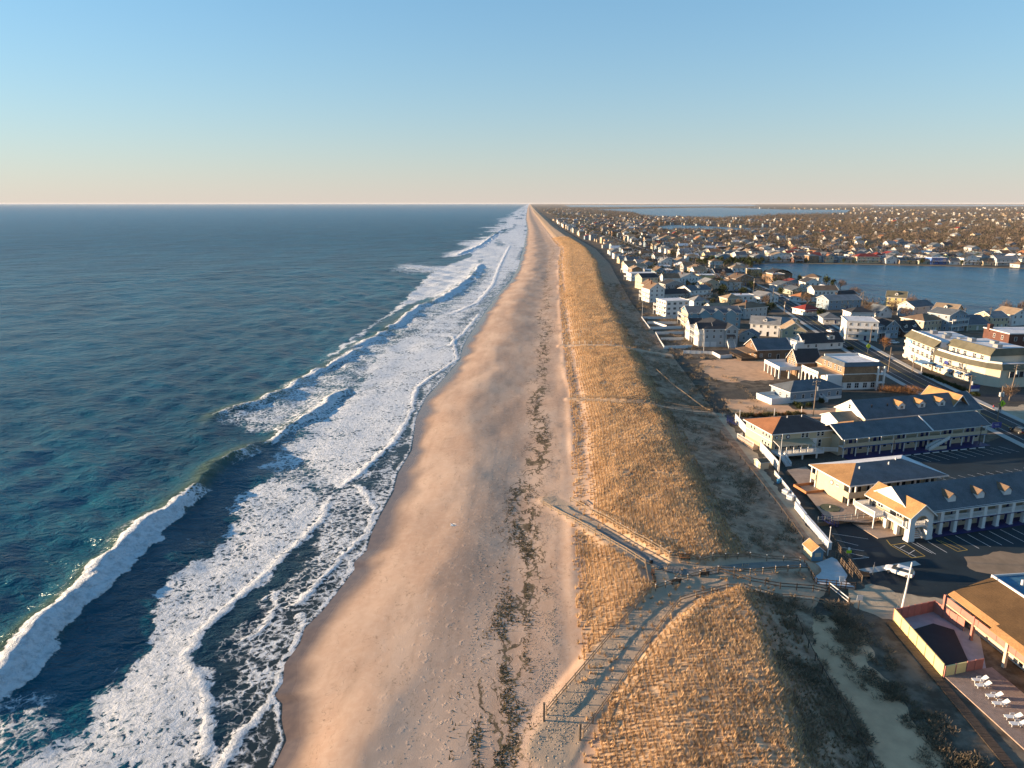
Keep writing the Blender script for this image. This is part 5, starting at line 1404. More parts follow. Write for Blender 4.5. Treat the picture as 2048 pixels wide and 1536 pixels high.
# gambrel house in front of it
h = claim(H_px('gambrel_house', (1592, 752), (1640, 752), 8, 'shingled house with white-trimmed seaward gable above a columned white terrace', rot=6))
h.body(5.4, wallm('shingle'), gable='x', rise=4.0); h.roof('gable_x', 5.4, 4.0, roofm('charcoal'), o=.4)
h.p('cupola', MB().box(.2, 1.2, 3.5, 4.5, 8.8, 10.4).add([(.1, 3.4, 10.4), (1.3, 3.4, 10.4), (1.3, 4.6, 10.4), (.1, 4.6, 10.4), (.7, 4, 11.6)], [(0, 1, 4), (1, 2, 4), (2, 3, 4), (3, 0, 4)]), TRIM)
h.wins('left', (2, 4, 6), (3.4, 5.6), 1.0, 1.6); h.win('left', 4, 7.6, .8, .8)
h.p('terrace_floor', MB().box(-8.5, -.02, -4, 9, 3.2, 3.5), TRIM); h.railing([(-.2, -3.9), (-8.4, -3.9), (-8.4, 8.9), (-.2, 8.9)], 3.5, 1.0, WHITE, solid=True)
h.posts([(-8.2, -3.6), (-8.2, -.6), (-8.2, 2.4), (-8.2, 5.4), (-8.2, 8.4), (-4.5, -3.6), (-.6, -3.6)], 0, 3.2, .5, TRIM, 'column')
h.body(5.6, wallm('shingle'), 7, 12.5, -5, 1.5, name='porch_gable', gable='y', rise=1.6); h.roof('gable_y', 5.6, 1.6, roofm('tan'), 7, 12.5, -5, 1.5, .3, name='porch_roof')
# white house with the black roof
h = cottage((1608, 701), (1685, 697), 9, 1, 'gable_x', 3.4, 'white', 'charcoal', 'white cottage with steep black roof and a white dormer near the road', fw=5, lw=2, eave=3.2)
h.dormer(h.w * .72, 1.0, 4.1, 3.2, 3.2, 1.6, .5, wallm('white'), roofm('charcoal')); h.railing([(-.3, .2), (-3.8, .2), (-3.8, 7), (-.3, 7)], 3.6, .9, WHITE); h.p('sunroom', MB().box(-3.9, -.02, .1, 7.1, -.2, 3.6), wallm('white'))
# brown bungalow
h = cottage((1513, 720), (1581, 718), 11, 1.5, 'gable_x', 3.4, 'brown', 'slate', 'brown-shingled bungalow with lit gable end and wooden sea porch', fw=4, lw=3, eave=4.4)
h.deck(-7, -.02, -1, 10, .9, .9, DWOOD); h.railing([(-.2, -1), (-7, -1), (-7, 10)], .9, .9, DWOOD); h.p('porch_roof', MB().slab([(-4.5, -.5, 3.0), (-.02, -.5, 3.5), (-.02, 11, 3.5), (-4.5, 11, 3.0)], .14), roofm('brown'))
# grey triplex
h = cottage((1406, 694), (1471, 692), 22, 3, 'hip', 3.0, 'palegrey', 'charcoal', 'three-storey pale grey triplex with black roof and stacked white sea balconies', fw=5, lw=6, garage=2, eave=8.0, lbalc=True, rot=4)
h.body(8.0, wallm('palegrey'), h.w * .62, h.w * .98, -1.0, 5, name='front_gable', gable='y', rise=2.0); h.roof('gable_y', 8.05, 2.0, roofm('charcoal'), h.w * .62, h.w * .98, -1.0, 6, .35, name='front_gable_roof')
h.body(8.0, wallm('white'), -2.2, 4, 1, 7, name='sea_gable', gable='x', rise=2.2); h.roof('gable_x', 8.05, 2.2, roofm('charcoal'), -2.2, 4, 1, 7, .3, name='sea_gable_roof')
h.body(8.0, wallm('white'), -2.2, 4, 14, 20, name='sea_gable', gable='x', rise=2.2); h.roof('gable_x', 8.05, 2.2, roofm('charcoal'), -2.2, 4, 14, 20, .3, name='sea_gable_roof')
h.wins('left', (2.2, 4, 5.8, 15.2, 17, 18.8), (6.4, 3.6), 1.0, 1.6, 1, -2.2); h.wins('front', (h.w * .7, h.w * .88), (3.7, 6.2), 1.4, 1.5, 2, -1.0)
h.steps(h.w * .66, h.w * .86, -4.2, -1.02, 0, 2.8, 'y', WHITE, 8); h.p('entry_roof', MB().slab([(h.w * .64, -2.6, 5.1), (h.w * .88, -2.6, 5.1), (h.w * .88, -1.02, 5.7), (h.w * .64, -1.02, 5.7)], .12), roofm('charcoal'))
# blue house
h = cottage((1375, 656), (1470, 652), 14, 3, 'gable_x', 2.6, 'blue', 'slate', 'long blue three-storey house with sunlight painted cream on its sea end, behind the triplex', fw=8, lw=4, eave=7.8, lbalc=True, rot=2)
h.p('sunlit_end_sheet', MB().box(-.12, -.005, .1, 13.9, -.1, 7.7), wallm('cream'))  # cream sheet paints the sunlight on the blue end wall
for i in range(3):
    x0 = h.w * (.22 + .25 * i); h.body(7.8, wallm('blue'), x0, x0 + 4.6, -.6, 4, name='wall_gable', gable='y', rise=1.7); h.roof('gable_y', 7.85, 1.7, roofm('slate'), x0, x0 + 4.6, -.6, 4.5, .3, name='wall_gable_roof')
TBL = [  # front-left foot, front-right foot, depth, storeys, roof, rise, wall, roof colour, label, options
 ((1331, 634), (1377, 632), 12, 3, 'flat', 0, 'white', 'white', 'flat-roofed white three-storey sea house with large lit windows', dict(lw=4, ww=1.9, lbalc=True)),
 ((1298, 605), (1328, 604), 12, 3, 'gable_y', 3.4, 'white', 'brown', 'tall white turreted sea house glowing in the sun', dict(lbalc=True, chim=True)),
 ((1330, 601), (1376, 599), 10, 1.5, 'gable_x', 2.6, 'palegrey', 'charcoal', 'long low grey house with dark roof behind the turreted house', dict(fw=5)),
 ((1283, 579), (1315, 578), 12, 3, 'gable_x', 2.6, 'cream', 'charcoal', 'tall cream double-gabled sea house beyond the turreted house', dict(lw=4)),
 ((1330, 585), (1368, 584), 11, 2, 'gable_y', 2.6, 'grey', 'charcoal', 'dark grey gabled house between the cream sea house and the road', dict()),
 ((1262, 562), (1312, 561), 12, 2, 'flat', 0, 'white', 'white', 'wide white flat-roofed sea house with terrace', dict(lbalc=True)),
 ((1256, 547), (1293, 546), 12, 2, 'gable_x', 2.4, 'white', 'tan', 'white gabled sea house with tan roof beyond the wide flat-roofed one', dict(lbalc=True)),
 ((1299, 551), (1346, 550), 14, 1.5, 'flat', 0, 'palegrey', 'white', 'long pale flat-roofed building behind the white sea houses', dict(fw=6)),
 ((1357, 572), (1402, 569), 12, 2, 'gable_y', 3.2, 'white', 'grey', 'white gable-fronted house with grey roof seaward of the road bend', dict(chim=True)),
 ((1380, 599), (1421, 596), 13, 2, 'gable_x', 2.6, 'white', 'slate', 'white house with roof deck and slate roof near the road bend', dict(balc=(2.85,), dorm=1)),
 ((1478, 683), (1513, 686), 8, 1, 'gable_y', 2.0, 'palegrey', 'slate', 'small grey gabled garage house right of the triplex', dict(fw=2)),
 ((1499, 670), (1556, 674), 9, 2, 'gable_x', 3.0, 'white', 'grey', 'white chalet with steep grey roof behind the brown bungalow', dict(dorm=1)),
 ((1563, 685), (1610, 687), 10, 2, 'gable_y', 3.4, 'cream', 'tan', 'cream gable-fronted house with tan roof beside the road', dict(fw=3)),
 ((1489, 638), (1533, 634), 11, 2, 'hip', 2.4, 'palegrey', 'brown', 'pale two-storey house with brown hipped roof beside the road', dict(chim=True)),
 ((1454, 617), (1484, 616), 10, 2, 'hip', 2.4, 'cream', 'tan', 'cream house with tan hipped roof behind the blue house', dict()),
 ((1690, 679), (1741, 677), 15, 3, 'flat', 0, 'white', 'white', 'bright white three-storey house with front balconies across the road', dict(lw=6, balc=(2.9, 5.7), rot=-14)),
 ((1746, 678), (1764, 676), 13, 2, 'hip', 2.0, 'bluegrey', 'slate', 'narrow blue-grey house right of the bright white one', dict(balc=(2.9,))),
 ((1770, 677), (1795, 676), 12, 2, 'gable_y', 2.6, 'bluegrey', 'charcoal', 'blue gable-fronted house with red porch awning', dict(fw=3, garage=1)),
 ((1806, 675), (1841, 672), 10, 1, 'gable_x', 4.0, 'brick', 'charcoal', 'brick cape cottage with black roof and two white dormers', dict(dorm=2, fw=3)),
 ((1845, 666), (1888, 662), 13, 2, 'hip', 2.4, 'beige', 'brown', 'wide beige house with brown hipped roof behind the hotel', dict(fw=6)),
 ((1895, 665), (1928, 661), 11, 3, 'gable_y', 2.2, 'bluegrey', 'slate', 'three-storey blue house with white front balconies', dict(balc=(2.9, 5.7))),
 ((1862, 640), (1908, 645), 12, 2, 'gable_x', 3.2, 'tan', 'tan', 'tan house with big sunlit roof and white dormer', dict(dorm=1)),
 ((1932, 661), (1976, 660), 14, 1, 'gable_x', 3.6, 'sage', 'slate', 'low sage house under a large slate roof', dict(fw=3)),
 ((1982, 658), (2014, 657), 11, 2, 'gable_x', 2.4, 'cream', 'grey', 'cream two-storey house with grey roof left of the picture edge', dict(fw=4)),
 ((2022, 652), (2056, 650), 11, 2, 'gable_y', 2.8, 'white', 'tan', 'white house with tan roof at the picture edge below the lake', dict()),
 ((1770, 612), (1808, 613), 10, 2, 'gable_x', 3.2, 'yellow', 'green', 'yellow lakeside house with lit seaward gables', dict(rot=-30, dorm=1)),
 ((1826, 635), (1865, 631), 10, 2, 'gable_x', 2.6, 'palegrey', 'slate', 'plain grey two-storey house right of the yellow lake house', dict(fw=3)),
 ((1757, 636), (1783, 635), 10, 1, 'gable_y', 3.4, 'white', 'slate', 'small white cottage with steep gable below the yellow lake house', dict(fw=2)),
 ((1645, 648), (1678, 649), 11, 1, 'hip', 2.4, 'white', 'slate', 'white cottage with wide front porch beside the road', dict(porch=True)),
 ((1627, 600), (1674, 600), 11, 2.2, 'gable_x', 2.4, 'white', 'brown', 'big white house with many windows near the lake bend', dict(fw=6)),
 ((1677, 601), (1714, 599), 9, 1, 'gable_x', 2.6, 'grey', 'charcoal', 'low grey house with black roof right of the big white lake house', dict(fw=3)),
 ((1600, 605), (1634, 603), 10, 1, 'hip', 2.6, 'white', 'rust', 'white cottage with sunlit rust roof left of the big white lake house', dict()),
 ((1604, 569), (1636, 571), 10, 2, 'hip', 2.4, 'white', 'brown', 'white lakeshore house with brown roof on the point', dict(lbalc=True)),
 ((1540, 560), (1584, 558), 10, 1.5, 'gambrel', 4.2, 'brown', 'charcoal', 'dark gambrel-roofed house on the lake shore', dict(fw=4)),
 ((1609, 631), (1640, 629), 10, 1, 'hip', 2.4, 'white', 'red', 'white cottage with red roof beside the main road', dict(porch=True)),
 ((1656, 620), (1720, 618), 12, 2, 'gable_x', 2.2, 'bluegrey', 'grey', 'long blue-grey two-storey building with plain grey roof', dict(fw=6)),
 ((1701, 640), (1748, 640), 10, 1.5, 'hip', 2.2, 'white', 'charcoal', 'white house with charcoal roof behind the bright white one', dict()),
 ((1540, 655), (1585, 660), 9, 1, 'gable_x', 2.2, 'cream', 'grey', 'low cream house beside the road above the white chalet', dict()),
 ((1425, 640), (1460, 638), 10, 2, 'gable_x', 2.6, 'white', 'tan', 'white house with tan roof between blue house and road', dict()),
 ((1520, 607), (1556, 604), 10, 1.5, 'gable_y', 2.6, 'white', 'grey', 'white gabled cottage just across the road from the bend', dict()),
 ((1470, 573), (1505, 570), 10, 2, 'gable_y', 3.0, 'shingle', 'brown', 'shingled house with lit chimney across the road bend', dict(chim=True)),
 ((1430, 556), (1466, 555), 10, 1.5, 'gable_x', 3.2, 'white', 'charcoal', 'white cross-gabled house beyond the road bend', dict(dorm=1)),
 ((1556, 582), (1590, 580), 9, 1.5, 'gable_y', 2.4, 'palegrey', 'slate', 'pale grey gabled cottage left of the lakeshore point', dict()),
]
for a, b, d, st_, rf, ri, wa, rc, lab, op in TBL:
    eave = {1.5: 4.2, 2.2: 6.6}.get(st_)
    cottage(a, b, d, st_, rf, ri, wa, rc, lab, **({'eave': eave} if eave else {}), **op)
# row on the far shore
FAR = [(1541, 1580, 2, 'white', 'tan', 'gable_y', 'white gabled far-shore house leftmost in the row across the lake'), (1586, 1615, 2, 'palegrey', 'slate', 'gable_x', 'pale grey far-shore house second from the wooded point'), (1621, 1642, 2.2, 'white', 'red', 'gable_x', 'white far-shore house with narrow red roof'),
       (1645, 1675, 2, 'bluegrey', 'slate', 'hip', 'blue-grey far-shore house right of the narrow red roof'), (1681, 1704, 1, 'beige', 'grey', 'gable_x', 'low beige far-shore house left of the wide red roof'), (1713, 1759, 2, 'cream', 'red', 'hip', 'wide cream far-shore house under a bright red roof'),
       (1772, 1794, 1.5, 'white', 'grey', 'gable_y', 'small white gabled far-shore house right of the wide red roof'), (1799, 1831, 1, 'tan', 'slate', 'gable_x', 'low tan far-shore house with slate roof'), (1838, 1861, 1, 'sage', 'charcoal', 'hip', 'low sage far-shore house left of the bright blue one'),
       (1862, 1892, 2, 'brightblue', 'white', 'flat', 'bright blue far-shore house'), (1899, 1922, 1, 'white', 'slate', 'gable_x', 'low white far-shore house right of the bright blue one'), (1926, 1958, 2.2, 'white', 'charcoal', 'gable_y', 'tall white far-shore house with dark gable'),
       (1966, 1988, 1, 'cream', 'brown', 'gable_x', 'low cream far-shore house with brown roof'), (1992, 2036, 2, 'palegrey', 'grey', 'gable_x', 'wide pale grey far-shore house near the picture edge'), (2042, 2070, 2, 'white', 'slate', 'hip', 'white far-shore house at the picture edge')]
for x0, x1, st_, wa, rc, rf, lab in FAR:
    yb = 523 + (x0 - 1541) / 500 * 9
    cottage((x0, yb), (x1, yb), 12, st_, rf, 0 if rf == 'flat' else 3.0, wa, rc, lab, eave=st_ * 3.0 + .6, fw=max(2, int((x1 - x0) / 8)), lw=2, balc=(3.2,) if st_ >= 2 else None, ww=1.6)
# ------------------------------------------------------------ street furniture, fences, small things
def fence_rail(name, pts, label, hgt=1.15, step=2.6, mats=(WOOD, WOOD), rails=2, cat='fence', zoff=0.0, capwhite=False, zfun=None):
    """post and rail fence that follows the sand"""
    pts = np.asarray(pts, float); zf = zfun or (lambda x, y: ground_z(x, y))
    x0, y0 = pts[0]; e = empty(name, x0, y0, 0, 0, label, cat)
    po = MB().box(-.06, .06, -.06, .06, -.4, hgt).box(-.08, .08, -.08, .08, hgt, hgt + .06, 1).mesh('post', [mats[0], TRIM if capwhite else mats[0]])
    prev = None
    for (ax, ay), (bx, by) in zip(pts[:-1], pts[1:]):
        L = math.hypot(bx - ax, by - ay); n = max(1, round(L / step))
        for i in range(n + 1):
            if i == 0 and prev is not None: continue
            x, y = ax + (bx - ax) * i / n, ay + (by - ay) * i / n; z = zf(x, y) + zoff
            part(e, 'post', po, None, loc=(x - x0, y - y0, z), rz=math.atan2(by - ay, bx - ax))
            if prev is not None:
                for k in range(rails):
                    hh = hgt * (0.92 - 0.45 * k)
                    b = MB().bar((prev[0] - x0, prev[1] - y0, prev[2] + hh), (x - x0, y - y0, z + hh), .05, .14)
                    part(e, 'rail', b, mats[1])
            prev = (x, y, z)
    return e
GLp = lambda pts, z: [G(a, b, z) for a, b in pts]
def drape(pts):
    """px points on the dune: iterate so that they land on the sand surface"""
    out = []
    for a, b in pts:
        z = 4.0
        for _ in range(6): z = ground_z(*G(a, b, z)) * .6 + z * .4
        out.append(G(a, b, z))
    return out
fence_rail('path_fence', drape([(1093, 1430), (1150, 1362), (1220, 1278), (1302, 1181)]), 'post-and-rail fence on the seaward side of the wide beach path')
fence_rail('path_fence', drape([(1166, 1475), (1240, 1372), (1300, 1284), (1360, 1206), (1453, 1181), (1520, 1190), (1590, 1202), (1697, 1219)]), 'long post-and-rail fence along the inland side of the wide beach path')
fence_rail('path_fence', drape([(1087, 1012), (1150, 1046), (1220, 1088), (1290, 1131), (1298, 1175)]), 'post-and-rail fence below the plank ramp to the beach')
fence_rail('path_fence', drape([(1141, 1003), (1200, 1035), (1270, 1076), (1339, 1116), (1400, 1119), (1500, 1117), (1600, 1127)]), 'post-and-rail fence above the plank ramp to the beach', capwhite=True)
fence_rail('path_fence', drape([(1311, 1182), (1350, 1169), (1400, 1154), (1436, 1145), (1500, 1150), (1600, 1141)]), 'white-topped rail fence between the plank ramp and the wide path', capwhite=True)
fence_rail('path_fence', drape([(1436, 1147), (1500, 1167), (1560, 1178), (1658, 1190)]), 'dark rail fence on the brush edge north of the wide path', mats=(DWOOD, DWOOD))
fence_rail('wire_fence', [G(a, b, 2.4) for a, b in ((1592, 1246), (1630, 1320), (1675, 1400), (1735, 1520), (1790, 1640))], 'thin dark fence along the edge of the bare sand strip', mats=(DWOOD, DWOOD), step=3.2, rails=1)
fence_rail('wire_fence', drape([(1440, 868), (1490, 930), (1550, 1008), (1606, 1085)]), 'thin dark fence between dune brush and sand lane', mats=(DWOOD, DWOOD), step=4, rails=1)
fence_rail('walkway_fence', drape([(1140, 795), (1190, 797), (1252, 800), (1330, 810), (1425, 824)]), 'rail fence along the far side of the middle dune walkway', step=3, mats=(WOOD, WOOD))
fence_rail('walkway_fence', drape([(1142, 801), (1190, 804), (1252, 809), (1330, 819), (1422, 831)]), 'rail fence along the near side of the middle dune walkway', step=3, mats=(WOOD, WOOD))
fence_rail('walkway_fence', drape([(1125, 687), (1170, 687), (1222, 687)]), 'pale rail fence on the far dune crossing', step=3, mats=(TRIM, WOOD))
fence_rail('walkway_fence', drape([(1313, 744), (1350, 778), (1420, 826)]), 'sand fence climbing from the middle walkway along the brush', step=3, mats=(WOOD, WOOD))
# plank ramp
rp_ = np.array(drape([(1195, 1058), (1235, 1083), (1285, 1113), (1325, 1136), (1370, 1146), (1420, 1143), (1490, 1134), (1560, 1130), (1612, 1130)]))
boardwalk('plank_ramp', rp_, 2.0, 0, 'grey plank ramp curving over the dune to the beach', step=.5, mat=plain('grey_planks', (.20, .185, .165), .85, .25, 1.5), zs=[ground_z(*q) + .08 for q in rp_], cat='ramp')
# entrance posts at the foot of the path
for (px, py), hh, lab in (((1088, 1441), 2.4, 'tall pale wooden post at the seaward foot of the wide beach path'), ((1160, 1480), 2.2, 'tall wooden post at the inland foot of the wide beach path')):
    x, y = drape([(px, py)])[0]
    e = empty('entrance_post', x, y, None, 0, lab, 'post'); part(e, 'post_shaft', MB().box(-.12, .12, -.12, .12, -.3, hh), WOOD); part(e, 'post_cap', MB().box(-.15, .15, -.15, .15, hh, hh + .1), WOOD)

def bench(px, rz, label, wood=REDWOOD, z=None):
    x, y = drape([px])[0]
    e = empty('bench', x, y, z, rz, label, 'bench', 'benches on the dune plaza')
    for i in range(3): part(e, 'seat_slat', MB().box(-.85, .85, -.24 + i * .17, -.09 + i * .17, .42, .47), wood)
    for i in range(3): part(e, 'back_slat', MB().box(-.85, .85, .27 + i * .03, .31 + i * .03, .54 + i * .17, .67 + i * .17), wood)
    for s_ in (-.7, .7): part(e, 'leg', MB().box(s_ - .04, s_ + .04, -.22, .3, 0, .42).box(s_ - .035, s_ + .035, .31, .36, .42, 1.0), BLACK)
    return e
bench((1306, 1147), R(82), 'orange-brown bench nearest the litter bin, its back to the sea')
bench((1309, 1161), R(82), 'orange-brown bench by the plaza rail, second from the litter bin')
bench((1370, 1121), R(0), 'red-brown bench on the far side of the plaza under the grass')
bench((1351, 1167), R(196), 'dark bench against the plaza rail fence, the seaward one', DWOOD)
bench((1407, 1152), R(196), 'dark bench against the plaza rail fence, the inland one', DWOOD)
bench((1729, 1156), R(0), 'brown bench beside the car park behind the pale deck', z=TOWN_Z)
x, y = drape([(1302, 1128)])[0]
e = empty('litter_bin', x, y, None, 0, 'dark round litter bin at the top of the plank ramp', 'litter bin')
part(e, 'drum', MB().cyl((0, 0, 0), (0, 0, .9), .3, .32, 12), BLACK); part(e, 'lid', MB().cyl((0, 0, .9), (0, 0, 1.05), .33, .15, 12), STEEL)

# hut on the pale deck
h = House('beach_hut', *G(1622.5, 1126), R(8), 2.1, 2.9, 'small blue beach hut with tan roof on the pale deck', 'hut')
h.body(2.1, wallm('blue'), gable='y', rise=.9); h.roof('gable_y', 2.1, .9, roofm('copper'), o=.22, t=.08)
h.win('front', 1.05, .95, 1.15, .75, 1, me=MB().box(-.57, .57, -.06, .02, 0, .75).mesh('shutter', [wallm('beige')]), name='shutter'); h.p('painted_sun_side', MB().box(-.04, -.004, .05, 2.85, 0, 2.05), wallm('cream'))  # cream sheet stands in for sunlight on the hut's blue seaward side
dkp = GLp([(1620, 1131), (1664, 1114), (1674, 1119), (1695, 1150), (1690, 1160), (1711, 1175), (1633, 1167)], TOWN_Z + .3)
o = link('pale_deck', MB().prism([(a, b) for a, b in dkp], -.4, .3).mesh('pale_deck', [plain('pale_boards', (.50, .50, .50), .8, .12, 1.2, lines=(0, .22, .008))])); o.location.z = TOWN_Z
L_(o, 'pale boarded deck in front of the blue beach hut', 'deck')
zt = lambda x, y: TOWN_Z + .3
fence_rail('deck_fence', GLp([(1633, 1168), (1672, 1172), (1711, 1176)], TOWN_Z + .3), 'dark rail fence on the near edge of the pale deck', 1.0, 1.3, (DWOOD, DWOOD), 3, zfun=zt)
fence_rail('deck_fence', GLp([(1608, 1131), (1622, 1152), (1633, 1168)], TOWN_Z + .3), 'short rail fence on the seaward edge of the pale deck', 1.0, 1.3, (DWOOD, DWOOD), 3, zfun=zt)
fence_rail('ramp_fence', GLp([(1671, 1113), (1688, 1133), (1705, 1154)], TOWN_Z + .3), 'rail fence along the inner side of the wooden car-park ramp', 1.0, 1.3, (WOOD, DWOOD), 3, zfun=zt)
fence_rail('ramp_fence', GLp([(1660, 1075), (1675, 1096), (1700, 1130), (1724, 1162)], TOWN_Z + .3), 'long rail fence between the wooden ramp and the car park', 1.0, 1.5, (WOOD, DWOOD), 3, zfun=zt)
# white fences
def wf(pts, label, hgt=1.3, z=None, **k): return solid_fence('white_fence', [G(a, b, TOWN_Z) for a, b in pts], TOWN_Z if z is None else z, hgt, [WHITE, WHITE], label, **k)
wf([(1470, 843), (1512, 892), (1556, 942)], 'tall white vinyl fence on the sea side of the guest house', 2.3)
wf([(1549, 949), (1575, 981), (1600, 1014)], 'low white rail wall seaward of the paved courtyard', .9)
wf([(1591, 1017), (1610, 1042)], 'white boxed wall along the sand lane, far piece', 1.5, th=.5)
wf([(1611, 1043), (1660, 1100)], 'white boxed wall along the sand lane, near piece', 1.4, th=.5)
wf([(1283, 638), (1300, 661)], 'white fence on the dune side of the blue house yards'); wf([(1285, 638), (1352, 638)], 'white fence closing the far end of the blue house yards')
wf([(1295, 648), (1353, 648)], 'white fence between the two blue house yards'); wf([(1307, 648), (1333, 656)], 'slanting white fence inside the blue house yard'); wf([(1301, 659), (1363, 657)], 'white fence between the blue house and triplex yards')
wf([(1311, 669), (1319, 684), (1328, 698)], 'white fence on the dune side of the triplex yards'); wf([(1312, 669), (1367, 668)], 'white fence closing the far triplex yard'); wf([(1322, 681), (1367, 680)], 'white fence between the two triplex yards')
wf([(1328, 698), (1384, 696)], 'white fence on the street side of the triplex yard'); wf([(1367, 707), (1425, 709), (1440, 717), (1464, 715)], 'kinked white fence across the street from the triplex')
fence_rail('courtyard_fence', GLp([(1636, 1044), (1690, 1040), (1740, 1034), (1800, 1022)], TOWN_Z + .8), 'thin wire fence on the near edge of the paved courtyard', 1.1, 1.6, (STEEL, STEEL), 2, zfun=lambda x, y: TOWN_Z + .8)
link('retaining_wall', MB().bar((*G(1636, 1045, TOWN_Z + .8), TOWN_Z + .38), (*G(1815, 1023, TOWN_Z + .8), TOWN_Z + .38), .25, .8).mesh('retaining_wall', [plain('timber_wall', (.25, .15, .09), .9, .25)]), kind='structure', label='low brown retaining wall of the courtyard')
x, y = G(1660, 1016, TOWN_Z + .8)
e = empty('round_planter', x, y, TOWN_Z + .8, 0, 'flat round dry planting bed with a white lamp in the courtyard', 'planter')
part(e, 'bed', MB().cyl((0, 0, 0), (0, 0, .12), 2.0, 1.9, 26), plain('dry_green', (.09, .10, .06), .95, .35, 3.0)); part(e, 'lamp', MB().cyl((0, 0, .1), (0, 0, .5), .14, .1, 8), TRIM)
e = empty('courtyard_planter', *G(1612, 988, TOWN_Z + .8), TOWN_Z + .8, R(16), 'square timber-walled sand pit in the courtyard', 'planter')
for a in ((0, 5.5, 0, .2), (0, 5.5, 4.2, 4.4), (0, .2, .2, 4.2), (5.3, 5.5, .2, 4.2)): part(e, 'timber_wall', MB().box(*a, 0, .55), REDWOOD)
for (px, py), wdh, col, nm, lab in (((1563, 990), (1.3, 1.1, 1.1), WHITE, 'storage_chest', 'white storage chest beside the sand lane, the farther one'), ((1572, 1001), (1.3, 1.2, 1.1), WHITE, 'storage_chest', 'white storage chest beside the sand lane, the nearer one')):
    e = empty(nm, *G(px, py), TOWN_Z, R(-52), lab, 'chest'); part(e, 'box', MB().box(0, wdh[0], 0, wdh[1], 0, wdh[2] * .85), col); part(e, 'lid', MB().box(-.05, wdh[0] + .05, -.05, wdh[1] + .05, wdh[2] * .85, wdh[2]), col)
for i, ((px, py), lab) in enumerate((((1556, 968), 'blue plastic barrel at the end of the guest house stairs'), ((1561, 966), 'second blue barrel next to the courtyard wall'))):
    e = empty('barrel', *G(px, py), TOWN_Z, 0, lab, 'barrel'); part(e, 'drum', MB().cyl((0, 0, 0), (0, 0, .95), .34, .34, 12), plain('barrel_blue', (.02, .14, .30), .5)); part(e, 'lid', MB().cyl((0, 0, .95), (0, 0, 1.0), .3, .3, 12), plain('barrel_lid', (.03, .2, .4), .5))
h = House('tan_shed', *G(1520, 941), R(16), 2.3, 2.6, 'small tan garden shed against the white fence', 'shed'); h.body(1.8, wallm('beige'), gable='x', rise=.5); h.roof('gable_x', 1.8, .5, roofm('brown'), o=.15, t=.07)
h.door('left', 1.3, 0, .9, 1.6, TRIM)
# navy stairs
for (px, py), rz, n_, lab in (((1473, 851), R(160), 9, 'navy blue stair and railing at the seaward end of the guest house terrace'), ((1668, 1052), R(196), 7, 'navy blue stair from the courtyard to the car park')):
    e = empty('navy_stair', *G(px, py), TOWN_Z, rz, lab, 'stairs')
    for i in range(n_): part(e, 'tread', MB().box(i * .32, i * .32 + .3, -1.1, 1.1, .12 + i * .15, .2 + i * .15), NAVY)
    for s_ in (-1.1, 1.1):
        b = MB().bar((0, s_, 1.05), (n_ * .32, s_, 1.05 + n_ * .15), .09); b.bar((0, s_, .6), (n_ * .32, s_, .6 + n_ * .15), .07)
        for i in range(0, n_ + 1, 2): b.bar((i * .32, s_, .1), (i * .32, s_, 1.05 + i * .15), .09)
        part(e, 'handrail', b, NAVY)

# poles
PW = plain('pole_wood', (.20, .155, .115), .85, .2)
def util_pole(x, y, hgt, label, rz=0.0, arm=True, trans=1, lamp=False, group='utility poles', lean=0):
    e = empty('utility_pole', x, y, TOWN_Z, rz, label, 'utility pole', group)
    part(e, 'pole_shaft', MB().cyl((0, 0, -.3), (lean, 0, hgt), .17, .11, 8), PW)
    if arm:
        for z in (hgt - .5, hgt - 1.3): part(e, 'crossarm', MB().box(lean - 1.2, lean + 1.2, -.08, .08, z - .08, z + .08), PW)
        b = MB()
        for xx in (-1.1, -.5, .5, 1.1): b.cyl((lean + xx, 0, hgt - .42), (lean + xx, 0, hgt - .2), .06, .04, 6)
        part(e, 'insulators', b, STEEL)
    for i in range(trans): part(e, 'transformer', MB().cyl((lean + (.45 if i == 0 else -.45), 0, hgt - 3.2), (lean + (.45 if i == 0 else -.45), 0, hgt - 2.0), .3, .3, 10), plain('transformer_grey', (.55, .55, .53), .4))
    if lamp: part(e, 'lamp_arm', MB().bar((lean, 0, hgt - 2.5), (lean - 2.0, 0, hgt - 2.2), .08).box(lean - 2.6, lean - 1.9, -.15, .15, hgt - 2.3, hgt - 2.15), STEEL)
    return e
util_pole(*G(1626, 833), 11.0, 'utility pole with double crossarm and transformer in front of the grey ranch house', R(12))
util_pole(*G(1822, 760), 9.5, 'dark utility pole at the kerb opposite the hotel canopy', R(80), arm=False, trans=1, lamp=True)
util_pole(*G(1935, 806), 9.0, 'pale utility pole with crossarm in front of the hotel shrubs', R(-10))
util_pole(*G(1994, 842), 10.5, 'utility pole with two transformers beside the crossing sign', R(10), arm=False, trans=2)
util_pole(*G(2018, 800), 11.5, 'leaning utility pole at the hotel corner', R(20), arm=True, trans=1, lean=1.0)
util_pole(*G(1776, 745), 9.5, 'utility pole with street lamp left of the hotel lawn', R(80), arm=False, lamp=True, trans=0)
util_pole(*G(1739, 692), 9.0, 'utility pole beside the green crossing sign', R(80), trans=0)
util_pole(*G(1567, 640), 10.0, 'utility pole on the road near the tan-roofed cream house', R(80))
util_pole(*G(1419, 552), 10, 'utility pole at the road bend', R(80), trans=0)
util_pole(*G(1925, 655), 10, 'utility pole behind the three-storey blue house', R(20), trans=0)
util_pole(*G(1976, 657), 10.5, 'utility pole left of the cream house at the picture edge', R(20), trans=1)
util_pole(*G(1724, 612), 9, 'pale utility pole by the lake bend', R(20), trans=0)
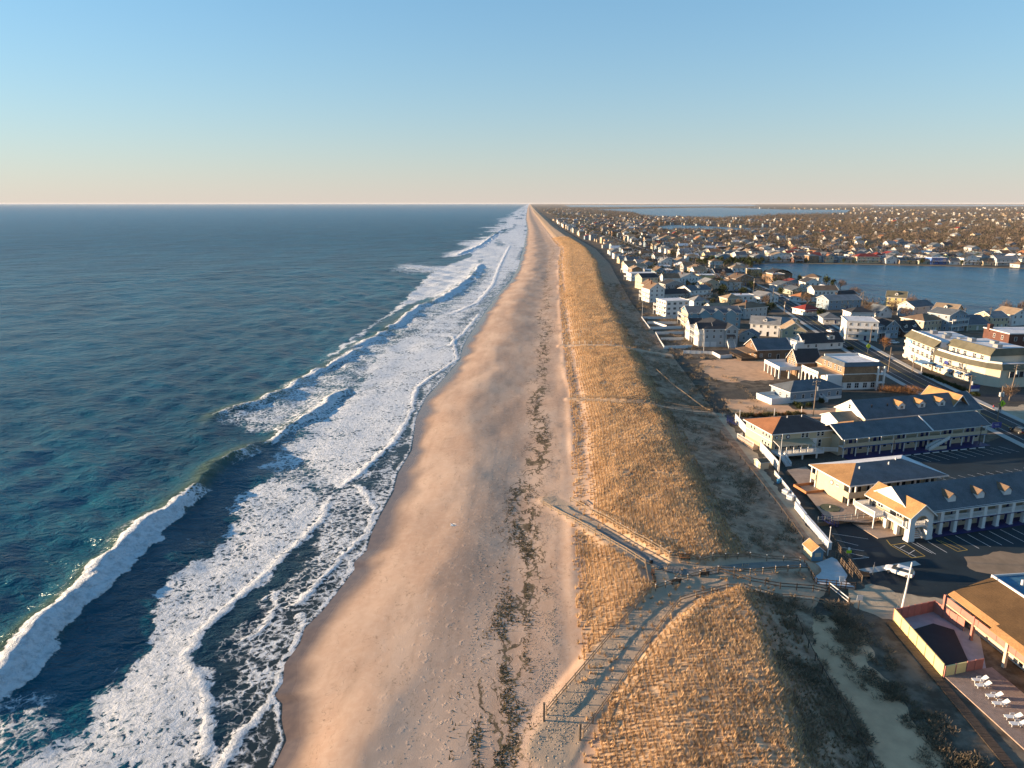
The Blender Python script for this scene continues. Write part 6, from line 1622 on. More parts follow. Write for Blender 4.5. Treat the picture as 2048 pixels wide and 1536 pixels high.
ordn = ['first', 'second', 'third', 'fourth', 'fifth', 'sixth', 'seventh', 'eighth', 'ninth', 'tenth', 'eleventh', 'twelfth', 'thirteenth', 'fourteenth', 'fifteenth', 'sixteenth', 'seventeenth', 'eighteenth', 'nineteenth', 'twentieth', 'twenty-first', 'twenty-second', 'twenty-third', 'twenty-fourth', 'twenty-fifth', 'twenty-sixth', 'twenty-seventh', 'twenty-eighth', 'twenty-ninth', 'thirtieth',
        'thirty-first', 'thirty-second', 'thirty-third', 'thirty-fourth', 'thirty-fifth', 'thirty-sixth', 'thirty-seventh', 'thirty-eighth', 'thirty-ninth', 'fortieth', 'forty-first', 'forty-second', 'forty-third', 'forty-fourth', 'forty-fifth', 'forty-sixth', 'forty-seventh', 'forty-eighth', 'forty-ninth', 'fiftieth']
i_ = 0
for j, q in enumerate(rp):
    if q[1] > 430 and i_ < 12 and j % 5 == 0:
        util_pole(q[0] + nrm[j][0] * 8.6, q[1] + nrm[j][1] * 8.6, 10, 'roadside utility pole, %s one going away past the tan-roofed cream house' % ordn[i_], R(80), trans=i_ % 2); i_ += 1
# tall thin poles beyond the lake
for i, px in enumerate((1601, 1616, 1636, 1667, 1688, 1724, 1780, 1814, 1864, 1885)):
    util_pole(*G(px, 492 - (i % 3) * 3), 20, 'tall bare mast among the woods, %s of the row beyond the lake' % ordn[i], 0, arm=False, trans=0, group='tall masts beyond the lake')
def flagpole(px, hgt, label, r=.09, z=TOWN_Z, name='flagpole'):
    e = empty(name, *G(*px, z), z, 0, label, name.replace('_', ' '))
    part(e, 'shaft', MB().cyl((0, 0, -.2), (0, 0, hgt), r, r * .55, 8), TRIM); part(e, 'finial', MB().cyl((0, 0, hgt), (0, 0, hgt + .18), r * 1.2, r * .6, 8), TRIM)
    return e
flagpole((1284, 637), 8.5, 'white flagpole at the dune corner of the blue house yard'); flagpole((1407, 706), 8.5, 'white flagpole in front of the triplex'); flagpole((1557, 951), 10.0, 'tall white flagpole by the guest house stairs')
flagpole((1655, 1111), 5.5, 'white pole at the end of the boxed white wall', .1); flagpole((1514, 815), 4.5, 'short white post by the brush line', .1) if False else None
for i, (px, py) in enumerate(((1479, 838), (1548, 835), (1602, 831))): flagpole((px, py), 2.6, ('white lamp post left of the guest house terrace', 'white lamp post behind the guest house roof', 'white lamp post right behind the guest house ridge')[i], .12, name='lamp_post')
e = empty('light_mast', *G(1800, 1235), TOWN_Z, 0, 'tall white light mast at the corner of the covered pool', 'light mast')
part(e, 'shaft', MB().cyl((0, 0, -.3), (.55, 0, 9.2), .20, .10, 10), TRIM); part(e, 'guy_wire', MB().bar((-.9, .2, 0), (.25, 0, 5.5), .03), STEEL); part(e, 'base', MB().box(-.35, .35, -.35, .35, 0, .3), CONC)
for (px, py), hgt, nm, lab in (((1783, 922), 5.5, 'car_park_lamp', 'black car-park lamp left in front of the blue-grey motel block'), ((1957, 893), 5.5, 'car_park_lamp', 'black car-park lamp at the right end of the blue-grey motel block')):
    e = empty(nm, *G(px, py), TOWN_Z, R(16), lab, 'lamp'); part(e, 'shaft', MB().cyl((0, 0, 0), (0, 0, hgt), .09, .07, 8), BLACK); part(e, 'head', MB().box(-.1, 1.0, -.18, .18, hgt - .05, hgt + .1), BLACK)
def sign(px, label, w, hgt, post, mats, shape='rect', rz=0.0, z=TOWN_Z, cat='sign', name='sign'):
    e = empty(name, *G(*px, z), z, rz, label, cat)
    part(e, 'post', MB().box(-.05, .05, -.05, .05, -.2, post + hgt * .5), mats[1])
    b = MB()
    if shape == 'rect': b.box(-w / 2, w / 2, -.1, -.05, post, post + hgt)
    else: b.add([(0, -.1, post), (w / 2, -.1, post + w / 2), (0, -.1, post + w), (-w / 2, -.1, post + w / 2), (0, -.05, post), (w / 2, -.05, post + w / 2), (0, -.05, post + w), (-w / 2, -.05, post + w / 2)], [(0, 1, 2, 3), (7, 6, 5, 4), (0, 4, 5, 1), (1, 5, 6, 2), (2, 6, 7, 3), (3, 7, 4, 0)])
    part(e, 'panel', b, mats[0]); return e
LIME = plain('lime_sign', (.45, .62, .03), .4, .03)
for px, lab in (((1735, 706), 'lime diamond pedestrian crossing sign by the bare street tree'), ((2001, 826), 'lime diamond pedestrian crossing sign beside the double-transformer pole')):
    e = sign(px, lab, 2.2, 0, 1.9, (LIME, STEEL), 'diamond', name='crossing_sign')
    b = MB().cyl((0, -.12, 3.42), (0, -.14, 3.42), .13, n=10).bar((0, -.13, 3.3), (.05, -.13, 2.85), .2, .03).bar((.05, -.13, 2.9), (-.22, -.13, 2.35), .1, .03).bar((.05, -.13, 2.9), (.28, -.13, 2.4), .1, .03).bar((0, -.13, 3.2), (-.25, -.13, 2.95), .08, .03)
    part(e, 'walker_symbol', b, BLACK)
sign((1681, 1178), 'pale sign on a post at the near edge of the deck', .8, 1.0, 1.4, (WHITE, DWOOD)); sign((1716, 1222), 'small white twin sign on a post at the brush corner', .9, .9, 1.9, (WHITE, DWOOD)); sign((1745, 1149), 'grey sign seen edge-on beside the kerb', .3, 1.0, 1.3, (STEEL, STEEL), rz=R(60))
e = sign((1696, 1117), 'round-topped post with lime sign beside the wooden ramp', .9, .6, 1.1, (LIME, STEEL)); part(e, 'knob', MB().cyl((0, 0, 1.7), (0, 0, 2.1), .22, .16, 10), TRIM)
e = sign((1991, 862), 'dark blue motel sign panel at the roadside', 3.0, 1.6, 1.0, (SGN, STEEL), rz=R(12)); part(e, 'script_line', MB().box(-.8, .6, -.12, -.105, 1.95, 2.05).box(-.5, .8, -.12, -.105, 1.6, 1.68), TRIM)
e = sign((1948, 790), 'blue and white hotel sign standing in the shrubs', 3.2, 2.2, 1.2, (SGN, STEEL), rz=R(10)); part(e, 'white_panel', MB().box(-1.5, 1.5, -.14, -.102, 1.3, 2.1), TRIM)
e = empty('gate_arm', *G(1658, 1180), TOWN_Z, math.atan2(G(1697, 1212)[1] - G(1658, 1180)[1], G(1697, 1212)[0] - G(1658, 1180)[0]), 'long white gate arm across the end of the wide path', 'gate')
Lg = math.hypot(G(1697, 1212)[0] - G(1658, 1180)[0], G(1697, 1212)[1] - G(1658, 1180)[1])
part(e, 'top_bar', MB().bar((0, 0, 1.1), (Lg, 0, 1.1), .12), WHITE); part(e, 'lower_bar', MB().bar((0, 0, .5), (Lg, 0, .5), .08), WHITE)
for q in (0, Lg): part(e, 'post', MB().box(q - .1, q + .1, -.1, .1, -.1, 1.3), DWOOD)
# concrete apron by the car
sheet('concrete_apron', GLp([(1716, 1139), (1830, 1122), (1842, 1130), (1738, 1147)], TOWN_Z), TOWN_Z + .05, CONC, 'pale concrete strip beside the parked car')

# cars
def car(x, y, rz, col, label, colname, group='parked cars'):
    e = empty('car', x, y, TOWN_Z + .03, rz, label, 'car', group)
    P_ = plain('car_' + colname, col, .25, .04, spec=.6)
    sec = [(-2.25, .45, .80, .72), (-2.1, .35, .98, .84), (-1.3, .28, 1.02, .90), (0, .26, 1.0, .92), (1.1, .28, .96, .90), (1.9, .32, .82, .84), (2.25, .42, .66, .66)]
    b = MB(); v = []
    for X, z0, z1, hw in sec: v += [(X, -hw, z0), (X, -hw * 1.02, (z0 + z1) / 2), (X, -hw * .93, z1), (X, hw * .93, z1), (X, hw * 1.02, (z0 + z1) / 2), (X, hw, z0)]
    f = []
    for i in range(len(sec) - 1):
        for j in range(6): f.append((i * 6 + j, i * 6 + (j + 1) % 6, (i + 1) * 6 + (j + 1) % 6, (i + 1) * 6 + j))
    f += [tuple(range(6))[::-1], tuple(range((len(sec) - 1) * 6, len(sec) * 6))]
    b.add(v, f); part(e, 'body', b, P_, smooth=False)
    c = MB(); top = [(-1.75, 1.50), (.35, 1.53)]
    c.add([(-2.15, -.78, .99), (1.15, -.80, .97), (.35, -.62, 1.5), (-1.75, -.62, 1.48), (-2.15, .78, .99), (1.15, .80, .97), (.35, .62, 1.5), (-1.75, .62, 1.48)], [(0, 1, 2, 3), (7, 6, 5, 4), (1, 5, 6, 2), (4, 0, 3, 7)])
    part(e, 'windows', c, GLASS)
    part(e, 'roof', MB().add([(-1.8, -.64, 1.48), (.4, -.64, 1.5), (.4, .64, 1.5), (-1.8, .64, 1.48), (-1.6, -.5, 1.56), (.15, -.5, 1.57), (.15, .5, 1.57), (-1.6, .5, 1.56)], [(4, 5, 6, 7), (0, 1, 5, 4), (1, 2, 6, 5), (2, 3, 7, 6), (3, 0, 4, 7)]), P_)
    for X in (-1.4, 1.4):
        for s_ in (-1, 1):
            w_ = part(e, 'wheel', MB().cyl((X, s_ * .70, .33), (X, s_ * .92, .33), .33, n=14), BLACK); part(w_, 'rim', MB().cyl((X, s_ * .90, .33), (X, s_ * .935, .33), .2, n=10), STEEL)
    for s_ in (-1, 1):
        part(e, 'headlight', MB().box(2.16, 2.27, s_ * .58 - .14, s_ * .58 + .14, .58, .72), TRIM); part(e, 'tail_light', MB().box(-2.28, -2.16, s_ * .58 - .14, s_ * .58 + .14, .66, .85), plain('tail_red', (.4, .01, .01), .3))
    return e
cx, cy = G(1799, 1152); car(cx, cy + .3, R(141), (.72, .71, .70), 'white hatchback parked beside the pale concrete strip', 'white')
car(*G(2034, 866), R(100), (.02, .022, .025), 'black car on the main road at the picture edge', 'black', 'cars on the road'); car(*G(1787, 688), R(5), (.68, .68, .67), 'white car at the side street beside the hotel lawn', 'white')
car(*G(1408, 553.5), R(95), (.65, .66, .68), 'silver-white car far up the main road', 'white', 'cars on the road'); car(*G(2010, 705), R(10), (.03, .035, .05), 'dark car parked behind the hotel terrace', 'black'); car(*G(2026, 703), R(10), (.45, .47, .5), 'grey car parked next to the dark one behind the hotel', 'grey')
car(*G(1660, 665), R(100), (.66, .66, .66), 'white van-like car in the drive of the porch cottage', 'white'); car(*G(1500, 706), R(4), (.30, .05, .05), 'red car parked on the street by the triplex', 'red')

# people at the crossing
def person(x, y, rz, label, top, legs):
    e = empty('person', x, y, TOWN_Z + .05, rz, label, 'person')
    me = bpy.data.meshes.new('body')
    V = [(0, 0, .95), (0, 0, 1.15), (0, 0, 1.38), (0, .01, 1.50), (0, .03, 1.62), (0, .02, 1.74), (.19, 0, 1.40), (.25, .10, 1.14), (.22, .26, .98), (-.19, 0, 1.40), (-.25, -.08, 1.14), (-.24, .04, .92), (.10, .02, .90), (.11, .16, .50), (.11, .12, .08), (.11, .26, .03), (-.10, 0, .90), (-.11, -.04, .50), (-.11, -.24, .12), (-.11, -.12, .03)]
    E_ = [(0, 1), (1, 2), (2, 3), (3, 4), (4, 5), (2, 6), (6, 7), (7, 8), (2, 9), (9, 10), (10, 11), (0, 12), (12, 13), (13, 14), (14, 15), (0, 16), (16, 17), (17, 18), (18, 19)]
    rad = [.15, .16, .17, .065, .105, .08, .075, .055, .04, .075, .055, .04, .095, .07, .05, .045, .095, .07, .05, .045]
    me.from_pydata(V, E_, []); o = link('body', me, e); sk = o.modifiers.new('skin', 'SKIN')
    for i, r_ in enumerate(rad): me.skin_vertices[0].data[i].radius = (r_, r_)
    me.skin_vertices[0].data[0].use_root = True
    o.modifiers.new('smooth', 'SUBSURF').levels = 1; o.modifiers['smooth'].render_levels = 1
    me.materials.append(legs)
    j = MB().cyl((0, 0, .88), (0, 0, 1.2), .21, .22, 10).cyl((0, 0, 1.2), (0, .01, 1.46), .22, .12, 10); part(e, 'jacket', j, top)
    part(e, 'hair', MB().cyl((0, -.01, 1.68), (0, -.01, 1.80), .11, .06, 8), plain('hair_brown', (.06, .04, .03), .8))
    return e
person(*G(1986, 821), R(-60), 'person in a red and pale jacket stepping off the sandy corner lot', plain('jacket_red', (.45, .08, .08), .8), plain('trousers_navy', (.03, .04, .10), .8))
person(*G(1999, 825), R(120), 'person in dark clothes walking behind the red-jacketed one', plain('jacket_dark', (.05, .04, .07), .8), plain('trousers_dark', (.03, .03, .035), .8))
# gull gliding over the sand
gx, gy = G(907, 1051, 28.0)
e = empty('gull', gx, gy, 28.0, R(205), 'white gull gliding over the beach with spread wings', 'bird'); e.rotation_euler = (R(24), R(-6), R(205)); e.scale = (1.15,) * 3
b = MB(); n = 10; prof = [(-.32, .015), (-.22, .05), (-.05, .085), (.10, .08), (.20, .05), (.26, .045), (.31, .035), (.36, .01)]
for (xa, ra), (xb_, rb) in zip(prof[:-1], prof[1:]): b.cyl((xa, 0, 0), (xb_, 0, 0), ra, rb, 8, caps=False)
GW = plain('gull_white', (.82, .82, .82), .6, .03)
part(e, 'body', b, GW, smooth=True)
for s_ in (-1, 1):
    w_ = MB(); A = [(.10, .05, .03), (.20, .38, .20), (.02, .78, .14), (-.10, .80, .13), (-.02, .40, .17), (-.10, .05, .02)]
    A = [(x, y * s_, z) for x, y, z in A]; v = A + [(x, y, z - .018) for x, y, z in A]; F_ = [(0, 1, 4, 5), (1, 2, 3, 4)]
    w_.add(v, F_ + [tuple(i + 6 for i in q[::-1]) for q in F_] + [(i, 6 + i, 6 + (i + 1) % 6, (i + 1) % 6) for i in range(6)]); part(e, 'wing', w_, GW)
part(e, 'tail', MB().add([(-.30, -.03, 0), (-.30, .03, 0), (-.46, .09, 0), (-.46, -.09, 0), (-.30, -.03, -.02), (-.30, .03, -.02), (-.46, .09, -.02), (-.46, -.09, -.02)], [(0, 1, 2, 3), (7, 6, 5, 4), (0, 4, 5, 1), (1, 5, 6, 2), (2, 6, 7, 3), (3, 7, 4, 0)]), GW)
part(e, 'beak', MB().cyl((.36, 0, 0), (.42, 0, -.01), .015, .004, 6), plain('beak_yellow', (.6, .4, .05), .5))
# narrow sand tracks worn across the dune
for i, (ya, yb) in enumerate(((583, 578), (598, 592), (613, 607), (637, 628), (652, 645), (668, 660), (680, 672), (727, 712), (735, 742))):
    pts_ = drape([(1108 + 6 * math.sin(i) + 45 * t + (75 if ya > 700 else 60) * t, ya + (yb - ya) * t + 3.5 * math.sin(t * 3.1) * (1 if i % 2 else -1)) for t in np.linspace(0.08, 1, 14)])
    b = MB()
    for (ax, ay), (bx, by) in zip(pts_[:-1], pts_[1:]):
        b.add([(ax, ay - .45, ground_z(ax, ay) + .07), (bx, by - .45, ground_z(bx, by) + .07), (bx, by + .45, ground_z(bx, by) + .07), (ax, ay + .45, ground_z(ax, ay) + .07)], [(0, 1, 2, 3)])
    link('sand_track', b.mesh('sand_track', [SANDM]), kind='structure', label='narrow pale footpath worn across the dune grass')
# ------------------------------------------------------------ plants
def tri_soup(P, D, U, w):
    """one triangle per row: base centre P, tip P+D, base half-vector U*w"""
    n = len(P); V = np.empty((n, 3, 3)); V[:, 0] = P - U * w[:, None]; V[:, 1] = P + U * w[:, None]; V[:, 2] = P + D
    return V.reshape(-1, 3)
def tris_mesh(name, V, mat, attrs=None, smooth=False):
    return mesh_np(name, V, np.arange(len(V)).reshape(-1, 3), mat, attrs, smooth)
def mat_leaf(name, a, b, sc=.6, trans=0.0):
    if name in MATS: return MATS[name]
    k = NT(name); P = k.pos(); n = k.noise(P, sc, 3, .6)
    oi = k.add('ObjectInfo').outputs['Random']
    f = k.math('ADD', k.math('MULTIPLY', k.ss(n, .3, .7), .75), k.math('MULTIPLY', oi, .25))
    k.put(k.b.inputs['Base Color'], k.mix(f, c3(a), c3(b))); k.b.inputs['Roughness'].default_value = .85; k.b.inputs['Specular IOR Level'].default_value = .15
    MATS[name] = k.m
    return k.m
EVER = mat_leaf('evergreen_needles', (.018, .028, .012), (.06, .075, .026))
TWIG = mat_leaf('bare_twigs', (.085, .055, .036), (.20, .135, .09))
RUST = mat_leaf('rust_twigs', (.13, .060, .025), (.30, .15, .06))
OLIVE = mat_leaf('olive_shrub', (.06, .055, .025), (.15, .125, .06))
BARK = plain('bark', (.10, .075, .055), .9, .25, 2)
RG = np.random.RandomState(11)
def sphere_pts(n, inner=.35):
    v = RG.randn(n, 3); v /= np.linalg.norm(v, axis=1)[:, None]
    r = (inner ** 3 + (1 - inner ** 3) * RG.rand(n)) ** (1 / 3)
    return v * r[:, None], v
def clumped(n, k, spread):
    c, _ = sphere_pts(k, .2); c = c * .72
    p, d = sphere_pts(n, .1); s = spread * (0.6 + .8 * RG.rand(k)); i = RG.randint(0, k, n)
    return c[i] + p * s[i][:, None], d
def evergreen_crown(seed, n=420):
    RG.seed(seed); p, d = clumped(n, 16, .42)
    p = p * [2.2, 2.2, 2.1]; p[:, 2] += 2.9; p[:, :2] *= np.clip(1.25 - p[:, 2:3] * .13, .35, 1.2)
    u = np.cross(d, RG.randn(n, 3)); u /= np.linalg.norm(u, axis=1)[:, None]
    return tri_soup(p, d * (.38 + .3 * RG.rand(n))[:, None] + [0, 0, .12], u, .16 + .12 * RG.rand(n))
def bare_crown(seed, n=620):
    RG.seed(seed); p, d = clumped(n, 14, .45)
    p = p * [2.5, 2.5, 1.9]; p[:, 2] += 3.6
    dd = d * .5 + (p - [0, 0, 1.6]) / np.linalg.norm(p - [0, 0, 1.6], axis=1)[:, None] * .6 + RG.randn(n, 3) * .25
    u = np.cross(dd, RG.randn(n, 3)); u /= np.linalg.norm(u, axis=1)[:, None]
    return tri_soup(p, dd * (.7 + .6 * RG.rand(n))[:, None], u, .03 + .03 * RG.rand(n))
def limbs(seed, hgt, n=9, r=.16):
    rr = random.Random(seed); b = MB().cyl((0, 0, -.2), (.05, .05, hgt * .55), r, r * .6, 7)
    for i in range(n):
        a = rr.random() * 6.28; z = hgt * (.25 + .3 * rr.random()); l = hgt * (.25 + .2 * rr.random())
        m = (math.cos(a) * l * .5, math.sin(a) * l * .5, z + l * .45); b.cyl((.03, .03, z), m, r * .42, r * .26, 5); b.cyl(m, (m[0] * 1.9, m[1] * 1.9, m[2] + l * .45), r * .26, r * .1, 5)
    return b
EV_C = [tris_mesh('crown', evergreen_crown(20 + i), EVER) for i in range(3)]; EV_T = [limbs(i, 4.0, 5).mesh('trunk', [BARK]) for i in range(3)]
BA_C = [tris_mesh('crown', bare_crown(30 + i), TWIG) for i in range(3)]; BA_T = [limbs(9 + i, 5.4, 11, .18).mesh('trunk', [BARK]) for i in range(3)]
RU_C = [tris_mesh('crown', bare_crown(40 + i, 520), RUST) for i in range(2)]
TREES = [0]
def tree(x, y, kind, s, label, group=None, z=TOWN_Z):
    nm = {'ev': 'evergreen_tree', 'ba': 'bare_tree', 'ru': 'rust_tree'}[kind]; i = TREES[0]; TREES[0] += 1
    e = empty(nm, x, y, z, random.random() * 6.28, label, 'tree', group); e.scale = (s * random.uniform(.9, 1.15), s * random.uniform(.9, 1.15), s * random.uniform(.9, 1.1))
    C_, T_ = {'ev': (EV_C, EV_T), 'ba': (BA_C, BA_T), 'ru': (RU_C, BA_T)}[kind]
    part(e, 'trunk', T_[i % len(T_)], None); part(e, 'crown', C_[i % len(C_)], None)
    FOOT.append((x, y, 2.5 * s))
    return e
for (px, py), k_, s, lab in (((1440, 574), 'ev', 1.5, 'broad evergreen just seaward of the road bend'), ((1446, 592), 'ev', 1.5, 'dark evergreen below the road bend'), ((1486, 596), 'ev', 1.5, 'dark evergreen across the road from the white gabled cottage'), ((1560, 592), 'ev', 1.2, 'evergreen right of the pale grey gabled cottage'),
     ((1502, 582), 'ev', 1.3, 'evergreen beside the shingled house with the chimney'), ((1640, 640), 'ev', 1.4, 'evergreen between the red-roofed cottage and porch cottage'), ((1652, 572), 'ev', 1.6, 'tall green evergreen beside the lakeshore point house'), ((1665, 576), 'ev', 1.3, 'lower evergreen between the point house and bare lake trees'),
     ((1680, 582), 'ba', 1.3, 'reddish bare tree on the lake shore, leftmost of the shore trees'), ((1708, 596), 'ba', 1.4, 'dark bare tree overhanging the lake bend'), ((1732, 634), 'ba', 1.3, 'brown bare tree behind the bright white house'), ((1752, 628), 'ba', 1.2, 'brown bare tree left under the yellow lake house'), ((1785, 627), 'ba', 1.2, 'brown bare tree in front of the yellow lake house'), ((1822, 617), 'ba', 1.5, 'tall bare tree right of the yellow lake house'),
     ((1849, 622), 'ba', 1.1, 'pinkish bare tree on the shore right of the yellow lake house'), ((1812, 640), 'ba', 1.2, 'bare tree left of the plain grey house'), ((2008, 633), 'ba', 1.5, 'tall bare tree by the lake above the cream house'), ((2040, 634), 'ba', 1.4, 'bare tree by the lake at the picture edge'), ((1768, 703), 'ru', 1.0, 'rust-coloured small street tree beside the crossing sign'),
     ((2018, 803), 'ba', 1.0, 'small bare tree at the hotel corner'), ((1560, 700), 'ev', .7, 'small dark shrub tree behind the brown bungalow'), ((1508, 690), 'ev', .8, 'dark shrub tree beside the garage house'), ((1500, 541), 'ev', 1.6, 'evergreen at the head of the lake'), ((1600, 690), 'ba', .7, 'small bare tree in front of the cream gabled house'),
     ((1337, 592), 'ev', .9, 'dark shrub tree beside the turreted house'), ((1282, 588), 'ev', .7, 'low dark shrub in front of the cream sea house'), ((1350, 560), 'ev', 1.2, 'evergreen behind the wide flat-roofed sea house'), ((1322, 545), 'ev', 1.3, 'evergreen left of the long pale building'), ((2030, 690), 'ev', 1.0, 'green shrub tree right of the brick building')):
    tree(*G(px, py), k_, s, lab, 'town trees')
for i in range(22):
    px = 1392 + i * 6.3; tree(*G(px, 527 + (i * 37 % 7)), 'ev', 1.3 + .5 * random.random(), 'dark evergreen in the windbreak west of the lake, %s from the road' % ordn[i], 'evergreens of the windbreak')
# shrubs
def shrub_crown(seed, n, sx, sy, sz, mat, twig=True):
    RG.seed(seed); k = max(8, n // 60); c = (RG.rand(k, 3) - .5) * [2, 2, .6]; c[:, 2] = .25
    i = RG.randint(0, k, n); p, d = sphere_pts(n, .3); p = c[i] * .8 + p * .45; d[:, 2] = np.abs(d[:, 2]) + .4
    p[:, 2] = np.maximum(p[:, 2] + .2, .05); p = p * [sx, sy, sz]; u = np.cross(d, RG.randn(n, 3)); u /= np.linalg.norm(u, axis=1)[:, None]
    l = .35 + .3 * RG.rand(n)
    return tris_mesh('crown', tri_soup(p, d * l[:, None], u, (.03 if twig else .09) + .03 * RG.rand(n)), mat)
def shrub(x, y, me, s, label, cat='shrub', group=None, z=TOWN_Z, name='shrub', rz=None):
    e = empty(name, x, y, z, random.random() * 6.28 if rz is None else rz, label, cat, group); e.scale = (s, s, s)
    part(e, 'crown', me, None); part(e, 'stem', MB().cyl((0, 0, -.1), (.1, 0, .5), .07, .04, 5).cyl((.1, 0, .3), (-.4, .2, .7), .04, .02, 5), BARK)
    return e
big = shrub_crown(5, 3200, 6.5, 3.2, 2.6, RUST)
shrub(*G(1797, 786), big, 1.0, 'wide rust-brown thicket beside the main road below the shingled house', 'thicket', rz=R(-12))
hs = [shrub_crown(60 + i, 420, 1.2, 1.2, 1.3, OLIVE, False) for i in range(3)]; hd = [shrub_crown(70 + i, 420, 1.1, 1.1, 1.2, EVER, False) for i in range(3)]; hr = [shrub_crown(80 + i, 520, 1.1, 1.1, 1.1, RUST) for i in range(2)]
for i in range(14):
    px = 1482 + i * 9.5; me = (hs + hr)[i % 5]
    shrub(*G(px, 834 - i * .25 + (i % 2)), me, .8, '%s shrub from the sea in the hedge behind the guest house' % ordn[i].capitalize(), group='hedge behind the guest house')
for i in range(16):
    t = i / 15; px, py = 1850 + 105 * t, 752 + 42 * t
    shrub(*G(px, py), hd[i % 3], .75 + .3 * random.random(), '%s dark shrub from the canopy in the planted bed before the hotel' % ordn[i].capitalize(), group='shrubs before the hotel')
for i, (px, py) in enumerate(((1592, 812), (1601, 818), (1618, 815), (1640, 806), (1700, 700), (1655, 682), (2000, 690), (2022, 684), (2040, 680))):
    shrub(*G(px, py), hd[i % 3], 1.0, ['small green shrub at the corner of the grey ranch house', 'round green shrub in front of the ranch house wall', 'low shrub by the ranch house utility pole', 'shrub near the ranch house steps', 'dark shrub before the bright white house', 'dark shrub by the porch cottage drive', 'green hedge shrub left behind the brick building', 'middle green hedge shrub behind the brick building', 'green hedge shrub at the picture edge behind the brick building'][i])

# dune grass in planted rows, and brush behind the crest
def build_grass():
    RG.seed(77); rows = []
    for y0, y1, dx, dy, sc in ((50, 170, .72, .60, 1.0), (170, 320, .80, .78, 1.1), (320, 620, 1.05, 1.25, 1.35), (620, 1300, 1.6, 2.4, 1.9)):
        ys = np.arange(y0, y1, dy); n = int(75 / dx); k = np.arange(n)
        Yg, Kg = np.meshgrid(ys, k, indexing='ij'); xt, xc = XT(Yg), XC(Yg)
        Xg = xt + 1.6 + Kg * dx; ok = Xg < xc + np.interp(Yg, [60, 85, 97, 110], [10, 8.5, 8, 6]) + 3 * (fbm(Xg / 6, Yg / 6, 401, 2) - .5)
        x, y = Xg[ok], Yg[ok]; m = len(x)
        x = x + RG.randn(m) * dx * .07 + .25 * np.sin(y / 7.0); y = y + RG.randn(m) * dy * .13
        rows.append(np.stack([x, y, np.full(m, sc)], 1))
    T = np.concatenate(rows); x, y, sc = T.T
    d = x - XT(y); fall = (x - XC(y)) / (XB(y) - XC(y))
    dens = sstep(.5, 3.5, d) * (1 - .92 * path_mask(x, y, .5))
    strip = np.exp(-((d - 4.8) / 1.7) ** 2) * sstep(90, 140, y) * sstep(0.35, 0.6, fbm(x / 8, y / 30, 75, 2) + 0.15)
    dens *= (1 - .85 * strip) * (.72 + .5 * sstep(.28, .5, fbm(x / 5, y / 6, 411, 3)))
    dens *= 1 - .35 * sstep(.0, .4, fall)
    keep = RG.rand(len(x)) < dens
    x, y, sc, fall = x[keep], y[keep], sc[keep], fall[keep]
    z = beach_z(x, y); m = len(x); nb = 12
    size = sc * (.30 + .30 * fbm(x / 3, y / 3, 421, 3) + .22 * RG.rand(m)) * (1 - .25 * sstep(0, .5, fall))
    xi = np.repeat(np.arange(m), nb); a = RG.rand(m * nb) * 6.283; lean = .25 + .55 * RG.rand(m * nb)
    r0 = .20 * sc[xi] * RG.rand(m * nb)
    P = np.stack([x[xi] + np.cos(a) * r0, y[xi] + np.sin(a) * r0, z[xi] - .03], 1)
    D = np.stack([np.cos(a) * lean + .10, np.sin(a) * lean, np.ones(m * nb)], 1) * (size[xi] * (.6 + .6 * RG.rand(m * nb)))[:, None]
    U = np.stack([-np.sin(a), np.cos(a), np.zeros(m * nb)], 1)
    V = tri_soup(P, D, U, .035 * sc[xi] * (1 + 1.0 * RG.rand(m * nb)) + .018)
    tone = np.repeat(np.clip(.5 + .9 * (fbm(x / 4, y / 5, 431, 3) - .5) + .25 * RG.randn(m), 0, 1)[xi], 3)
    brs = np.repeat(sstep(.15, .45, fall)[xi], 3)
    k = NT('beach_grass'); t = k.attr('tone')
    col = k.mix(t, c3((.38, .235, .118)), c3((.74, .51, .285))); col = k.mix(k.math('MULTIPLY', k.attr('brushy'), .8), col, c3((.17, .125, .075)))
    k.put(k.b.inputs['Base Color'], col); k.b.inputs['Roughness'].default_value = .8; k.b.inputs['Specular IOR Level'].default_value = .15
    tr = k.add('BsdfTranslucent'); k.put(tr.inputs[0], col); ms = k.add('MixShader'); ms.inputs[0].default_value = .35; k.l.new(k.b.outputs[0], ms.inputs[1]); k.l.new(tr.outputs[0], ms.inputs[2]); k.l.new(ms.outputs[0], k.out.inputs['Surface'])
    o = link('beach_grass', tris_mesh('beach_grass', V, k.m, dict(tone=tone, brushy=brs)), kind='stuff', label='golden beach grass planted in rows over the dune', category='grass')
    return len(V) // 3
N_GRASS = build_grass()

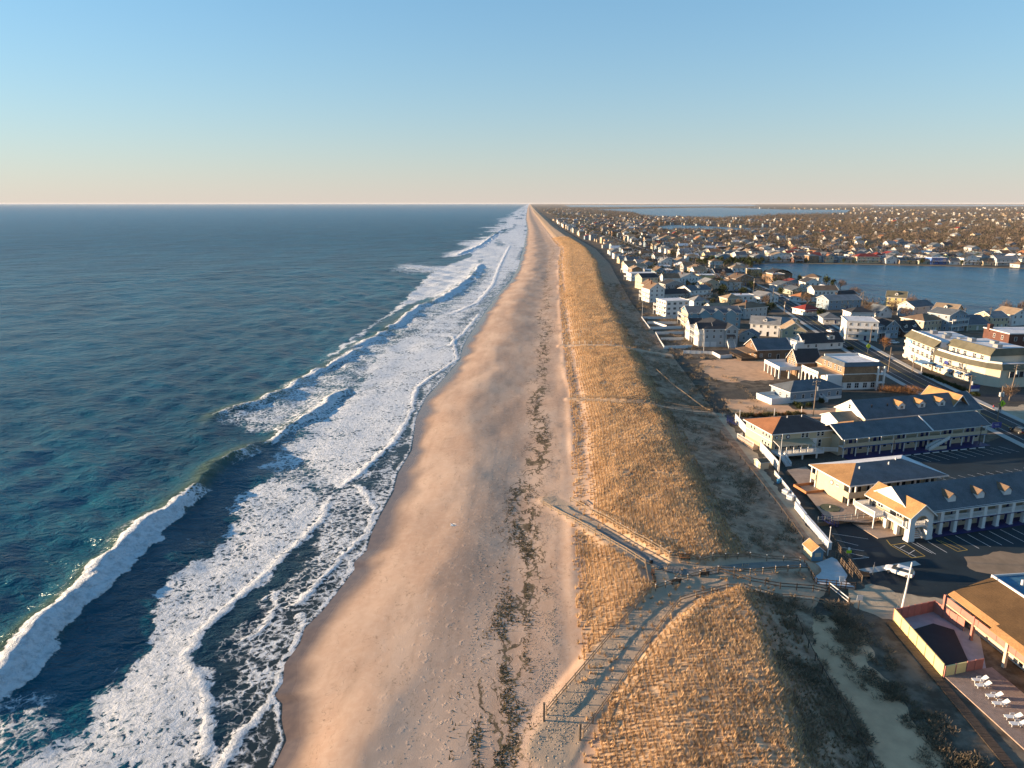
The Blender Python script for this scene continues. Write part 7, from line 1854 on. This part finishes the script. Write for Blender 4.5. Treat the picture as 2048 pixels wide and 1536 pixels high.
def build_brush():
    RG.seed(78); n = 8500
    y = np.exp(RG.rand(n) * (math.log(560) - math.log(60)) + math.log(60)); f = RG.rand(n) * 1.0
    x = XC(y) + (XB(y) - XC(y)) * (.25 + .85 * f)
    extra = RG.rand(n) < .30                                   # and in the sandy strip by the pink motel
    ye = 62 + 40 * RG.rand(n); xe = np.interp(ye, [62, 75, 90, 100], [50.5, 49.0, 47.5, 46.5]) + RG.randn(n) * 2.0
    x = np.where(extra, xe, x); y = np.where(extra, ye, y)
    dens = sstep(.40, .60, fbm(x / 4, y / 5, 441, 4) + .03) * (1 - path_mask(x, y, .6)); dens = np.where(extra, .7 * sstep(.44, .62, fbm(x / 2.2, y / 3, 445, 3)), dens)
    # yards between the dune and the first houses
    m2 = RG.rand(n) < .28; y2 = 190 + 260 * RG.rand(n); x2 = XB(y2) + 1 + 16 * RG.rand(n); y2x = (~extra) & m2
    x = np.where(y2x, x2, x); y = np.where(y2x, y2, y); dens = np.where(y2x, sstep(.45, .62, fbm(x / 5, y / 6, 447, 3)), dens)
    lane = ((x > 53) & (x < 60) & (y > 110) & (y < 200)) | ((x > 46.5) & (y > 104) & (y < 120))
    keep = (RG.rand(n) < dens) & ~lane & ~((x > 52.5) & (y < 110)); x, y = x[keep], y[keep]; m = len(x); nb = 16
    z = np.where(x > XB(y), TOWN_Z, beach_z(x, y)); s = (.45 + .6 * fbm(x / 3, y / 3, 451, 2)) * np.interp(y, [60, 400], [1, 1.7])
    i = np.repeat(np.arange(m), nb); p, d = sphere_pts(m * nb, .2); d[:, 2] = np.abs(d[:, 2]) * .8 + .3; p[:, 2] = np.abs(p[:, 2]) * .6
    P = np.stack([x[i], y[i], z[i]], 1) + p * s[i][:, None] * .7
    U = np.cross(d, RG.randn(m * nb, 3)); U /= np.linalg.norm(U, axis=1)[:, None]
    V = tri_soup(P, d * (s[i] * (.35 + .4 * RG.rand(m * nb)))[:, None], U, .035 + .05 * RG.rand(m * nb))
    tone = np.repeat(np.clip(fbm(x / 6, y / 6, 461, 2)[i] * 1.3 - .15 + .2 * RG.randn(m * nb), 0, 1), 3)
    k = NT('dune_brush'); k.put(k.b.inputs['Base Color'], k.mix(k.attr('tone'), c3((.10, .082, .050)), c3((.30, .21, .13)))); k.b.inputs['Roughness'].default_value = .85
    link('dune_brush', tris_mesh('dune_brush', V, k.m, dict(tone=tone)), kind='stuff', label='dark scrubby brush behind the dune crest', category='brush')
build_brush()

# seaweed heaps on the beach: real lumps over the dark weed lines
def build_weed():
    RG.seed(90); n = 21000; y = np.exp(RG.rand(n) * (math.log(420) - math.log(60)) + math.log(60))
    xk = XT(y) - 7.5 + 3.0 * (fbm(y / 22, y * 0, 91, 3) - 0.5) * 2; x = xk + RG.randn(n) * 2.0
    w = sstep(.56, .68, fbm(x / 1.5, y / 8, 471, 4)) * sstep(.36, .62, fbm(x / 11, y / 26, 95, 3) + .08)
    keep = RG.rand(n) < w; x, y = x[keep], y[keep]; m = len(x); z = beach_z(x, y)
    a = RG.rand(m) * 6.28; l = .18 + .35 * RG.rand(m); P = np.stack([x, y, z + .0], 1); D = np.stack([np.cos(a) * l, np.sin(a) * l * 1.6, .06 + .16 * RG.rand(m)], 1); U = np.stack([-np.sin(a), np.cos(a), np.zeros(m)], 1)
    V = tri_soup(P, D, U, .05 + .09 * RG.rand(m))
    link('seaweed', tris_mesh('seaweed', V, mat_leaf('seaweed_brown', (.065, .048, .026), (.15, .115, .06), .8)), kind='stuff', label='dark seaweed left in wavy lines along the upper beach', category='seaweed')
build_weed()
# footprints: little rims of pushed-up sand in trails along the beach
def build_prints():
    RG.seed(120); PX = []
    trails = [[(945, 1536), (935, 1380), (950, 1200), (965, 1040), (985, 900), (1005, 800)], [(990, 1536), (975, 1400), (985, 1250), (960, 1120), (970, 1000)], [(880, 1536), (905, 1420), (940, 1300), (955, 1200)], [(1020, 1400), (1000, 1250), (1010, 1100), (1000, 980), (1020, 860)],
              [(960, 1100), (1000, 1215), (1080, 1300), (1120, 1400)], [(900, 1250), (980, 1215), (1050, 1200)], [(1095, 1440), (1060, 1320), (1085, 1180), (1100, 1050)], [(1060, 1536), (1085, 1450), (1110, 1380)], [(800, 1536), (850, 1400), (900, 1330)], [(1105, 1300), (1112, 1150), (1105, 1020), (1118, 900), (1112, 780)], [(1115, 1330), (1120, 1200), (1118, 1080), (1125, 940)]]
    for t in trails:
        q = np.array([G(a, b, 2.4) for a, b in t]); L = np.concatenate([[0], np.cumsum(np.hypot(*np.diff(q, axis=0).T))]); n = int(L[-1] / .72)
        u = np.arange(n) * .72; x, y = np.interp(u, L, q[:, 0]), np.interp(u, L, q[:, 1]); wob = np.cumsum(RG.randn(n)) * .05
        PX.append(np.stack([x + .14 * (-1) ** np.arange(n) + wob, y + RG.randn(n) * .06], 1))
    m = 9000; m = 4500; yy = 60 + 140 * RG.rand(m) ** 1.3; xx = XT(yy) - 1.5 - np.abs(RG.randn(m)) * 1.8; k_ = RG.rand(m) < sstep(.4, .6, fbm(xx / 3, yy / 4, 481, 2)); PX.append(np.stack([xx[k_], yy[k_]], 1))
    for Pp, hw in ((PATH_MAIN, 2.3),):
        L = np.concatenate([[0], np.cumsum(np.hypot(*np.diff(Pp[:, :2], axis=0).T))]); u = RG.rand(1500) * L[-1] * .55
        PX.append(np.stack([np.interp(u, L, Pp[:, 0]) + RG.randn(1500) * 1.0, np.interp(u, L, Pp[:, 1]) + RG.randn(1500) * .8], 1))
    q = np.concatenate(PX); x, y = q.T; n = len(x); z = beach_z(x, y); hh = .035 + .04 * RG.rand(n)
    P = np.stack([x, y, z - .01], 1); D = np.stack([np.full(n, .05), RG.randn(n) * .04, hh], 1); U = np.tile([[.25, 1.0, 0]], (n, 1))
    P2 = P + [.16, 0, 0]
    V = np.concatenate([tri_soup(P, D, U, .10 + .06 * RG.rand(n)), tri_soup(P2, D * [-1, 1, .8], U, .09 + .05 * RG.rand(n))])
    link('footprints', tris_mesh('footprints', V, SANDM), kind='stuff', label='trails of footprints pressed into the beach sand', category='footprints')
build_prints()
# ------------------------------------------------------------ the rest of the town, row behind row
HR = random.Random(42)
def near_road(x, y): return np.min(np.hypot(rp[:, 0] - x, rp[:, 1] - y)) < 15
def in_water(x, y, pad=9):
    for Lk in LAKES:
        X, Y = np.array([x]), np.array([y])
        if in_poly(X, Y, Lk)[0]: return True
        d = seg_dist(X, Y, np.vstack([Lk, Lk[:1]]))[0][0]
        if d < pad + y * .004: return True
    return False
def on_screen(x, y, m=1.04):
    X = x * math.cos(PSI) + y * math.sin(PSI); Y = -x * math.sin(PSI) + y * math.cos(PSI)
    f = Y * CP + (CZ - TOWN_Z) * SP
    return X / f < 1024 / F_PX * m
WALLS = ['white'] * 8 + ['cream'] * 2 + ['palegrey'] * 4 + ['bluegrey'] * 2 + ['beige'] * 3 + ['grey'] * 2 + ['tan', 'shingle', 'sage', 'yellow', 'brick', 'blue']
ROOFS = ['slate'] * 5 + ['charcoal'] * 3 + ['grey'] * 4 + ['brown'] * 4 + ['tan'] * 3 + ['white'] * 1 + ['rust'] * 1 + ['red'] * 1
WN = dict(white='white', cream='cream', palegrey='pale grey', bluegrey='blue-grey', beige='beige', grey='grey', tan='tan', shingle='shingled', sage='sage', yellow='yellow', brick='brick', blue='blue')
cand = []
row = 0; y = 392.0
while y < 2700:
    x = float(XB(y)) + 11 + HR.random() ** 2 * 22; k = 0
    while x < y * .80 + 40 and x < 2400:
        yy = y + .09 * (x - 80) + HR.uniform(-3.5, 3.5); w = HR.uniform(8.5, 14)
        woods = sstep(500, 640, np.array(float(x)))[()] * (yy > 900)
        if HR.random() < (0.93 - .72 * woods) and on_screen(x, yy):
            cand.append((math.hypot(x, yy), x, yy, w, row, k)); k += 1
        x += w + HR.uniform(4.5, 8) + (8 if HR.random() < .08 else 0)
    row += 1; y += 24 if y < 1100 else 30
cand.sort()
IND = []; FARH = []
foot = np.array(FOOT)
for c in cand:
    _, x, y_, w, rw, k = c
    if y_ < 760:
        if np.any(np.hypot(foot[:, 0] - x - w / 2, foot[:, 1] - y_ - 5) < foot[:, 2] + w * .55): continue
    if near_road(x + w / 2, y_ + 5) or in_water(x + w / 2, y_ + 5): continue
    (IND if len(IND) < 225 else FARH).append(c)
def spec(c):
    wa, rc = HR.choice(WALLS), HR.choice(ROOFS)
    rf = HR.choice(('gable_x', 'gable_x', 'gable_y', 'gable_y', 'hip', 'hip', 'flat')); st_ = HR.choice((1, 1.5, 2, 2, 2, 2.5))
    if c[5] == 0: wa = HR.choice(('white', 'white', 'cream', 'palegrey', 'beige', 'shingle', 'bluegrey')); st_ = HR.choice((1.5, 2, 2, 2.5))
    if rf == 'flat': rc = HR.choice(('white', 'grey'))
    return wa, rc, rf, st_
rowcount = {}; HREF = []
for c in IND:
    _, x, y_, w, rw, k = c; wa, rc, rf, st_ = spec(c); d = HR.uniform(9, 13)
    j = rowcount.get(rw, 0); rowcount[rw] = j + 1
    lab = '%s %s house with %s %s roof, %s inland in row %s behind the beach' % (WN[wa], {1: 'low', 1.5: 'one-and-a-half-storey', 2: 'two-storey', 2.5: 'tall'}[st_], rc, {'gable_x': 'gable', 'gable_y': 'front-gabled', 'hip': 'hipped', 'flat': 'flat'}[rf], ordn[min(k, 49)], ordn[min(rw, 49)])
    h = House('house', x, y_, R(HR.uniform(2, 9)), w, d, lab, 'house', 'houses of the beach town')
    eave = st_ * 2.75 + .5; rise = 0 if rf == 'flat' else HR.uniform(2.0, 3.2); g = {'gable_x': 'x', 'gable_y': 'y'}.get(rf)
    h.body(eave, wallm(wa), gable=g, rise=rise); h.roof(rf, eave + (.02 if rf in ('hip', 'flat') else 0), rise, roofm(rc), trim=y_ < 900)
    if y_ < 760:
        n = max(2, int(w / 3.2))
        for s_ in range(int(st_)):
            for i in range(n): h.win('front', w * (i + .5) / n, s_ * 2.75 + 1.1, 1.2, 1.4)
            for i in range(2): h.win('left', d * (i + .5) / 2, s_ * 2.75 + 1.1, 1.2, 1.4)
    else:
        for i in (0, 1): h.win('front', w * (.28 + .44 * i), (int(st_) - 1) * 2.75 + 1.1, 1.5, 1.5)
        h.win('left', d * .5, (int(st_) - 1) * 2.75 + 1.1, 1.6, 1.5)
    if HR.random() < .3: h.chimney(w * .4, d * .5, eave + rise * .4, eave + rise + 1.0)
    if HR.random() < .35:
        if wa in ('white', 'palegrey') or True: h.deck(.2, w - .2, -2.0, -.02, 2.75, .2, TRIM, 'porch_roof'); h.posts([(.4, -1.8), (w - .4, -1.8)], 0, 2.6, .2)
    FOOT.append((x + w / 2, y_ + d / 2, .5 * math.hypot(w, d))); HREF.append((x + w / 2, y_ + d / 2, 'the %s house, %s inland in row %s' % (WN[wa], ordn[min(k, 49)], ordn[min(rw, 49)])))
# everything farther: one mass of houses
def far_houses():
    b = MB(); mats = []; idx = {}
    def mi(m):
        if m.name not in idx: idx[m.name] = len(mats); mats.append(m)
        return idx[m.name]
    L = [(x, y_, w) for _, x, y_, w, _, _ in FARH if x < 330 or HR.random() < .55]
    for i in range(1300):                                       # scattered settlement toward the horizon
        y_ = math.exp(HR.uniform(math.log(2300), math.log(9500))); x = HR.uniform(40, .80) * 0 + HR.uniform(float(XB(y_)) + 20, y_ * .80)
        if (x < 380 and y_ < 9000) or vnoise(np.array(x / 600), np.array(y_ / 900), 501) > .52:
            if on_screen(x, y_) and not in_water(x, y_, 20): L.append((x, y_, HR.uniform(10, 20)))
    FW = ['white'] * 3 + ['palegrey'] * 4 + ['beige'] * 3 + ['tan'] * 3 + ['bluegrey'] * 2 + ['grey'] * 3 + ['shingle'] * 2
    for x, y_, w in L:
        d = HR.uniform(9, 13) * (1.0 if y_ < 2600 else 1.4); st_ = HR.choice((1, 2, 2, 3)); e = st_ * 2.9 + .4; r = HR.uniform(2, 3.4); a = R(HR.uniform(0, 10)); cs, sn = math.cos(a), math.sin(a)
        wm, rm = mi(wallm(HR.choice(FW))), mi(roofm(HR.choice(ROOFS)))
        T = lambda q: (x + cs * q[0] - sn * q[1], y_ + sn * q[0] + cs * q[1], TOWN_Z + q[2])
        if HR.random() < .5:
            v = [(0, 0, -.2), (w, 0, -.2), (w, d, -.2), (0, d, -.2), (0, 0, e), (w, 0, e), (w, d, e), (0, d, e), (0, d / 2, e + r), (w, d / 2, e + r)]
            b.add([T(q) for q in v], [(0, 1, 5, 4), (2, 3, 7, 6), (3, 0, 4, 8, 7), (1, 2, 6, 9, 5)], wm); o = .4
            b.add([T(q) for q in [(-o, -o, e - .1), (w + o, -o, e - .1), (w + o, d / 2, e + r + .1), (-o, d / 2, e + r + .1), (w + o, d + o, e - .1), (-o, d + o, e - .1)]], [(0, 1, 2, 3), (3, 2, 4, 5)], rm)
        else:
            v = [(0, 0, -.2), (w, 0, -.2), (w, d, -.2), (0, d, -.2), (0, 0, e), (w, 0, e), (w, d, e), (0, d, e), (w / 2, 0, e + r), (w / 2, d, e + r)]
            b.add([T(q) for q in v], [(0, 1, 5, 8, 4), (2, 3, 7, 9, 6), (3, 0, 4, 7), (1, 2, 6, 5)], wm); o = .4
            b.add([T(q) for q in [(-o, -o, e - .1), (w / 2, -o, e + r + .1), (w / 2, d + o, e + r + .1), (-o, d + o, e - .1), (w + o, -o, e - .1), (w + o, d + o, e - .1)]], [(0, 1, 2, 3), (1, 4, 5, 2)], rm)
        g = mi(GLASS)
        for i in range(2):
            u = w * (.25 + .5 * i); b.add([T((u - .7, -.06, e - 2.0)), T((u + .7, -.06, e - 2.0)), T((u + .7, -.06, e - .7)), T((u - .7, -.06, e - .7))], [(0, 1, 2, 3)], g)
    link('distant_houses', b.mesh('distant_houses', mats), kind='stuff', label='mass of small distant houses spreading to the horizon', category='houses')
    return len(L)
NFAR = far_houses()
# town trees as individuals, then the woods
n_t = 0; TR = random.Random(5); cnt = {}
foot = np.array(FOOT)
for _ in range(4000):
    if n_t >= 120: break
    y_ = TR.uniform(395, 900); x = TR.uniform(float(XB(y_)) + 25, y_ * .75)
    if not on_screen(x, y_) or in_water(x, y_, 3) or np.min(np.hypot(rp[:, 0] - x, rp[:, 1] - y_)) < 9: continue
    if np.any(np.hypot(foot[:, 0] - x, foot[:, 1] - y_) < foot[:, 2] * .8 + .5): continue
    kd = 'ev' if TR.random() < .55 else 'ba'
    nh = min(HREF, key=lambda q: math.hypot(q[0] - x, q[1] - y_))
    if math.hypot(nh[0] - x, nh[1] - y_) > 40: continue
    dx_, dy_ = x - nh[0], y_ - nh[1]
    where = ('behind' if dy_ > 0 else 'in front of') if abs(dy_) > abs(dx_) else ('right of' if dx_ > 0 else 'left of')
    key = (kd, nh[2], where)
    if key in cnt: continue
    cnt[key] = 1
    tree(x, y_, kd, TR.uniform(.8, 1.5), '%s %s %s' % ('dark evergreen' if kd == 'ev' else 'brown bare tree', where, nh[2]), 'evergreens among the houses' if kd == 'ev' else 'bare trees among the houses'); n_t += 1
def woods():
    RG.seed(99); out = []; P_all = []
    n = 52000; y = np.exp(RG.rand(n) * (math.log(7500) - math.log(420)) + math.log(420)); x = RG.rand(n) * (y * .82 + 60)
    left = XB(y) + 25
    region = sstep(.44, .56, fbm(x / 260, y / 300, 511, 3) + .20 * ((x > 430) & (y > 900) & (y < 2300)) + .30 * ((x > 560) & (y > 1000) & (y < 2100)) - .06)
    base = np.where(y < 900, .30, .5)
    keep = (RG.rand(n) < np.maximum(region, base) * np.where(y < 900, .6, 1)) & (x > left)
    x, y = x[keep], y[keep]
    for Lk in LAKES:
        m = ~in_poly(x, y, Lk); d = seg_dist(x, y, np.vstack([Lk, Lk[:1]]))[0]; m &= d > 4 + y * .003; x, y = x[m], y[m]
    m = np.min(np.hypot(rp[None, ::2, 0] - x[:, None], rp[None, ::2, 1] - y[:, None]), 1) > 12; x, y = x[m], y[m]
    m = (y > 760) | (np.min(np.hypot(foot[None, :, 0] - x[:, None], foot[None, :, 1] - y[:, None]) - foot[None, :, 2] * .85, 1) > 0); x, y = x[m], y[m]
    m = np.array([on_screen(a, b_) for a, b_ in zip(x, y)]); x, y = x[m], y[m]
    N = len(x); nb = 24; i = np.repeat(np.arange(N), nb)
    h = (6.0 + 4.0 * fbm(x / 200, y / 200, 521, 2) + 3 * RG.rand(N)) * np.interp(y, [400, 900, 1500, 7000], [.62, .9, 1.15, 1.5]); wd = h * (.38 + .14 * RG.rand(N))
    p, d = sphere_pts(N * nb, .45); d[:, 2] = np.abs(d[:, 2]) + .2
    P = np.stack([x[i], y[i], TOWN_Z + h[i] * .58], 1) + p * np.stack([wd[i], wd[i], h[i] * .36], 1)
    U = np.cross(d, RG.randn(N * nb, 3)); U /= np.linalg.norm(U, axis=1)[:, None]
    V = tri_soup(P, d * (h[i] * .22 * (.6 + .8 * RG.rand(N * nb)))[:, None], U, .10 * h[i] * (.3 + .5 * RG.rand(N * nb)) * .55)
    ev = (RG.rand(N) < np.where(x < 200, .5, .14)).astype(float); tone = np.repeat(np.clip(RG.rand(N)[i] * .7 + .3 * RG.rand(N * nb), 0, 1), 3)
    k = NT('woods'); col = k.mix(k.attr('tone'), c3((.075, .058, .046)), c3((.155, .118, .088))); col = k.mix(k.attr('ever'), col, c3((.035, .042, .018))); k.put(k.b.inputs['Base Color'], col); k.b.inputs['Roughness'].default_value = .9; k.b.inputs['Specular IOR Level'].default_value = .1
    link('woods', tris_mesh('woods', V, k.m, dict(tone=tone, ever=np.repeat(ev[i], 3))), kind='stuff', label='far brown winter woods between and beyond the distant houses', category='woods')
    return N
NW = woods()
print('COUNT', N_GRASS, len(IND), NFAR, n_t, NW)

# cars along the main road and in front of houses
CC = [('white', (.66, .66, .65)), ('black', (.02, .022, .025)), ('grey', (.32, .33, .35)), ('red', (.30, .05, .05)), ('blue', (.05, .09, .22)), ('silver', (.50, .51, .53))]
for i in range(16):
    j = 38 + i * 3; sg = 1 if i % 2 else -1; q = rp[j] + nrm[j] * 4.7 * sg; t_ = rp[j + 1] - rp[j]; cn, cc = CC[(i * 5 + i // 4) % 6]
    car(q[0], q[1], math.atan2(t_[1], t_[0]), cc, '%s car at the %s-side kerb of the main road, %s going away' % (cn, 'sea' if sg > 0 else 'town', ordn[i // 2]), cn)
for i, (hx, hy, hl) in enumerate(HREF[:24:2]):
    cn, cc = CC[(i * 3 + 1) % 6]; car(hx + 2, hy - 8.5, R(5 + (i % 3) * 80), cc, '%s car in front of %s' % (cn, hl), cn)
# side streets between the rows of houses
for i, yy in enumerate((416, 464, 512, 560, 608, 680, 752, 824, 896, 992, 1088)):
    xr = float(np.interp(yy, rp[:, 1], rp[:, 0]))
    street([(float(XB(yy)) + 8, yy - 3), (xr - 6, yy + .09 * (xr - 80) - 3)], 6.5, 'narrow side street from the main road toward the dune')
# ------------------------------------------------------------ HAZE: thin morning air over sea and land
hz = MB().box(-42000, 42000, -300, 42000, -4.5, 66.0)
hk = bpy.data.materials.new('haze'); hk.use_nodes = True; hn = hk.node_tree.nodes; hn.remove(hn['Principled BSDF'])
hv = hn.new('ShaderNodeVolumePrincipled'); hv.inputs['Color'].default_value = (0.93, 0.93, 0.97, 1); hv.inputs['Density'].default_value = 1.3e-5; hv.inputs['Anisotropy'].default_value = 0.0
hk.node_tree.links.new(hv.outputs[0], hn['Material Output'].inputs['Volume'])
link('haze', hz.mesh('haze', [hk]), kind='stuff', label='thin pale morning haze over sea and town', category='haze')
